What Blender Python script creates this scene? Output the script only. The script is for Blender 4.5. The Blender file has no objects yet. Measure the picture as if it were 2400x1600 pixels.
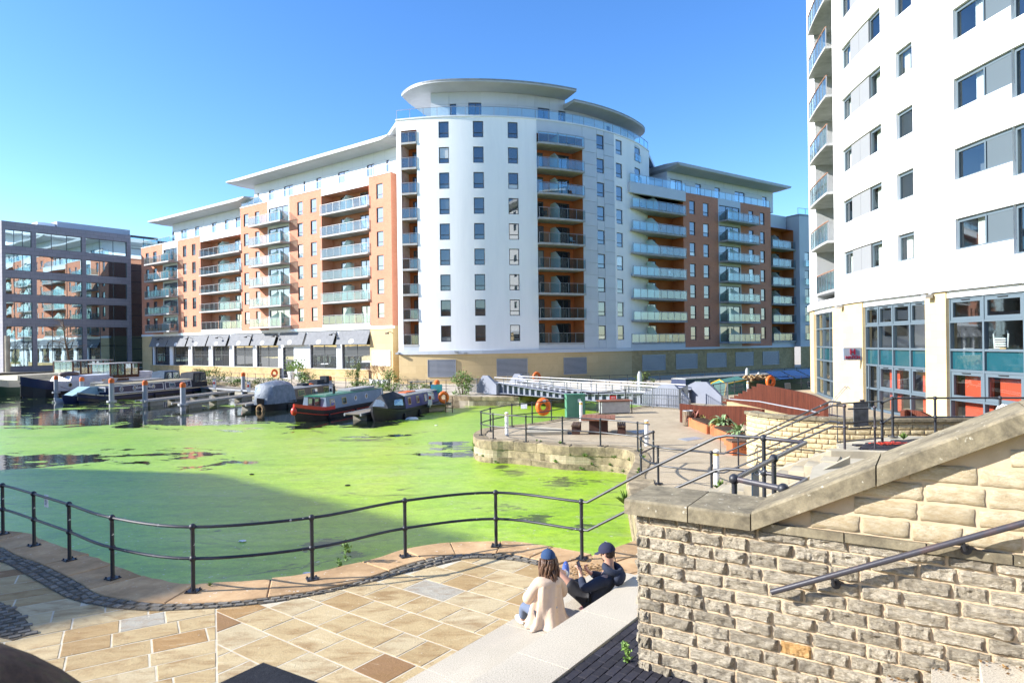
import bpy, bmesh, math, random
from math import sin, cos, pi, radians, sqrt, atan2
from mathutils import Vector, Matrix, noise
random.seed(7)
scene = bpy.context.scene
COL = scene.collection

# ------------------------------------------------------------------ camera, sky, sun, exposure
F_PX, HZ, ROLL, CAM_Z = 1550.0, 803.0, radians(0.7), 4.13
cam_d = bpy.data.cameras.new('camera')
cam_d.sensor_width = 36.0
cam_d.lens = 36.0 * F_PX / 2400.0
cam_d.shift_y = 3.0 / 2400.0
cam_d.clip_start = 0.05
cam_d.clip_end = 6000.0
cam_d.dof.use_dof = True
cam_d.dof.focus_distance = 16.0
cam_d.dof.aperture_fstop = 7.1
cam = bpy.data.objects.new('camera', cam_d)
COL.objects.link(cam)
cam.matrix_world = Matrix.Translation((0, 0, CAM_Z)) @ Matrix.Rotation(radians(90), 4, 'X') @ Matrix.Rotation(-ROLL, 4, 'Z')
scene.camera = cam

SUN_EL = radians(26.0)
SUN_TO = Vector((-1.0, -0.09, 0)).normalized()          # horizontal direction towards the sun
SUN_DIR = Vector((SUN_TO.x * cos(SUN_EL), SUN_TO.y * cos(SUN_EL), sin(SUN_EL)))
world = bpy.data.worlds.new('World')
scene.world = world
world.use_nodes = True
wn = world.node_tree.nodes
bg = wn['Background']
sky = wn.new('ShaderNodeTexSky')
sky.sky_type = 'NISHITA'
sky.sun_disc = False
sky.sun_elevation = SUN_EL
sky.sun_rotation = atan2(SUN_DIR.x, SUN_DIR.y)
sky.altitude = 0.0
sky.air_density = 1.0
sky.dust_density = 0.3
sky.ozone_density = 4.0
hsv = wn.new('ShaderNodeHueSaturation'); hsv.inputs['Saturation'].default_value = 1.2; hsv.inputs['Hue'].default_value = 0.508
world.node_tree.links.new(sky.outputs[0], hsv.inputs['Color']); world.node_tree.links.new(hsv.outputs[0], bg.inputs[0])
bg.inputs[1].default_value = 0.105
sun_d = bpy.data.lights.new('sun', 'SUN')
sun_d.energy = 3.7
sun_d.angle = radians(0.53)
sun_d.color = (1.0, 0.972, 0.93)
sun = bpy.data.objects.new('sun', sun_d)
COL.objects.link(sun)
sun.rotation_euler = SUN_DIR.to_track_quat('Z', 'Y').to_euler()
sun.location = SUN_DIR * 200
scene.view_settings.view_transform = 'Standard'
scene.view_settings.look = 'None'
scene.view_settings.gamma = 1.0
scene.view_settings.exposure = 1.58
scene.view_settings.use_curve_mapping = False
scene.cycles.max_bounces = 7
scene.cycles.diffuse_bounces = 4
scene.cycles.glossy_bounces = 4
scene.cycles.transparent_max_bounces = 10
scene.cycles.transmission_bounces = 4
scene.cycles.caustics_reflective = False
scene.cycles.caustics_refractive = False
scene.cycles.use_denoising = True

# ------------------------------------------------------------------ survey helpers (bearing of a point seen from the terrace -> place on the ground)
def ray(u, v):
    x, y = u - 1200.0, v - HZ
    return (x * cos(ROLL) - y * sin(ROLL)) / F_PX, (x * sin(ROLL) + y * cos(ROLL)) / F_PX
def gp(u, v, z=0.0):
    a, b = ray(u, v)
    Y = (CAM_Z - z) / b
    return Vector((a * Y, Y, z))
def dp(u, v, Y):
    a, b = ray(u, v)
    return Vector((a * Y, Y, CAM_Z - b * Y))

# ------------------------------------------------------------------ mesh helpers
class MB:
    def __init__(s):
        s.v = []; s.f = []; s.uv = []; s.has_uv = False
    def add(s, vs, fs, uvs=None):
        o = len(s.v)
        s.v += [tuple(p) for p in vs]
        for k, f in enumerate(fs):
            s.f.append(tuple(i + o for i in f))
            s.uv.append(uvs[k] if uvs else None)
        if uvs: s.has_uv = True
        return s
    def box(s, c, d, M=None):
        x, y, z = d[0] / 2, d[1] / 2, d[2] / 2
        vs = [Vector((c[0] + i * x, c[1] + j * y, c[2] + k * z)) for k in (-1, 1) for j in (-1, 1) for i in (-1, 1)]
        if M is not None: vs = [M @ p for p in vs]
        return s.add(vs, [(0, 2, 3, 1), (4, 5, 7, 6), (0, 1, 5, 4), (2, 6, 7, 3), (0, 4, 6, 2), (1, 3, 7, 5)])
    def b2(s, a, b, M=None):
        return s.box([(a[i] + b[i]) / 2 for i in range(3)], [abs(b[i] - a[i]) for i in range(3)], M)
    def prism(s, poly, z0, z1, M=None):
        n = len(poly)
        vs = [Vector((p[0], p[1], z0)) for p in poly] + [Vector((p[0], p[1], z1)) for p in poly]
        if M is not None: vs = [M @ p for p in vs]
        fs = [tuple(range(n))[::-1], tuple(range(n, 2 * n))] + [(i, (i + 1) % n, n + (i + 1) % n, n + i) for i in range(n)]
        return s.add(vs, fs)
    def tube(s, pts, r, n=8, closed=False, caps=True):
        pts = [Vector(p) for p in pts]
        m = len(pts)
        rr = r if isinstance(r, (list, tuple)) else [r] * m
        vs = []; up = None
        for i, p in enumerate(pts):
            a = pts[(i - 1) % m] if (i > 0 or closed) else p
            b = pts[(i + 1) % m] if (i < m - 1 or closed) else p
            t = (b - a)
            t = t.normalized() if t.length > 1e-9 else Vector((0, 0, 1))
            if up is None:
                up = Vector((0, 0, 1)) if abs(t.z) < 0.9 else Vector((1, 0, 0))
            x = t.cross(up)
            if x.length < 1e-5: x = t.cross(Vector((0.3, 1, 0.2)))
            x.normalize(); y = x.cross(t).normalized(); up = y
            for k in range(n):
                a_ = 2 * pi * k / n
                vs.append(p + x * (cos(a_) * rr[i]) + y * (sin(a_) * rr[i]))
        fs = []
        for i in range(m if closed else m - 1):
            j = (i + 1) % m
            for k in range(n):
                k2 = (k + 1) % n
                fs.append((i * n + k, i * n + k2, j * n + k2, j * n + k))
        if caps and not closed:
            fs.append(tuple(range(n))[::-1]); fs.append(tuple((m - 1) * n + k for k in range(n)))
        return s.add(vs, fs)
    def ball(s, c, r, seg=10, rings=6, sc=(1, 1, 1), M=None):
        vs = [Vector((0, 0, -1))]
        for i in range(1, rings):
            t = pi * i / rings
            for k in range(seg):
                a = 2 * pi * k / seg
                vs.append(Vector((sin(t) * cos(a), sin(t) * sin(a), -cos(t))))
        vs.append(Vector((0, 0, 1)))
        vs = [Vector((c[0] + p.x * r * sc[0], c[1] + p.y * r * sc[1], c[2] + p.z * r * sc[2])) for p in vs]
        if M is not None: vs = [M @ p for p in vs]
        fs = [(0, 1 + (k + 1) % seg, 1 + k) for k in range(seg)]
        for i in range(rings - 2):
            for k in range(seg):
                a = 1 + i * seg + k; b = 1 + i * seg + (k + 1) % seg
                fs.append((a, b, b + seg, a + seg))
        L = len(vs) - 1; o = 1 + (rings - 2) * seg
        fs += [(L, o + k, o + (k + 1) % seg) for k in range(seg)]
        return s.add(vs, fs)
    def lathe(s, prof, c=(0, 0, 0), n=12, M=None):
        vs = []
        for r, z in prof:
            for k in range(n):
                a = 2 * pi * k / n
                vs.append(Vector((c[0] + r * cos(a), c[1] + r * sin(a), c[2] + z)))
        if M is not None: vs = [M @ p for p in vs]
        m = len(prof)
        fs = [(i * n + k, i * n + (k + 1) % n, (i + 1) * n + (k + 1) % n, (i + 1) * n + k) for i in range(m - 1) for k in range(n)]
        fs.append(tuple(range(n))[::-1]); fs.append(tuple((m - 1) * n + k for k in range(n)))
        return s.add(vs, fs)
    def torus(s, c, R, r, n=20, m=8, M=None, sc=(1, 1, 1)):
        vs = []
        for i in range(n):
            a = 2 * pi * i / n
            for k in range(m):
                b = 2 * pi * k / m
                vs.append(Vector((c[0] + (R + r * cos(b)) * cos(a) * sc[0], c[1] + (R + r * cos(b)) * sin(a) * sc[1], c[2] + r * sin(b) * sc[2])))
        if M is not None: vs = [M @ p for p in vs]
        fs = [(i * m + k, ((i + 1) % n) * m + k, ((i + 1) % n) * m + (k + 1) % m, i * m + (k + 1) % m) for i in range(n) for k in range(m)]
        return s.add(vs, fs)
    def mesh(s, name, recalc=True):
        me = bpy.data.meshes.new(name)
        me.from_pydata(s.v, [], s.f)
        if s.has_uv:
            uvl = me.uv_layers.new(name='UVMap')
            i = 0
            for k, f in enumerate(s.f):
                for j in range(len(f)):
                    uvl.data[i].uv = s.uv[k][j] if s.uv[k] else (0, 0)
                    i += 1
        if recalc:
            bm = bmesh.new(); bm.from_mesh(me)
            bmesh.ops.recalc_face_normals(bm, faces=bm.faces)
            bm.to_mesh(me); bm.free()
        return me

def thing(name, label=None, cat=None, loc=(0, 0, 0), group=None, kind=None):
    o = bpy.data.objects.new(name, None)
    o.empty_display_size = 0.2
    o.location = loc
    COL.objects.link(o)
    return tag(o, label, cat, group, kind)
def tag(o, label=None, cat=None, group=None, kind=None):
    if label: o['label'] = label
    if cat: o['category'] = cat
    if group: o['group'] = group
    if kind: o['kind'] = kind
    return o
def part(name, m, mat, parent=None, M=None, smooth=False, recalc=True):
    me = m.mesh(name, recalc) if isinstance(m, MB) else m
    if smooth and not me.get('sm'):
        me.polygons.foreach_set('use_smooth', [True] * len(me.polygons)); me['sm'] = 1
        if smooth == 'auto':
            me.set_sharp_from_angle(angle=radians(40))
    o = bpy.data.objects.new(name, me)
    if mat is not None and (len(me.materials) == 0):
        me.materials.append(mat)
    elif mat is not None and me.materials[0] != mat:
        o.material_slots[0].link = 'OBJECT'; o.material_slots[0].material = mat
    COL.objects.link(o)
    if parent is not None:
        o.parent = parent
        if parent.type == 'EMPTY':
            o.matrix_parent_inverse = Matrix.Translation(-Vector(parent.location))
    if M is not None: o.matrix_basis = M
    return o
def text_mesh(txt, size, depth=0.004, shear=0.0, spacing=1.0, bold=0.0):
    cu = bpy.data.curves.new('lettering', 'FONT')
    cu.body = txt; cu.size = size; cu.extrude = depth; cu.shear = shear; cu.space_character = spacing
    cu.align_x = 'CENTER'; cu.align_y = 'CENTER'; cu.resolution_u = 3; cu.offset = bold
    o = bpy.data.objects.new('lettering', cu)
    COL.objects.link(o)
    dg = bpy.context.evaluated_depsgraph_get(); dg.update()
    me = bpy.data.meshes.new_from_object(o.evaluated_get(dg))
    bpy.data.objects.remove(o); bpy.data.curves.remove(cu)
    me.name = 'lettering'
    return me

# ------------------------------------------------------------------ materials
def srgb(h):
    h = h.lstrip('#')
    r = []
    for i in (0, 2, 4):
        c = int(h[i:i + 2], 16) / 255
        r.append(c / 12.92 if c <= 0.04045 else ((c + 0.055) / 1.055) ** 2.4)
    return tuple(r) + (1,)
def C(c):
    return srgb(c) if isinstance(c, str) else tuple(c[:3]) + (1,)
class NT:
    def __init__(s, name):
        s.m = bpy.data.materials.new(name); s.m.use_nodes = True
        s.t = s.m.node_tree; s.n = s.t.nodes; s.b = s.n['Principled BSDF']; s.out = s.n['Material Output']
    def node(s, t, **k):
        x = s.n.new(t)
        for a, b in k.items():
            if a.startswith('i_'): x.inputs[a[2:].replace('_', ' ')].default_value = b
            else: setattr(x, a, b)
        return x
    def l(s, a, b): s.t.links.new(a, b)
    def mix(s, f, a, b, mode='MIX'):
        x = s.n.new('ShaderNodeMix'); x.data_type = 'RGBA'; x.blend_type = mode
        for v, i in ((f, 0), (a, 6), (b, 7)):
            if hasattr(v, 'is_output'): s.l(v, x.inputs[i])
            else: x.inputs[i].default_value = v
        return x.outputs[2]
    def math(s, op, a, b=0.0, c=0.0, clamp=False):
        x = s.n.new('ShaderNodeMath'); x.operation = op; x.use_clamp = clamp
        for i, v in enumerate((a, b, c)):
            if hasattr(v, 'is_output'): s.l(v, x.inputs[i])
            else: x.inputs[i].default_value = v
        return x.outputs[0]
    def ramp(s, f, stops, interp='LINEAR'):
        x = s.n.new('ShaderNodeValToRGB'); x.color_ramp.interpolation = interp
        e = x.color_ramp.elements
        while len(e) < len(stops): e.new(0.5)
        for i, (p, c) in enumerate(stops):
            e[i].position = p; e[i].color = C(c)
        s.l(f, x.inputs[0])
        return x.outputs[0]
    def coords(s, which='Object'):
        return s.node('ShaderNodeTexCoord').outputs[which]
    def noise(s, vec, scale, detail=4, rough=0.6, dist=0.0, dim='3D', w=None):
        x = s.n.new('ShaderNodeTexNoise'); x.noise_dimensions = '4D' if w is not None else dim
        x.inputs['Scale'].default_value = scale; x.inputs['Detail'].default_value = detail
        x.inputs['Roughness'].default_value = rough; x.inputs['Distortion'].default_value = dist
        if vec is not None: s.l(vec, x.inputs['Vector'])
        if w is not None: s.l(w, x.inputs['W'])
        return x.outputs[0]
    def rnd(s):
        return s.node('ShaderNodeObjectInfo').outputs['Random']
    def bump(s, h, strength=0.3, dist=0.02, normal=None):
        x = s.n.new('ShaderNodeBump'); x.inputs['Strength'].default_value = strength; x.inputs['Distance'].default_value = dist
        s.l(h, x.inputs['Height'])
        if normal is not None: s.l(normal, x.inputs['Normal'])
        s.l(x.outputs[0], s.b.inputs['Normal'])
        return x.outputs[0]
    def set(s, col=None, rough=None, metal=None, spec=None):
        for v, k in ((col, 'Base Color'), (rough, 'Roughness'), (metal, 'Metallic'), (spec, 'Specular IOR Level')):
            if v is None: continue
            if hasattr(v, 'is_output'): s.l(v, s.b.inputs[k])
            else: s.b.inputs[k].default_value = v
        return s
def mat(name, col, col2=None, scale=3.0, rough=0.75, bump=0.0, bscale=30.0, bdist=0.01, rnd=0.0, metal=0.0, spec=0.4, detail=5, contrast=(0.35, 0.68), streak=False, rrough=0.0):
    t = NT(name)
    co = t.coords()
    w = t.rnd() if rnd else None
    wv = t.math('MULTIPLY', w, 37.0) if rnd else None
    c = C(col)
    if col2 is not None:
        vec = co
        if streak:
            mp = t.node('ShaderNodeMapping'); mp.inputs['Scale'].default_value = (1, 1, 0.12); t.l(co, mp.inputs['Vector']); vec = mp.outputs[0]
        n = t.noise(vec, scale, detail, 0.65, 0.3, w=wv)
        out = t.ramp(n, [(contrast[0], col), (contrast[1], col2)])
    else:
        out = t.node('ShaderNodeRGB').outputs[0]; out.default_value = c
    if rnd:
        v = t.math('MULTIPLY_ADD', w, 2 * rnd, 1 - rnd)
        comb = t.node('ShaderNodeCombineColor')
        for i in range(3): t.l(v, comb.inputs[i])
        out = t.mix(1.0, out, comb.outputs[0], 'MULTIPLY')
    t.set(out, rough, metal, spec)
    if rrough:
        nr = t.noise(co, scale * 3, 4)
        t.set(rough=t.math('MULTIPLY_ADD', nr, 2 * rrough, rough - rrough))
    if bump:
        nb = t.noise(co, bscale, 6, 0.7, w=wv)
        t.bump(nb, bump, bdist)
    return t.m

def schlick(t, refl):
    lw = t.node('ShaderNodeLayerWeight'); lw.inputs[0].default_value = 0.5
    f = t.math('POWER', lw.outputs['Facing'], 5.0)
    return t.math('MULTIPLY_ADD', f, 0.96 - refl, refl + 0.04, clamp=True)
def glass_opaque(name, tint='#0b1a26', refl=0.30, curtains=True, lit='#c9c4b4', gc=(0.9, 0.95, 1.0, 1)):
    t = NT(name)
    r = t.rnd()
    if curtains:
        base = t.ramp(r, [(0.0, tint), (0.70, tint), (0.71, '#2b363b'), (0.86, '#465050'), (0.92, lit), (0.97, '#7d878a')], 'CONSTANT')
    else:
        base = t.node('ShaderNodeRGB').outputs[0]; base.default_value = C(tint)
    t.set(base, 0.5, 0, 0.3)
    co = t.coords()
    nb = t.noise(co, 0.55, 2, 0.5, w=t.math('MULTIPLY', r, 20.0))
    bp = t.node('ShaderNodeBump'); bp.inputs['Strength'].default_value = 0.05; bp.inputs['Distance'].default_value = 0.05
    t.l(nb, bp.inputs['Height'])
    gl = t.node('ShaderNodeBsdfGlossy'); gl.inputs['Roughness'].default_value = 0.015; gl.inputs['Color'].default_value = gc
    t.l(bp.outputs[0], gl.inputs['Normal'])
    f = schlick(t, refl)
    ms = t.node('ShaderNodeMixShader'); t.l(f, ms.inputs[0]); t.l(t.b.outputs[0], ms.inputs[1]); t.l(gl.outputs[0], ms.inputs[2])
    t.l(ms.outputs[0], t.out.inputs[0])
    return t.m
def glass_clear(name, tint=(0.82, 0.93, 0.92), refl=0.10, milk=0.0):
    t = NT(name)
    tr = t.node('ShaderNodeBsdfTransparent'); tr.inputs[0].default_value = tuple(tint) + (1,)
    gl = t.node('ShaderNodeBsdfGlossy'); gl.inputs['Roughness'].default_value = 0.02; gl.inputs['Color'].default_value = (0.9, 0.97, 1.0, 1)
    f = schlick(t, refl)
    ms = t.node('ShaderNodeMixShader'); t.l(f, ms.inputs[0]); t.l(tr.outputs[0], ms.inputs[1]); t.l(gl.outputs[0], ms.inputs[2])
    sh = ms.outputs[0]
    if milk:
        t.set((0.72, 0.86, 0.84, 1), 0.6)
        m2 = t.node('ShaderNodeMixShader'); m2.inputs[0].default_value = milk
        t.l(sh, m2.inputs[1]); t.l(t.b.outputs[0], m2.inputs[2]); sh = m2.outputs[0]
    t.l(sh, t.out.inputs[0])
    return t.m
def brick_mat(name, c1, c2, mortar, bw=0.225, rh=0.075, ms=0.010, bump=0.25, vary=0.25, rough=0.85, squash=1.0, stain=None):
    t = NT(name)
    uv = t.coords('UV')
    br = t.node('ShaderNodeTexBrick')
    br.offset = 0.5
    br.inputs['Color1'].default_value = C(c1); br.inputs['Color2'].default_value = C(c2); br.inputs['Mortar'].default_value = C(mortar)
    br.inputs['Scale'].default_value = 1.0; br.inputs['Mortar Size'].default_value = ms
    br.inputs['Brick Width'].default_value = bw; br.inputs['Row Height'].default_value = rh; br.inputs['Mortar Smooth'].default_value = 0.1
    t.l(uv, br.inputs['Vector'])
    n = t.noise(uv, 0.35, 5, 0.6)
    dark = t.ramp(n, [(0.3, (1 - vary,) * 3), (0.7, (1 + vary * 0.4,) * 3)])
    c = t.mix(1.0, br.outputs[0], dark, 'MULTIPLY')
    if stain:
        n2 = t.noise(uv, 1.3, 6, 0.7, 0.5)
        c = t.mix(t.math('MULTIPLY', t.ramp(n2, [(0.52, (0, 0, 0)), (0.7, (1, 1, 1))]), 0.6), c, C(stain))
    t.set(c, rough, 0, 0.25)
    if bump: t.bump(t.math('SUBTRACT', 1.0, br.outputs[1]), bump, 0.01)
    return t.m

M = {}
M['brick'] = brick_mat('brick_facade', '#c57658', '#d08668', '#cba089', vary=0.10)
M['render'] = mat('white_render', (0.90, 0.89, 0.87), (0.80, 0.80, 0.79), 0.9, 0.85, contrast=(0.45, 0.85), streak=True)
M['cladding'] = mat('grey_cladding', (0.55, 0.58, 0.61), (0.50, 0.53, 0.57), 0.4, 0.45, spec=0.5, rnd=0.05)
M['white_panel'] = mat('white_panel', (0.72, 0.74, 0.76), None, rough=0.5, rnd=0.04)
M['fascia'] = mat('grey_fascia', (0.52, 0.55, 0.58), None, rough=0.45)
M['roof_edge'] = mat('roof_edge_metal', (0.55, 0.56, 0.56), (0.42, 0.43, 0.43), 0.6, rough=0.5, streak=True)
M['roof_edge2'] = mat('pale_roof_metal', (0.47, 0.48, 0.49), (0.41, 0.42, 0.43), 0.6, rough=0.5)
M['soffit'] = mat('roof_soffit', (0.50, 0.52, 0.54), None, rough=0.6)
M['terracotta'] = mat('terracotta_cladding', '#bd7348', '#b3683e', 1.2, 0.8)
M['sandstone'] = brick_mat('sandstone_ashlar', '#cfb78a', '#c9b083', '#b89f73', bw=1.9, rh=0.85, ms=0.008, bump=0.15, vary=0.10, stain='#bda57c')
M['sandstone_small'] = brick_mat('sandstone_coursed', '#c6ae82', '#b89d6e', '#a08a62', bw=0.42, rh=0.16, ms=0.012, bump=0.5, vary=0.25, stain='#7c6a49')
M['cream_stone'] = brick_mat('cream_ashlar', '#d2bc92', '#cbb488', '#c0a67a', bw=0.75, rh=0.34, ms=0.004, bump=0.1, vary=0.06)
M['frame'] = mat('dark_window_frame', (0.055, 0.06, 0.065), None, rough=0.4)
M['frame_grey'] = mat('blue_grey_window_frame', (0.105, 0.14, 0.165), None, rough=0.4)
M['glass'] = glass_opaque('window_glass', '#0b1a26', 0.24)
M['glass_t'] = glass_opaque('tower_window_glass', '#0a1420', 0.14)
M['glass_office'] = glass_opaque('office_mirror_glass', '#07202b', 0.60, False, gc=(0.72, 0.93, 1.0, 1))
M['glass_teal'] = glass_opaque('teal_spandrel_glass', '#0d4a54', 0.10, False)
M['bal_glass'] = glass_clear('balcony_glass', (0.78, 0.89, 0.91), 0.05, 0.01)
M['rail_glass'] = glass_clear('roof_rail_glass', (0.86, 0.95, 0.96), 0.06, 0.0)
M['screen'] = glass_clear('frosted_screen', (0.75, 0.9, 0.88), 0.06, 0.55)
M['clear'] = glass_clear('clear_window_glass', (0.86, 0.93, 0.93), 0.13)
M['balcony'] = mat('balcony_slab', (0.44, 0.44, 0.43), (0.30, 0.30, 0.29), 1.5, 0.7, bump=0.1)
M['bal_metal'] = mat('balcony_metal', (0.30, 0.31, 0.32), None, rough=0.4, metal=0.6)
M['copper_rail'] = mat('timber_handrail', (0.34, 0.17, 0.10), None, rough=0.5)
M['dark'] = mat('dark_interior', (0.02, 0.022, 0.025), None, rough=0.9)
M['fascia_dark'] = mat('dark_roof_fascia', (0.20, 0.21, 0.22), (0.30, 0.31, 0.31), 1.5, 0.5, streak=True)
M['louvre'] = mat('louvre_metal', (0.35, 0.37, 0.41), None, rough=0.45, metal=0.3)
M['office_stone'] = brick_mat('office_stone_cladding', '#8f8d92', '#979599', '#69676c', bw=1.25, rh=0.62, ms=0.012, bump=0.2, vary=0.06)
M['awning'] = mat('awning_canvas', (0.20, 0.205, 0.215), (0.15, 0.155, 0.165), 2.0, 0.8)
M['concrete'] = mat('weathered_concrete', '#8f8674', '#b8ac92', 1.4, 0.9, bump=0.35, bscale=25, contrast=(0.3, 0.7))
M['concrete_pale'] = mat('pale_concrete', '#b7ad97', '#98907e', 0.8, 0.9, bump=0.25, bscale=30)
t = NT('black_iron_paint'); co = t.coords()
c = t.ramp(t.noise(co, 9, 5, 0.6), [(0.35, (0.030, 0.032, 0.040)), (0.68, (0.018, 0.019, 0.022))])
c = t.mix(t.ramp(t.noise(co, 11, 3, 0.6), [(0.69, (0, 0, 0)), (0.70, (1, 1, 1))]), c, (0.5, 0.5, 0.48, 1))
c = t.mix(t.ramp(t.noise(co, 6, 5, 0.7), [(0.63, (0, 0, 0)), (0.72, (0.7, 0.7, 0.7))]), c, (0.09, 0.045, 0.03, 1))
t.set(c, 0.45, 0, 0.4); t.bump(t.noise(co, 40, 5, 0.7), 0.15, 0.003)
M['black_iron'] = t.m
M['worn_iron'] = mat('worn_iron_paint', (0.045, 0.042, 0.05), (0.10, 0.06, 0.055), 6, 0.38, bump=0.25, bscale=40, bdist=0.004, contrast=(0.5, 0.75))
M['grey_steel'] = mat('grey_painted_steel', (0.21, 0.225, 0.27), (0.18, 0.195, 0.235), 0.8, 0.45, rrough=0.1)
M['galv'] = mat('galvanised_steel', (0.42, 0.43, 0.44), (0.34, 0.35, 0.36), 4, 0.45, metal=0.4)
M['fence_grey'] = mat('dark_grey_fence_paint', (0.10, 0.11, 0.12), None, rough=0.5)
M['steel_bright'] = mat('stainless_rail', (0.72, 0.70, 0.66), None, rough=0.3, metal=0.5)
M['white_paint'] = mat('white_paint', (0.74, 0.74, 0.73), (0.60, 0.60, 0.58), 3, 0.5)
M['orange'] = mat('orange_plastic', (0.78, 0.16, 0.025), (0.62, 0.12, 0.02), 4, 0.45)
M['corten'] = mat('weathering_steel', '#a05a38', '#b56d44', 1.6, 0.85, bump=0.15, bscale=40, rnd=0.16)
M['corten_dark'] = mat('weathering_steel_slat', '#5c2e20', '#733b26', 2.0, 0.85, rnd=0.18)
M['timber'] = mat('dark_timber', '#4b3a2e', '#6a5443', 3.0, 0.85, bump=0.2, bscale=30, rnd=0.15)
M['timber_red'] = mat('reddish_timber', '#8a5a43', '#6f4a3b', 3.0, 0.8, bump=0.2, rnd=0.1)
M['black'] = mat('black_matt', (0.012, 0.012, 0.014), None, rough=0.6)
M['leaf'] = mat('leaf_green', (0.075, 0.16, 0.03), (0.16, 0.25, 0.05), 2.5, 0.6, rnd=0.25)
M['leaf_dry'] = mat('dry_twig', '#9a7350', '#6d4e36', 4, 0.85, rnd=0.2)
M['bark'] = mat('bark', '#6e5a47', '#4b3d31', 6, 0.9, bump=0.3)
# ================================================================== path helpers
def catmull(pts, n=6, closed=False):
    P = [Vector(p) for p in pts]; out = []
    m = len(P)
    rng = range(m if closed else m - 1)
    for i in rng:
        p0 = P[(i - 1) % m] if (i > 0 or closed) else P[i] * 2 - P[i + 1]
        p1 = P[i]; p2 = P[(i + 1) % m]
        p3 = P[(i + 2) % m] if (i + 2 < m or closed) else p2 * 2 - p1
        for k in range(n):
            t = k / n
            out.append(0.5 * ((2 * p1) + (p2 - p0) * t + (2 * p0 - 5 * p1 + 4 * p2 - p3) * t * t + (3 * p1 - p0 - 3 * p2 + p3) * t ** 3))
    if not closed: out.append(P[-1])
    return out
class Path2:
    def __init__(s, pts):
        s.p = [Vector((q[0], q[1])) for q in pts]
        s.d = [0.0]
        for a, b in zip(s.p, s.p[1:]): s.d.append(s.d[-1] + (b - a).length)
        s.L = s.d[-1]
    def at(s, t):
        t = max(0.0, min(s.L, t))
        for i in range(len(s.p) - 1):
            if t <= s.d[i + 1] + 1e-9:
                a, b = s.p[i], s.p[i + 1]
                k = (t - s.d[i]) / max(1e-9, s.d[i + 1] - s.d[i])
                return a.lerp(b, k)
        return s.p[-1].copy()
    def dirn(s, t):
        a = s.at(t - 0.15); b = s.at(t + 0.15)
        return (b - a).normalized()
    def nrm(s, t):
        d = s.dirn(t); return Vector((-d.y, d.x))
    def near(s, q):
        best = (1e9, 0)
        for i in range(len(s.p) - 1):
            a, b = s.p[i], s.p[i + 1]; ab = b - a
            k = max(0, min(1, (q - a).dot(ab) / max(1e-9, ab.length_squared)))
            d = (a + ab * k - q).length
            if d < best[0]: best = (d, s.d[i] + k * ab.length)
        return best
def clip_half(poly, p, n):
    out = []
    m = len(poly)
    for i in range(m):
        a, b = poly[i], poly[(i + 1) % m]
        da, db = (a - p).dot(n), (b - p).dot(n)
        if da >= 0: out.append(a)
        if da * db < 0: out.append(a + (b - a) * (da / (da - db)))
    return out
def bevel_slab(poly, z0, z1, b=0.006, jit=0.0):
    """a stone slab: polygon prism with a chamfered top edge"""
    c = sum(poly, Vector((0, 0))) / len(poly)
    mb = MB(); n = len(poly)
    ins = []
    for p in poly:
        d = (c - p); L = d.length
        ins.append(p + d * min(0.45, b * 1.6 / max(L, 1e-6)))
    j = [random.uniform(-jit, jit) for _ in poly]
    vs = [(p.x, p.y, z0) for p in poly] + [(p.x, p.y, z1 - b) for p in poly] + [(p.x, p.y, z1 + j[i]) for i, p in enumerate(ins)]
    fs = [tuple(range(2 * n, 3 * n))]
    for i in range(n):
        k = (i + 1) % n
        fs += [(i, k, n + k, n + i), (n + i, n + k, 2 * n + k, 2 * n + i)]
    mb.add(vs, fs)
    return mb

# ================================================================== ground and water
Z_W = -1.05
me = MB().add([(-3000, -3000, -2.2), (3000, -3000, -2.2), (3000, 3000, -2.2), (-3000, 3000, -2.2)], [(0, 1, 2, 3)])
tag(part('ground', me, mat('dock_bed', '#3a3a30', '#4a463a', 0.2, 0.95)), kind='structure')

t = NT('duckweed_water')
co = t.coords()
sx = t.node('ShaderNodeSeparateXYZ'); t.l(co, sx.inputs[0]); X_, Y_ = sx.outputs[0], sx.outputs[1]
mp = t.node('ShaderNodeMapping'); mp.inputs['Scale'].default_value = (0.55, 1.0, 1.0); t.l(co, mp.inputs['Vector'])
n1 = t.noise(mp.outputs[0], 0.22, 9, 0.62, 1.2)
n2 = t.noise(mp.outputs[0], 0.9, 7, 0.65, 0.6)
def patch(cx, cy, rx, ry):
    a = t.math('POWER', t.math('ABSOLUTE', t.math('DIVIDE', t.math('SUBTRACT', X_, cx), rx)), 2)
    b = t.math('POWER', t.math('ABSOLUTE', t.math('DIVIDE', t.math('SUBTRACT', Y_, cy), ry)), 2)
    return t.math('SUBTRACT', 1.0, t.math('SQRT', t.math('ADD', a, b)))
far = t.math('DIVIDE', t.math('SUBTRACT', Y_, 41.5), 3.5)
chan = t.math('MULTIPLY', t.math('ADD', X_, 8.2), 0.8)
chan = t.math('MAXIMUM', chan, -6.0)
chan = t.math('MAXIMUM', chan, 0.0)
far = t.math('SUBTRACT', far, chan)
far = t.math('MINIMUM', far, 1.3)
o = t.math('MAXIMUM', far, patch(-24.5, 30.8, 9.0, 2.6))
o = t.math('MAXIMUM', o, patch(-3.3, 33.0, 1.9, 1.9))
o = t.math('MAXIMUM', o, patch(-6.5, 37.5, 3.0, 0.8))
nn = t.math('ADD', t.math('MULTIPLY', t.math('SUBTRACT', n1, 0.5), 7.0), t.math('MULTIPLY', t.math('SUBTRACT', n2, 0.5), 4.5))
o = t.math('ADD', o, nn)
open_ = t.math('MULTIPLY_ADD', t.math('SUBTRACT', o, 0.35), 9.0, 0.0, clamp=True)
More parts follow.
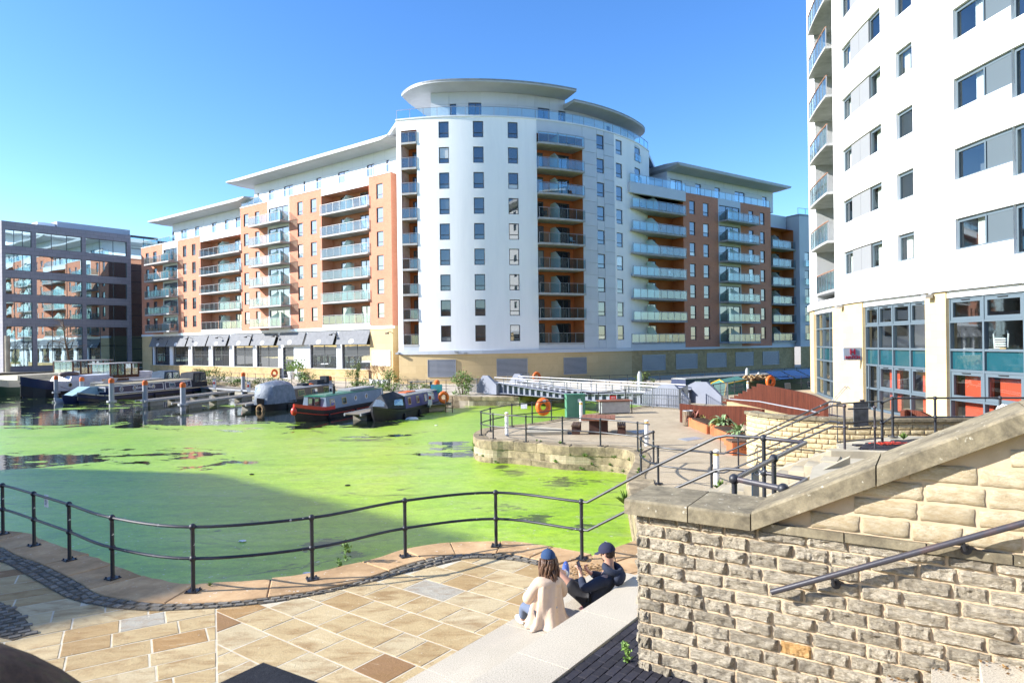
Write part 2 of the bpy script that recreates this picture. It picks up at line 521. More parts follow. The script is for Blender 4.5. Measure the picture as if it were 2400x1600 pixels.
weedc = t.ramp(t.noise(co, 0.13, 6, 0.6, 0.8), [(0.3, (0.23, 0.43, 0.014)), (0.5, (0.30, 0.50, 0.012)), (0.7, (0.36, 0.52, 0.025))])
fine = t.noise(co, 14.0, 4, 0.7)
weedc = t.mix(1.0, weedc, t.ramp(fine, [(0.3, (0.78, 0.78, 0.78)), (0.7, (1.1, 1.1, 1.1))]), 'MULTIPLY')
n3 = t.noise(mp.outputs[0], 0.42, 10, 0.72, 2.2)
clump = t.ramp(n3, [(0.60, (0, 0, 0)), (0.645, (1, 1, 1))])
clump = t.mix(0.5, clump, t.ramp(t.noise(mp.outputs[0], 6.0, 5, 0.7), [(0.4, (0, 0, 0)), (0.6, (1, 1, 1))]), 'MULTIPLY')
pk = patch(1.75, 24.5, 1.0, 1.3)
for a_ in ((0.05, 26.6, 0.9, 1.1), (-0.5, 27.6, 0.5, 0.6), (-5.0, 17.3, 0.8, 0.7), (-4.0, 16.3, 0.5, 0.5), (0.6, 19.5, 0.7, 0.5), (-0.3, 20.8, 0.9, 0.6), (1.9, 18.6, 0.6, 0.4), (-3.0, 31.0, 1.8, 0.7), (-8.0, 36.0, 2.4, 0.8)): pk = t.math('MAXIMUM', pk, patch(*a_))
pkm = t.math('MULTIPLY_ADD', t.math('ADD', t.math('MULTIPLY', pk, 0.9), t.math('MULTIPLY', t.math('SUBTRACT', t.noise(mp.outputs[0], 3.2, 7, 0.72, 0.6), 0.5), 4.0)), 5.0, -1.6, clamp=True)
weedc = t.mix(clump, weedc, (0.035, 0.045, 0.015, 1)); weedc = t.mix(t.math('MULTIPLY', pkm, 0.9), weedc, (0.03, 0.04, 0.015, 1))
mpd = t.node('ShaderNodeMapping'); mpd.inputs['Scale'].default_value = (0.22, 1.0, 1.0); mpd.inputs['Rotation'].default_value = (0, 0, 0.45); t.l(co, mpd.inputs['Vector'])
drift = t.noise(mpd.outputs[0], 0.55, 9, 0.68, 1.6)
weedc = t.mix(t.math('MULTIPLY', t.ramp(drift, [(0.46, (0, 0, 0)), (0.66, (1, 1, 1))]), 0.5), weedc, (0.40, 0.50, 0.13, 1))
weedc = t.mix(t.math('MULTIPLY', t.ramp(drift, [(0.30, (1, 1, 1)), (0.44, (0, 0, 0))]), 0.6), weedc, (0.13, 0.25, 0.02, 1))
grain = t.noise(co, 55.0, 3, 0.8)
weedc = t.mix(1.0, weedc, t.ramp(grain, [(0.36, (0.62, 0.64, 0.6)), (0.5, (1.0, 1.0, 1.0)), (0.66, (1.22, 1.18, 1.1))]), 'MULTIPLY')
mott = t.noise(mp.outputs[0], 4.5, 7, 0.75, 0.5)
weedc = t.mix(1.0, weedc, t.ramp(mott, [(0.34, (0.66, 0.70, 0.6)), (0.5, (1.0, 1.0, 1.0)), (0.64, (1.2, 1.14, 1.15))]), 'MULTIPLY')
flk = t.ramp(t.noise(co, 9.0, 2, 0.5), [(0.71, (0, 0, 0)), (0.73, (1, 1, 1))])
weedc = t.mix(flk, weedc, (0.5, 0.5, 0.42, 1))
n5 = t.noise(mp.outputs[0], 0.5, 8, 0.6, 0.8)
scum = t.math('MULTIPLY', t.ramp(n5, [(0.6, (0, 0, 0)), (0.72, (1, 1, 1))]), 0.5)
weedc = t.mix(scum, weedc, (0.30, 0.36, 0.14, 1))
t.set(weedc, 0.33, 0, 0.75)
t.bump(t.math('ADD', fine, grain), 0.35, 0.012)
wb = t.node('ShaderNodeBsdfPrincipled')
wb.inputs['Base Color'].default_value = (0.010, 0.016, 0.012, 1); wb.inputs['Roughness'].default_value = 0.03
wb.inputs['IOR'].default_value = 1.45
mp2 = t.node('ShaderNodeMapping'); mp2.inputs['Scale'].default_value = (0.6, 1.5, 1.0); t.l(co, mp2.inputs['Vector'])
wv = t.noise(mp2.outputs[0], 1.4, 3, 0.5, 0.4)
bp = t.node('ShaderNodeBump'); bp.inputs['Strength'].default_value = 0.09; bp.inputs['Distance'].default_value = 0.1
t.l(wv, bp.inputs['Height']); t.l(bp.outputs[0], wb.inputs['Normal'])
ms = t.node('ShaderNodeMixShader'); t.l(open_, ms.inputs[0]); t.l(t.b.outputs[0], ms.inputs[1]); t.l(wb.outputs[0], ms.inputs[2])
t.l(ms.outputs[0], t.out.inputs[0])
tag(part('water', MB().add([(-260, -40, Z_W), (120, -40, Z_W), (120, 130, Z_W), (-260, 130, Z_W)], [(0, 1, 2, 3)]), t.m), kind='structure')

# ------------------------------------------------------------------ materials of the quays
def stone_mat(name, c1, c2, c3, rnd=0.15, bump=0.5, lichen=None, sc=2.2, bs=9, soot=None, bdist=0.02):
    t = NT(name); co = t.coords(); r = t.rnd(); w = t.math('MULTIPLY', r, 31.0)
    n = t.noise(co, sc, 7, 0.68, 0.4, w=w)
    c = t.ramp(n, [(0.3, c1), (0.5, c2), (0.68, c3)])
    v = t.math('MULTIPLY_ADD', r, 2 * rnd, 1 - rnd)
    cc = t.node('ShaderNodeCombineColor')
    for i in range(3): t.l(v, cc.inputs[i])
    c = t.mix(1.0, c, cc.outputs[0], 'MULTIPLY')
    if soot:
        m_ = t.ramp(t.noise(co, sc * 1.4, 8, 0.78, 0.3, w=w), [(0.42, (0, 0, 0)), (0.66, (1, 1, 1))])
        c = t.mix(t.math('MULTIPLY', m_, 0.8), c, C(soot))
    if lichen:
        m_ = t.ramp(t.noise(co, 16, 3, 0.5, w=w), [(0.66, (0, 0, 0)), (0.71, (1, 1, 1))])
        c = t.mix(t.math('MULTIPLY', m_, 0.8), c, C(lichen))
    t.set(c, 0.9, 0, 0.25)
    t.bump(t.noise(co, bs, 9, 0.72, w=w), bump, bdist)
    return t.m
M['coping'] = stone_mat('coping_sandstone', '#8f7352', '#b08f68', '#c7a77e', 0.10, 0.45, lichen='#cfc7b6', sc=1.6)
M['mortar'] = mat('pale_mortar', '#cabfa8', '#b5a88e', 6, 0.95, bump=0.2, bscale=60, bdist=0.004)
M['sett'] = stone_mat('grey_setts', '#57534c', '#706a60', '#857e70', 0.28, 0.4, sc=5)
M['sett_bed'] = mat('sett_bed', '#4a4337', '#6a5d49', 5, 0.95)
M['granite'] = None
t = NT('pale_granite'); co = t.coords()
sp = t.noise(co, 75, 4, 0.85)
big = t.noise(co, 0.9, 5, 0.6)
c = t.ramp(sp, [(0.36, '#8a8070'), (0.5, '#bfb5a2'), (0.66, '#d6ccb9')])
c = t.mix(1.0, c, t.ramp(big, [(0.3, (0.88, 0.87, 0.84)), (0.7, (1.03, 1.02, 1.0))]), 'MULTIPLY')
t.set(c, 0.75, 0, 0.35); t.bump(sp, 0.08, 0.004)
M['granite'] = t.m
M['paver'] = stone_mat('charcoal_pavers', '#23232b', '#2e2d34', '#3a3636', 0.30, 0.25, sc=4, bs=40, bdist=0.006)
# flagstones: riven sandstone, each one its own tone
t = NT('riven_flagstone'); co = t.coords(); r = t.rnd(); w = t.math('MULTIPLY', r, 53.0)
base = t.ramp(r, [(0.0, '#b39c72'), (0.22, '#baa57d'), (0.42, '#ad956b'), (0.56, '#b8a682'), (0.70, '#a68b60'), (0.80, '#b7a178'), (0.915, '#8d6c49'), (0.945, '#a17f52'), (0.965, '#a39c8c')], 'CONSTANT')
mpf = t.node('ShaderNodeMapping'); mpf.inputs['Scale'].default_value = (1.0, 2.6, 1.0); mpf.inputs['Rotation'].default_value = (0, 0, 0.5); t.l(co, mpf.inputs['Vector'])
n = t.noise(mpf.outputs[0], 1.6, 8, 0.66, 0.8, w=w)
c = t.mix(t.math('MULTIPLY', t.ramp(n, [(0.47, (0, 0, 0)), (0.66, (1, 1, 1))]), 0.7), base, C('#86663e'))
c = t.mix(t.math('MULTIPLY', t.ramp(n, [(0.25, (1, 1, 1)), (0.42, (0, 0, 0))]), 0.5), c, C('#d8c9a6'))
lich = t.ramp(t.noise(co, 17, 2, 0.5, w=w), [(0.70, (0, 0, 0)), (0.74, (1, 1, 1))])
c = t.mix(t.math('MULTIPLY', lich, 0.6), c, C('#ddd3bd'))
t.set(c, 0.88, 0, 0.3)
st = t.noise(mpf.outputs[0], 2.2, 6, 0.55, 1.4, w=w)
stp = t.math('ROUND', t.math('MULTIPLY', st, 11.0))
h = t.math('ADD', t.math('MULTIPLY', stp, 0.16), t.noise(co, 26, 6, 0.7, w=w))
t.bump(h, 0.6, 0.02)
M['flag'] = t.m

# ================================================================== near quay
def px_path(pts, z=0.0, n=4):
    return Path2(catmull([gp(u, v, z) for u, v in pts], n))
EDGE = [(-330, 1262), (-170, 1250), (-60, 1245), (0, 1244.6), (43, 1247), (76.5, 1255), (99.5, 1266), (143, 1283), (189, 1296), (235, 1312), (283, 1331), (329, 1348), (400, 1364), (440, 1369), (474, 1369), (549, 1365), (644, 1357), (719, 1346), (804, 1329), (885, 1310), (946, 1290), (1034, 1275), (1119, 1270), (1204, 1271), (1285, 1282), (1338, 1291), (1388, 1301)]
SOUT = [(-330, 1305), (-170, 1288), (-60, 1280), (0, 1283), (38, 1302), (102, 1325), (178.6, 1363), (204, 1378.6), (229.6, 1394), (280.6, 1404), (331.6, 1411.7), (400, 1416), (460, 1415), (527.5, 1411.6), (644.5, 1400), (729.5, 1388), (793, 1378), (881, 1350), (961.6, 1323), (1044.5, 1303), (1133.8, 1297.6), (1193, 1299.8), (1246, 1310), (1300, 1325), (1345, 1345)]
SIN = [(-330, 1345), (-170, 1326), (-60, 1312), (0, 1316), (38, 1334), (102, 1371), (153, 1399), (204, 1414), (268, 1424.5), (339, 1431), (400, 1430.7), (506, 1425), (612.6, 1414.8), (719, 1397.8), (804, 1379.5), (889, 1359.6), (949, 1341.5), (1002, 1330.6), (1070, 1313.6), (1119, 1308.5), (1204, 1313.6), (1246, 1322), (1300, 1337), (1340, 1358)]
edge = px_path(EDGE); sout = px_path(SOUT); sin_ = px_path(SIN)
quay = [tuple(p) for p in edge.p] + [(2.45, 13.62), (3.4, 13.62), (3.4, -8), (-30, -8), (-30, edge.p[0].y)]
M['quaywall'] = mat('old_quay_stone', '#6d6250', '#93866c', 0.9, 0.95, bump=0.5, bscale=6, bdist=0.04, contrast=(0.3, 0.7))
q = tag(part('quay', MB().prism(quay, -2.1, -0.004), M['mortar']), kind='structure')
# coping stones along the water
s = 0.6
while s < edge.L - 0.05:
    L = random.uniform(0.95, 1.75)
    e = min(edge.L, s + L)
    if edge.L - e < 0.5: e = edge.L
    n = 5
    outer = []; inner = []
    for k in range(n + 1):
        tt = s + 0.008 + (e - s - 0.016) * k / n
        p = edge.at(tt); nn_ = edge.nrm(tt)
        d, ts = sout.near(p)
        qn = sout.at(ts)
        outer.append(p + nn_ * (random.uniform(-0.035, 0.03) if p.x < -3 else random.uniform(-0.008, 0.008)))
        inner.append(qn)
    poly = outer + inner[::-1]
    part('coping_stone', bevel_slab(poly, -0.35, 0.03 + random.uniform(-0.006, 0.006), 0.012), M['coping'], q)
    s = e
# broad slabs at the inlet corner
part('corner_bed', MB().prism([tuple(gp(u_, v_, 0.0)[:2]) for u_, v_ in ((1285, 1318), (1320, 1302), (1388, 1303), (1492, 1269), (1560, 1300), (1500, 1420), (1325, 1400))], -0.02, 0.006), M['coping'], q)
for qd in ([(1390, 1301), (1437, 1285), (1443, 1317), (1380, 1338)], [(1438, 1285), (1492, 1267), (1506, 1298), (1444, 1317)], [(1379, 1339), (1443, 1318), (1450, 1352), (1362, 1372)], [(1444, 1318), (1506, 1299), (1520, 1335), (1451, 1352)], [(1340, 1346), (1366, 1340), (1360, 1372), (1330, 1372)]):
    P_ = [gp(u_, v_, 0.0) for u_, v_ in qd]; P_ = [Vector((p_.x, p_.y)) for p_ in P_]; c_ = sum(P_, Vector((0, 0))) / 4
    part('coping_stone', bevel_slab([p_ + (c_ - p_).normalized() * 0.008 for p_ in P_], -0.3, 0.022 + random.uniform(-.003, .003), 0.01), M['coping'], q)
# bed and setts
bedp = [tuple(p) for p in sout.p] + [tuple(p) for p in sin_.p][::-1]
mbd = MB()
for i in range(90):
    a = sout.at(sout.L * i / 90); b = sout.at(sout.L * (i + 1) / 90)
    c_ = sin_.at(sin_.near(b)[1]); d_ = sin_.at(sin_.near(a)[1])
    mbd.add([(a.x, a.y, 0.008), (b.x, b.y, 0.008), (c_.x, c_.y, 0.008), (d_.x, d_.y, 0.008)], [(0, 1, 2, 3)])
part('sett_bed', mbd, M['sett_bed'], q)
settmesh = []
for k in range(5):
    hx, hy = 0.5, 0.5
    poly = [Vector((-hx + random.uniform(0, .06), -hy + random.uniform(0, .1))), Vector((hx - random.uniform(0, .06), -hy + random.uniform(0, .1))), Vector((hx - random.uniform(0, .06), hy - random.uniform(0, .1))), Vector((-hx + random.uniform(0, .06), hy - random.uniform(0, .1)))]
    mm = bevel_slab(poly, -0.05, 0.022, 0.09)
    for i, v in enumerate(mm.v): mm.v[i] = (v[0], v[1], -0.03 if v[2] < -0.04 else (0.022 if v[2] > 0 else 0.008))
    settmesh.append(mm.mesh('sett')); settmesh[-1].materials.append(M['sett'])
cnt = 0; s = 2.0
while s < sout.L - 0.6 and cnt < 235:
    stp = random.uniform(0.17, 0.24)
    m_ = s + stp / 2
    a = sout.at(m_); dd, tb = sin_.near(a); b = sin_.at(tb)
    width = (b - a).length
    rows = max(2, min(4, round(width / 0.135)))
    ang = sout.dirn(m_); ang = atan2(ang.y, ang.x)
    for r_ in range(rows):
        c_ = a.lerp(b, (r_ + 0.5) / rows)
        c_ += Vector((cos(ang), sin(ang))) * (stp * 0.45 * (r_ % 2))
        Mx = Matrix.Translation((c_.x, c_.y, random.uniform(-0.003, 0.006))) @ Matrix.Rotation(ang + random.uniform(-.05, .05), 4, 'Z') @ Matrix.Diagonal((stp * 0.93, width / rows * 0.90, 1, 1))
        part('sett', random.choice(settmesh), None, q, Mx); cnt += 1
    s += stp
# second patch of setts at the left
pc = [gp(-70, 1400), gp(0, 1410), gp(45, 1434), gp(66, 1458), gp(76, 1486), gp(30, 1500), gp(-70, 1480)]
pp = [Vector((p.x, p.y)) for p in pc]
part('sett_bed', MB().prism([tuple(p) for p in pp], -0.02, 0.008), M['sett_bed'], q)
def inside(p, poly):
    c = False; n = len(poly)
    for i in range(n):
        a, b = poly[i], poly[(i + 1) % n]
        if (a.y > p.y) != (b.y > p.y) and p.x < (b.x - a.x) * (p.y - a.y) / (b.y - a.y) + a.x: c = not c
    return c
d2 = Vector((sin(radians(60)), cos(radians(60)))); e2 = Vector((-d2.y, d2.x))
o2 = Vector((gp(20, 1440).x, gp(20, 1440).y))
for i in range(-8, 9):
    for j in range(-8, 9):
        c_ = o2 + d2 * (i * 0.2 + (j % 2) * 0.1) + e2 * (j * 0.13)
        if inside(c_, pp) and cnt < 290:
            Mx = Matrix.Translation((c_.x, c_.y, random.uniform(-0.003, 0.006))) @ Matrix.Rotation(atan2(d2.y, d2.x) + random.uniform(-.05, .05), 4, 'Z') @ Matrix.Diagonal((0.185, 0.118, 1, 1))
            part('sett', random.choice(settmesh), None, q, Mx); cnt += 1
# flagstones, two fields meeting at a joint line
Bv = Vector((0.595, 0.804)); Av = Vector((0.804, -0.595))
j0 = gp(506, 1425); j1 = gp(508, 1575); jp = Vector((j0.x, j0.y)); jd = (Vector((j1.x, j1.y)) - jp).normalized(); jn = Vector((jd.y, -jd.x))
if jn.x < 0: jn = -jn
def flag(poly):
    poly = [p for p in poly]
    if len(poly) < 3: return
    ar = abs(sum(poly[i].x * poly[(i + 1) % len(poly)].y - poly[(i + 1) % len(poly)].x * poly[i].y for i in range(len(poly)))) / 2
    if ar < 0.02: return
    c = sum(poly, Vector((0, 0))) / len(poly)
    d, ts = sout.near(c)
    if (c - sout.at(ts)).dot(sout.nrm(ts)) > 0.0: return        # over the coping
    d, te = sin_.near(c)
    side = (c - sin_.at(te)).dot(sin_.nrm(te))
    if side > 0.28: return
    loc = Vector((c.x, c.y, 0))
    mb = bevel_slab([p - c for p in poly], -0.011, random.uniform(-0.002, 0.002), 0.004, 0.0015)
    part('flagstone', mb, M['flag'], q, Matrix.Translation(loc))
g = 0.012
bb = 2.0
while bb < 15.5:
    hgt = random.choice((0.52, 0.56, 0.6, 0.62))
    aa = -12.5 + random.uniform(0, 0.8)
    while aa < -5.45:
        w = random.choice((0.6, 0.78, 0.92, 0.45, 0.7))
        P = [Av * x + Bv * y for x, y in ((aa + g, bb + g), (aa + w - g, bb + g), (aa + w - g, bb + hgt - g), (aa + g, bb + hgt - g))]
        aa += w
        c = sum(P, Vector((0, 0))) / 4
        if c.y < 4.6 or c.y > 14.2 or c.x > 2.2: continue
        flag(clip_half(P, jp + jn * g, jn))
    bb += hgt
ee = -16.0
while ee < 16:
    hgt = random.choice((0.42, 0.46, 0.5))
    dd = -14 + random.uniform(0, 0.7)
    while dd < 8:
        w = random.choice((0.7, 0.85, 1.0, 0.6))
        P = [jp + d2 * x + e2 * y for x, y in ((dd + g, ee + g), (dd + w - g, ee + g), (dd + w - g, ee + hgt - g), (dd + g, ee + hgt - g))]
        dd += w
        c = sum(P, Vector((0, 0))) / 4
        if c.y < 4.6 or c.y > 14.5 or c.x < -12.5 or c.x > 0: continue
        flag(clip_half(P, jp - jn * g, -jn))
    ee += hgt

# ------------------------------------------------------------------ granite seating steps
def AB(a, b): return Av * a + Bv * b
st_root = thing('granite_steps', loc=(0, 8, 0), kind='structure')
for a0, a1, z0, z1, bend in ((-5.63, -5.02, -0.01, 0.2, 9.75), (-5.04, -4.21, 0.19, 0.4, 9.65), (-4.23, -3.575, 0.39, 0.8, 9.6)):
    b0 = 2.6 + random.uniform(0, 0.5)
    while b0 < bend - 0.2:
        L = random.uniform(1.35, 1.6)
        b1 = min(bend, b0 + L)
        if bend - b1 < 0.5: b1 = bend
        poly = [AB(a0, b0 + 0.003), AB(a1, b0 + 0.003), AB(a1, b1 - 0.003), AB(a0, b1 - 0.003)]
        part('granite_slab', bevel_slab(poly, z0 if z1 < 0.5 else -0.01, z1, 0.002), M['granite'], st_root)
        b0 = b1
core = [AB(-5.0, 2.4), AB(-3.5, 2.4), AB(-3.5, 9.5), AB(-5.0, 9.5)]
part('core', MB().prism([tuple(p) for p in core], -0.01, 0.185), M['concrete'], st_root)
# charcoal block paving at the top of the steps
W0 = Vector((1.264, 6.80)); Wd = Vector((0.845, -0.534)).normalized(); Wn = Vector((-Wd.y, Wd.x))   # wall corner, direction, inward normal
if Wn.y < 0: Wn = -Wn
pv = thing('block_paving', loc=(1, 6, 0.7), kind='structure')
polyp = [AB(-3.565, 2.4), AB(-1.0, 2.4), AB(2.5, 4.0), AB(2.5, 9), AB(-3.565, 9.6)]
part('paving_bed', MB().prism([tuple(p) for p in polyp], -0.01, 0.752), M['sett_bed'], pv)
pm = []
for k in range(3):
    mm = bevel_slab([Vector((-.5, -.5)), Vector((.5, -.5)), Vector((.5, .5)), Vector((-.5, .5))], -0.05, 0.02, 0.03)
    for i, v in enumerate(mm.v): mm.v[i] = (v[0], v[1], -0.03 if v[2] < -0.04 else (0.022 if v[2] > 0 else 0.012))
    pm.append(mm.mesh('paver')); pm[-1].materials.append(M['paver'])
row = 0; a = -3.56
while a < -0.9:
    b = 4.2 - (row % 2) * 0.1
    while b < 9.2:
        c_ = AB(a + 0.05, b + 0.1)
        if ((c_ - W0).dot(Wn) < 0.1 or (c_ - W0).dot(Wd) < 0.05) and c_.y > 3.9:
            part('paver', pm[row % 3], None, pv, Matrix.Translation((c_.x, c_.y, 0.76 + random.uniform(-0.002, 0.003))) @ Matrix.Rotation(atan2(Bv.y, Bv.x) + random.uniform(-.012, .012), 4, 'Z') @ Matrix.Diagonal((0.192, 0.094, 1, 1)))
        b += 0.2
    a += 0.1; row += 1

# ------------------------------------------------------------------ rough stone wall beside the stair
def rock_mesh(nx, nz, amp, seed):
    """unit block x 0..1, z 0..1, y 0 (back) .. -1 (face), pitched face with chipped arrises"""
    mb = MB(); vs = []; fs = []; rr = random.Random(int(seed * 100))
    tilt = (rr.uniform(-.12, .12), rr.uniform(-.10, .14))
    for j in range(nz + 1):
        for i in range(nx + 1):
            x, z = i / nx, j / nz
            rim = i in (0, nx) or j in (0, nz)
            n_ = noise.fractal(Vector((x * 4.3 + seed * 7.7, z * 2.0 + seed, seed * 3.3)), 0.8, 2.1, 5)
            n2_ = noise.noise(Vector((x * 1.7 + seed * 2.1, z * 1.0, seed * 5.1)))
            st_ = math.floor(n2_ * 3.0) / 3.0
            y = -0.45 if rim else -0.52 - amp * (0.16 + 0.20 * n_ + 0.16 * n2_ + 0.10 * st_ + tilt[0] * (x - .5) + tilt[1] * (z - .5))
            y = min(y, -0.40)
            jx = 0 if i in (0, nx) else rr.uniform(-.3, .3) / nx
            jz = 0 if j in (0, nz) else rr.uniform(-.3, .3) / nz
            ex = rr.uniform(0, 0.025) if i == 0 else (-rr.uniform(0, 0.025) if i == nx else 0)
            ez = rr.uniform(0, 0.07) if j == 0 else (-rr.uniform(0, 0.07) if j == nz else 0)
            vs.append((x + jx + ex, y, z + jz + ez))
    for j in range(nz):
        for i in range(nx):
            a = j * (nx + 1) + i
            fs.append((a, a + 1, a + nx + 2, a + nx + 1))
    # sides back to y=0
    ring = [j * (nx + 1) for j in range(nz, -1, -1)] + [i for i in range(1, nx + 1)] + [j * (nx + 1) + nx for j in range(1, nz + 1)] + [nz * (nx + 1) + i for i in range(nx - 1, 0, -1)]
    o = len(vs)
    for r_ in ring: vs.append((vs[r_][0], 0.0, vs[r_][2]))
    m_ = len(ring)
    for k in range(m_): fs.append((ring[k], ring[(k + 1) % m_], o + (k + 1) % m_, o + k))
    return mb.add(vs, fs)
M['rubble'] = stone_mat('split_faced_stone', '#a3967f', '#bcb09a', '#d1c6b0', 0.24, 1.0, soot='#5d5548', sc=4.5, bs=14, bdist=0.03)
M['rubble_pale'] = stone_mat('dressed_stone', '#b9a888', '#c6b799', '#d0c4aa', 0.16, 0.9, soot='#a08860', sc=3.0, bs=22, bdist=0.015)
M['rubble_ochre'] = stone_mat('ochre_stone', '#9c7446', '#b08a58', '#bda072', 0.05, 0.8, sc=5, bs=14)
M['wall_mortar'] = mat('sandy_mortar', '#bda585', '#c9b495', 5, 0.95, bump=0.5, bscale=70, bdist=0.006)
M['wall_coping'] = stone_mat('lichened_coping', '#6f6552', '#8d8269', '#a4977c', 0.08, 0.6, lichen='#c9c2ae', soot='#464036', sc=2.4, bs=18, bdist=0.012)
rocks = [rock_mesh(13, 6, 1.25, k + 1.3) for k in range(12)]
rocks = [r_.mesh('stone') for r_ in rocks]
flatrocks = [rock_mesh(9, 4, 0.45, k + 21.3).mesh('stone') for k in range(6)]
for r_ in rocks: r_.materials.append(M['rubble']); r_.polygons.foreach_set('use_smooth', [True] * len(r_.polygons)); r_['sm'] = 1; r_.set_sharp_from_angle(angle=radians(28))
for r_ in flatrocks: r_.materials.append(M['rubble_pale']); r_.polygons.foreach_set('use_smooth', [True] * len(r_.polygons)); r_['sm'] = 1
wall = thing('stone_wall', 'rough coursed stone wall with thick coping beside the granite steps', 'wall', (W0.x, W0.y, 0.75))
def wallM(t_, z, off=0.0):
    p = W0 + Wd * t_ + Wn * off
    R = Matrix(((Wd.x, Wn.x, 0, p.x), (Wd.y, Wn.y, 0, p.y), (0, 0, 1, z), (0, 0, 0, 1)))
    return R
ZT = 2.37                    # underside of the level coping
TB = 1.15                    # where the coping starts to climb
SL = (3.40 - ZT) / (3.18 - TB)
TE = 5.2
# mortar core (level part, sloping part)
prof = [(0.02, 0.4), (TE, 0.4), (TE, ZT + (TE - TB) * SL), (TB, ZT), (0.02, ZT)]
mb = MB(); n_ = len(prof)
vs = [wallM(x, z, 0.004) @ Vector((0, 0, 0)) for x, z in prof] + [wallM(x, z, 0.5) @ Vector((0, 0, 0)) for x, z in prof]
mb.add(vs, [tuple(range(n_)), tuple(range(2 * n_ - 1, n_ - 1, -1))] + [(i, n_ + i, n_ + (i + 1) % n_, (i + 1) % n_) for i in range(n_)])
part('mortar_core', mb, M['wall_mortar'], wall)
_a, _b = ray(1888, 1528); _Y = W0.dot(Wn) / (_a * Wn.x + Wn.y); OT = ((Vector((_a * _Y, _Y)) - W0).dot(Wd), CAM_Z - _b * _Y)
z = 0.60; course = 0
ch = 0.1285
while z < ZT - 0.05:
    hh = ch + random.uniform(-0.006, 0.006)
    if z + hh > ZT - 0.03: hh = ZT - z
    tt = -0.01
    first = True
    while tt < TE:
        w = random.uniform(0.22, 0.46)
        if first: w = 0.14 if course % 2 else random.uniform(0.24, 0.34)
        first = False
        me_ = random.choice(rocks)
        zz = z
        sc = (w - 0.016, random.uniform(0.07, 0.09), hh - 0.013)
        o_ = part('stone', me_, M['rubble_ochre'] if (tt <= OT[0] < tt + w and z <= OT[1] < z + hh) else M['rubble'], wall, wallM(tt + 0.008, zz + 0.0065, 0.03) @ Matrix.Diagonal((sc[0], sc[1], sc[2], 1)))
        tt += w
    z += hh; course += 1
# corner return (end face of the wall)
z = 0.60
for k in range(14):
    for m_ in range(2):
        w = 0.23
        if z + ch > ZT + 0.02: continue
        p = W0 + Wn * (0.04 + (m_ + 1) * w) + Wd * 0.015
        R = Matrix(((-Wn.x, Wd.x, 0, p.x), (-Wn.y, Wd.y, 0, p.y), (0, 0, 1, z + 0.01), (0, 0, 0, 1)))
        part('stone', random.choice(rocks), M['rubble'], wall, R @ Matrix.Diagonal((w - 0.02, 0.08, ch - 0.02, 1)))
    z += ch
# string course and the dressed upper courses under the climbing coping
tt = TB + 0.08
while tt < TE:
    w = random.uniform(0.45, 0.7)
    zb = ZT + 0.0
    part('string_course', MB().b2((0, -0.045, 0), (w - 0.012, 0.06, 0.075)), M['wall_coping'], wall, wallM(tt, ZT - 0.005, 0.0))
    tt += w
z = ZT + 0.075; row = 0
while z < ZT + (TE - TB) * SL:
    hh = 0.165
    tt = TB + 0.12 + (row % 2) * 0.2
    while tt < TE:
        w = random.uniform(0.36, 0.52)
        ztop = ZT + (tt - TB) * SL
        if ztop > z + 0.02:
            h_ = hh
            part('stone', random.choice(flatrocks), M['rubble_pale'], wall, wallM(tt + 0.008, z + 0.008, 0.03) @ Matrix.Diagonal((w - 0.02, 0.075, h_ - 0.02, 1)))
        tt += w
    z += hh; row += 1
# coping stones: level pieces, then climbing ones
def cop(t0, t1, z0, z1, th=0.15, f=-0.11, bk=0.66, mt=None):
    mb = MB()
    vs = []
    for (t_, z_) in ((t0 + 0.006, z0), (t1 - 0.006, z1)):
        for (o_, dz) in ((f, 0), (f, th - 0.02), (f + 0.02, th), (bk, th), (bk, 0)):
            p = W0 + Wd * t_ + Wn * o_
            vs.append((p.x, p.y, z_ + dz))
    mb.add(vs, [(0, 1, 2, 3, 4), (9, 8, 7, 6, 5)] + [(i, 5 + i, 5 + (i + 1) % 5, (i + 1) % 5) for i in range(5)])
    part('coping_stone', mb, mt or M['wall_coping'], wall)
cop(-0.10, 0.56, ZT + 0.002, ZT + 0.002); cop(0.56, TB, ZT + 0.002, ZT + 0.002)
tt = TB
while tt < TE:
    cop(tt, tt + 1.02, ZT + 0.002 + (tt - TB) * SL, ZT + 0.002 + (tt + 1.02 - TB) * SL, 0.17)
    tt += 1.02
# wall mounted handrail
hr = thing('wall_handrail', 'scuffed black tubular handrail bracketed to the rough stone wall', 'handrail', (2.6, 5.6, 2.0))
def wp(t_, z, off): 
    p = W0 + Wd * t_ + Wn * off
    return Vector((p.x, p.y, z))
h0, h1 = wp(1.28, 2.07 - 0.0, -0.13), wp(5.0, 3.62, -0.13)
a_, b_ = ray(1806, 1388)
def on_wall(u, v, off):
    a, b = ray(u, v)
    # X=aY ; solve plane (p-W0).Wn = off
    Y = (off + W0.dot(Wn)) / (a * Wn.x + Wn.y)
    p = Vector((a * Y, Y))
    return (p - W0).dot(Wd), CAM_Z - b * Y
ta, za = on_wall(1808, 1387, -0.14); tb_, zb_ = on_wall(2396, 1226, -0.14)
sl_ = (zb_ - za) / (tb_ - ta)
part('rail', MB().tube([wp(ta, za, -0.14), wp(TE, za + (TE - ta) * sl_, -0.14)], 0.026, 12), M['worn_iron'], hr, smooth='auto')
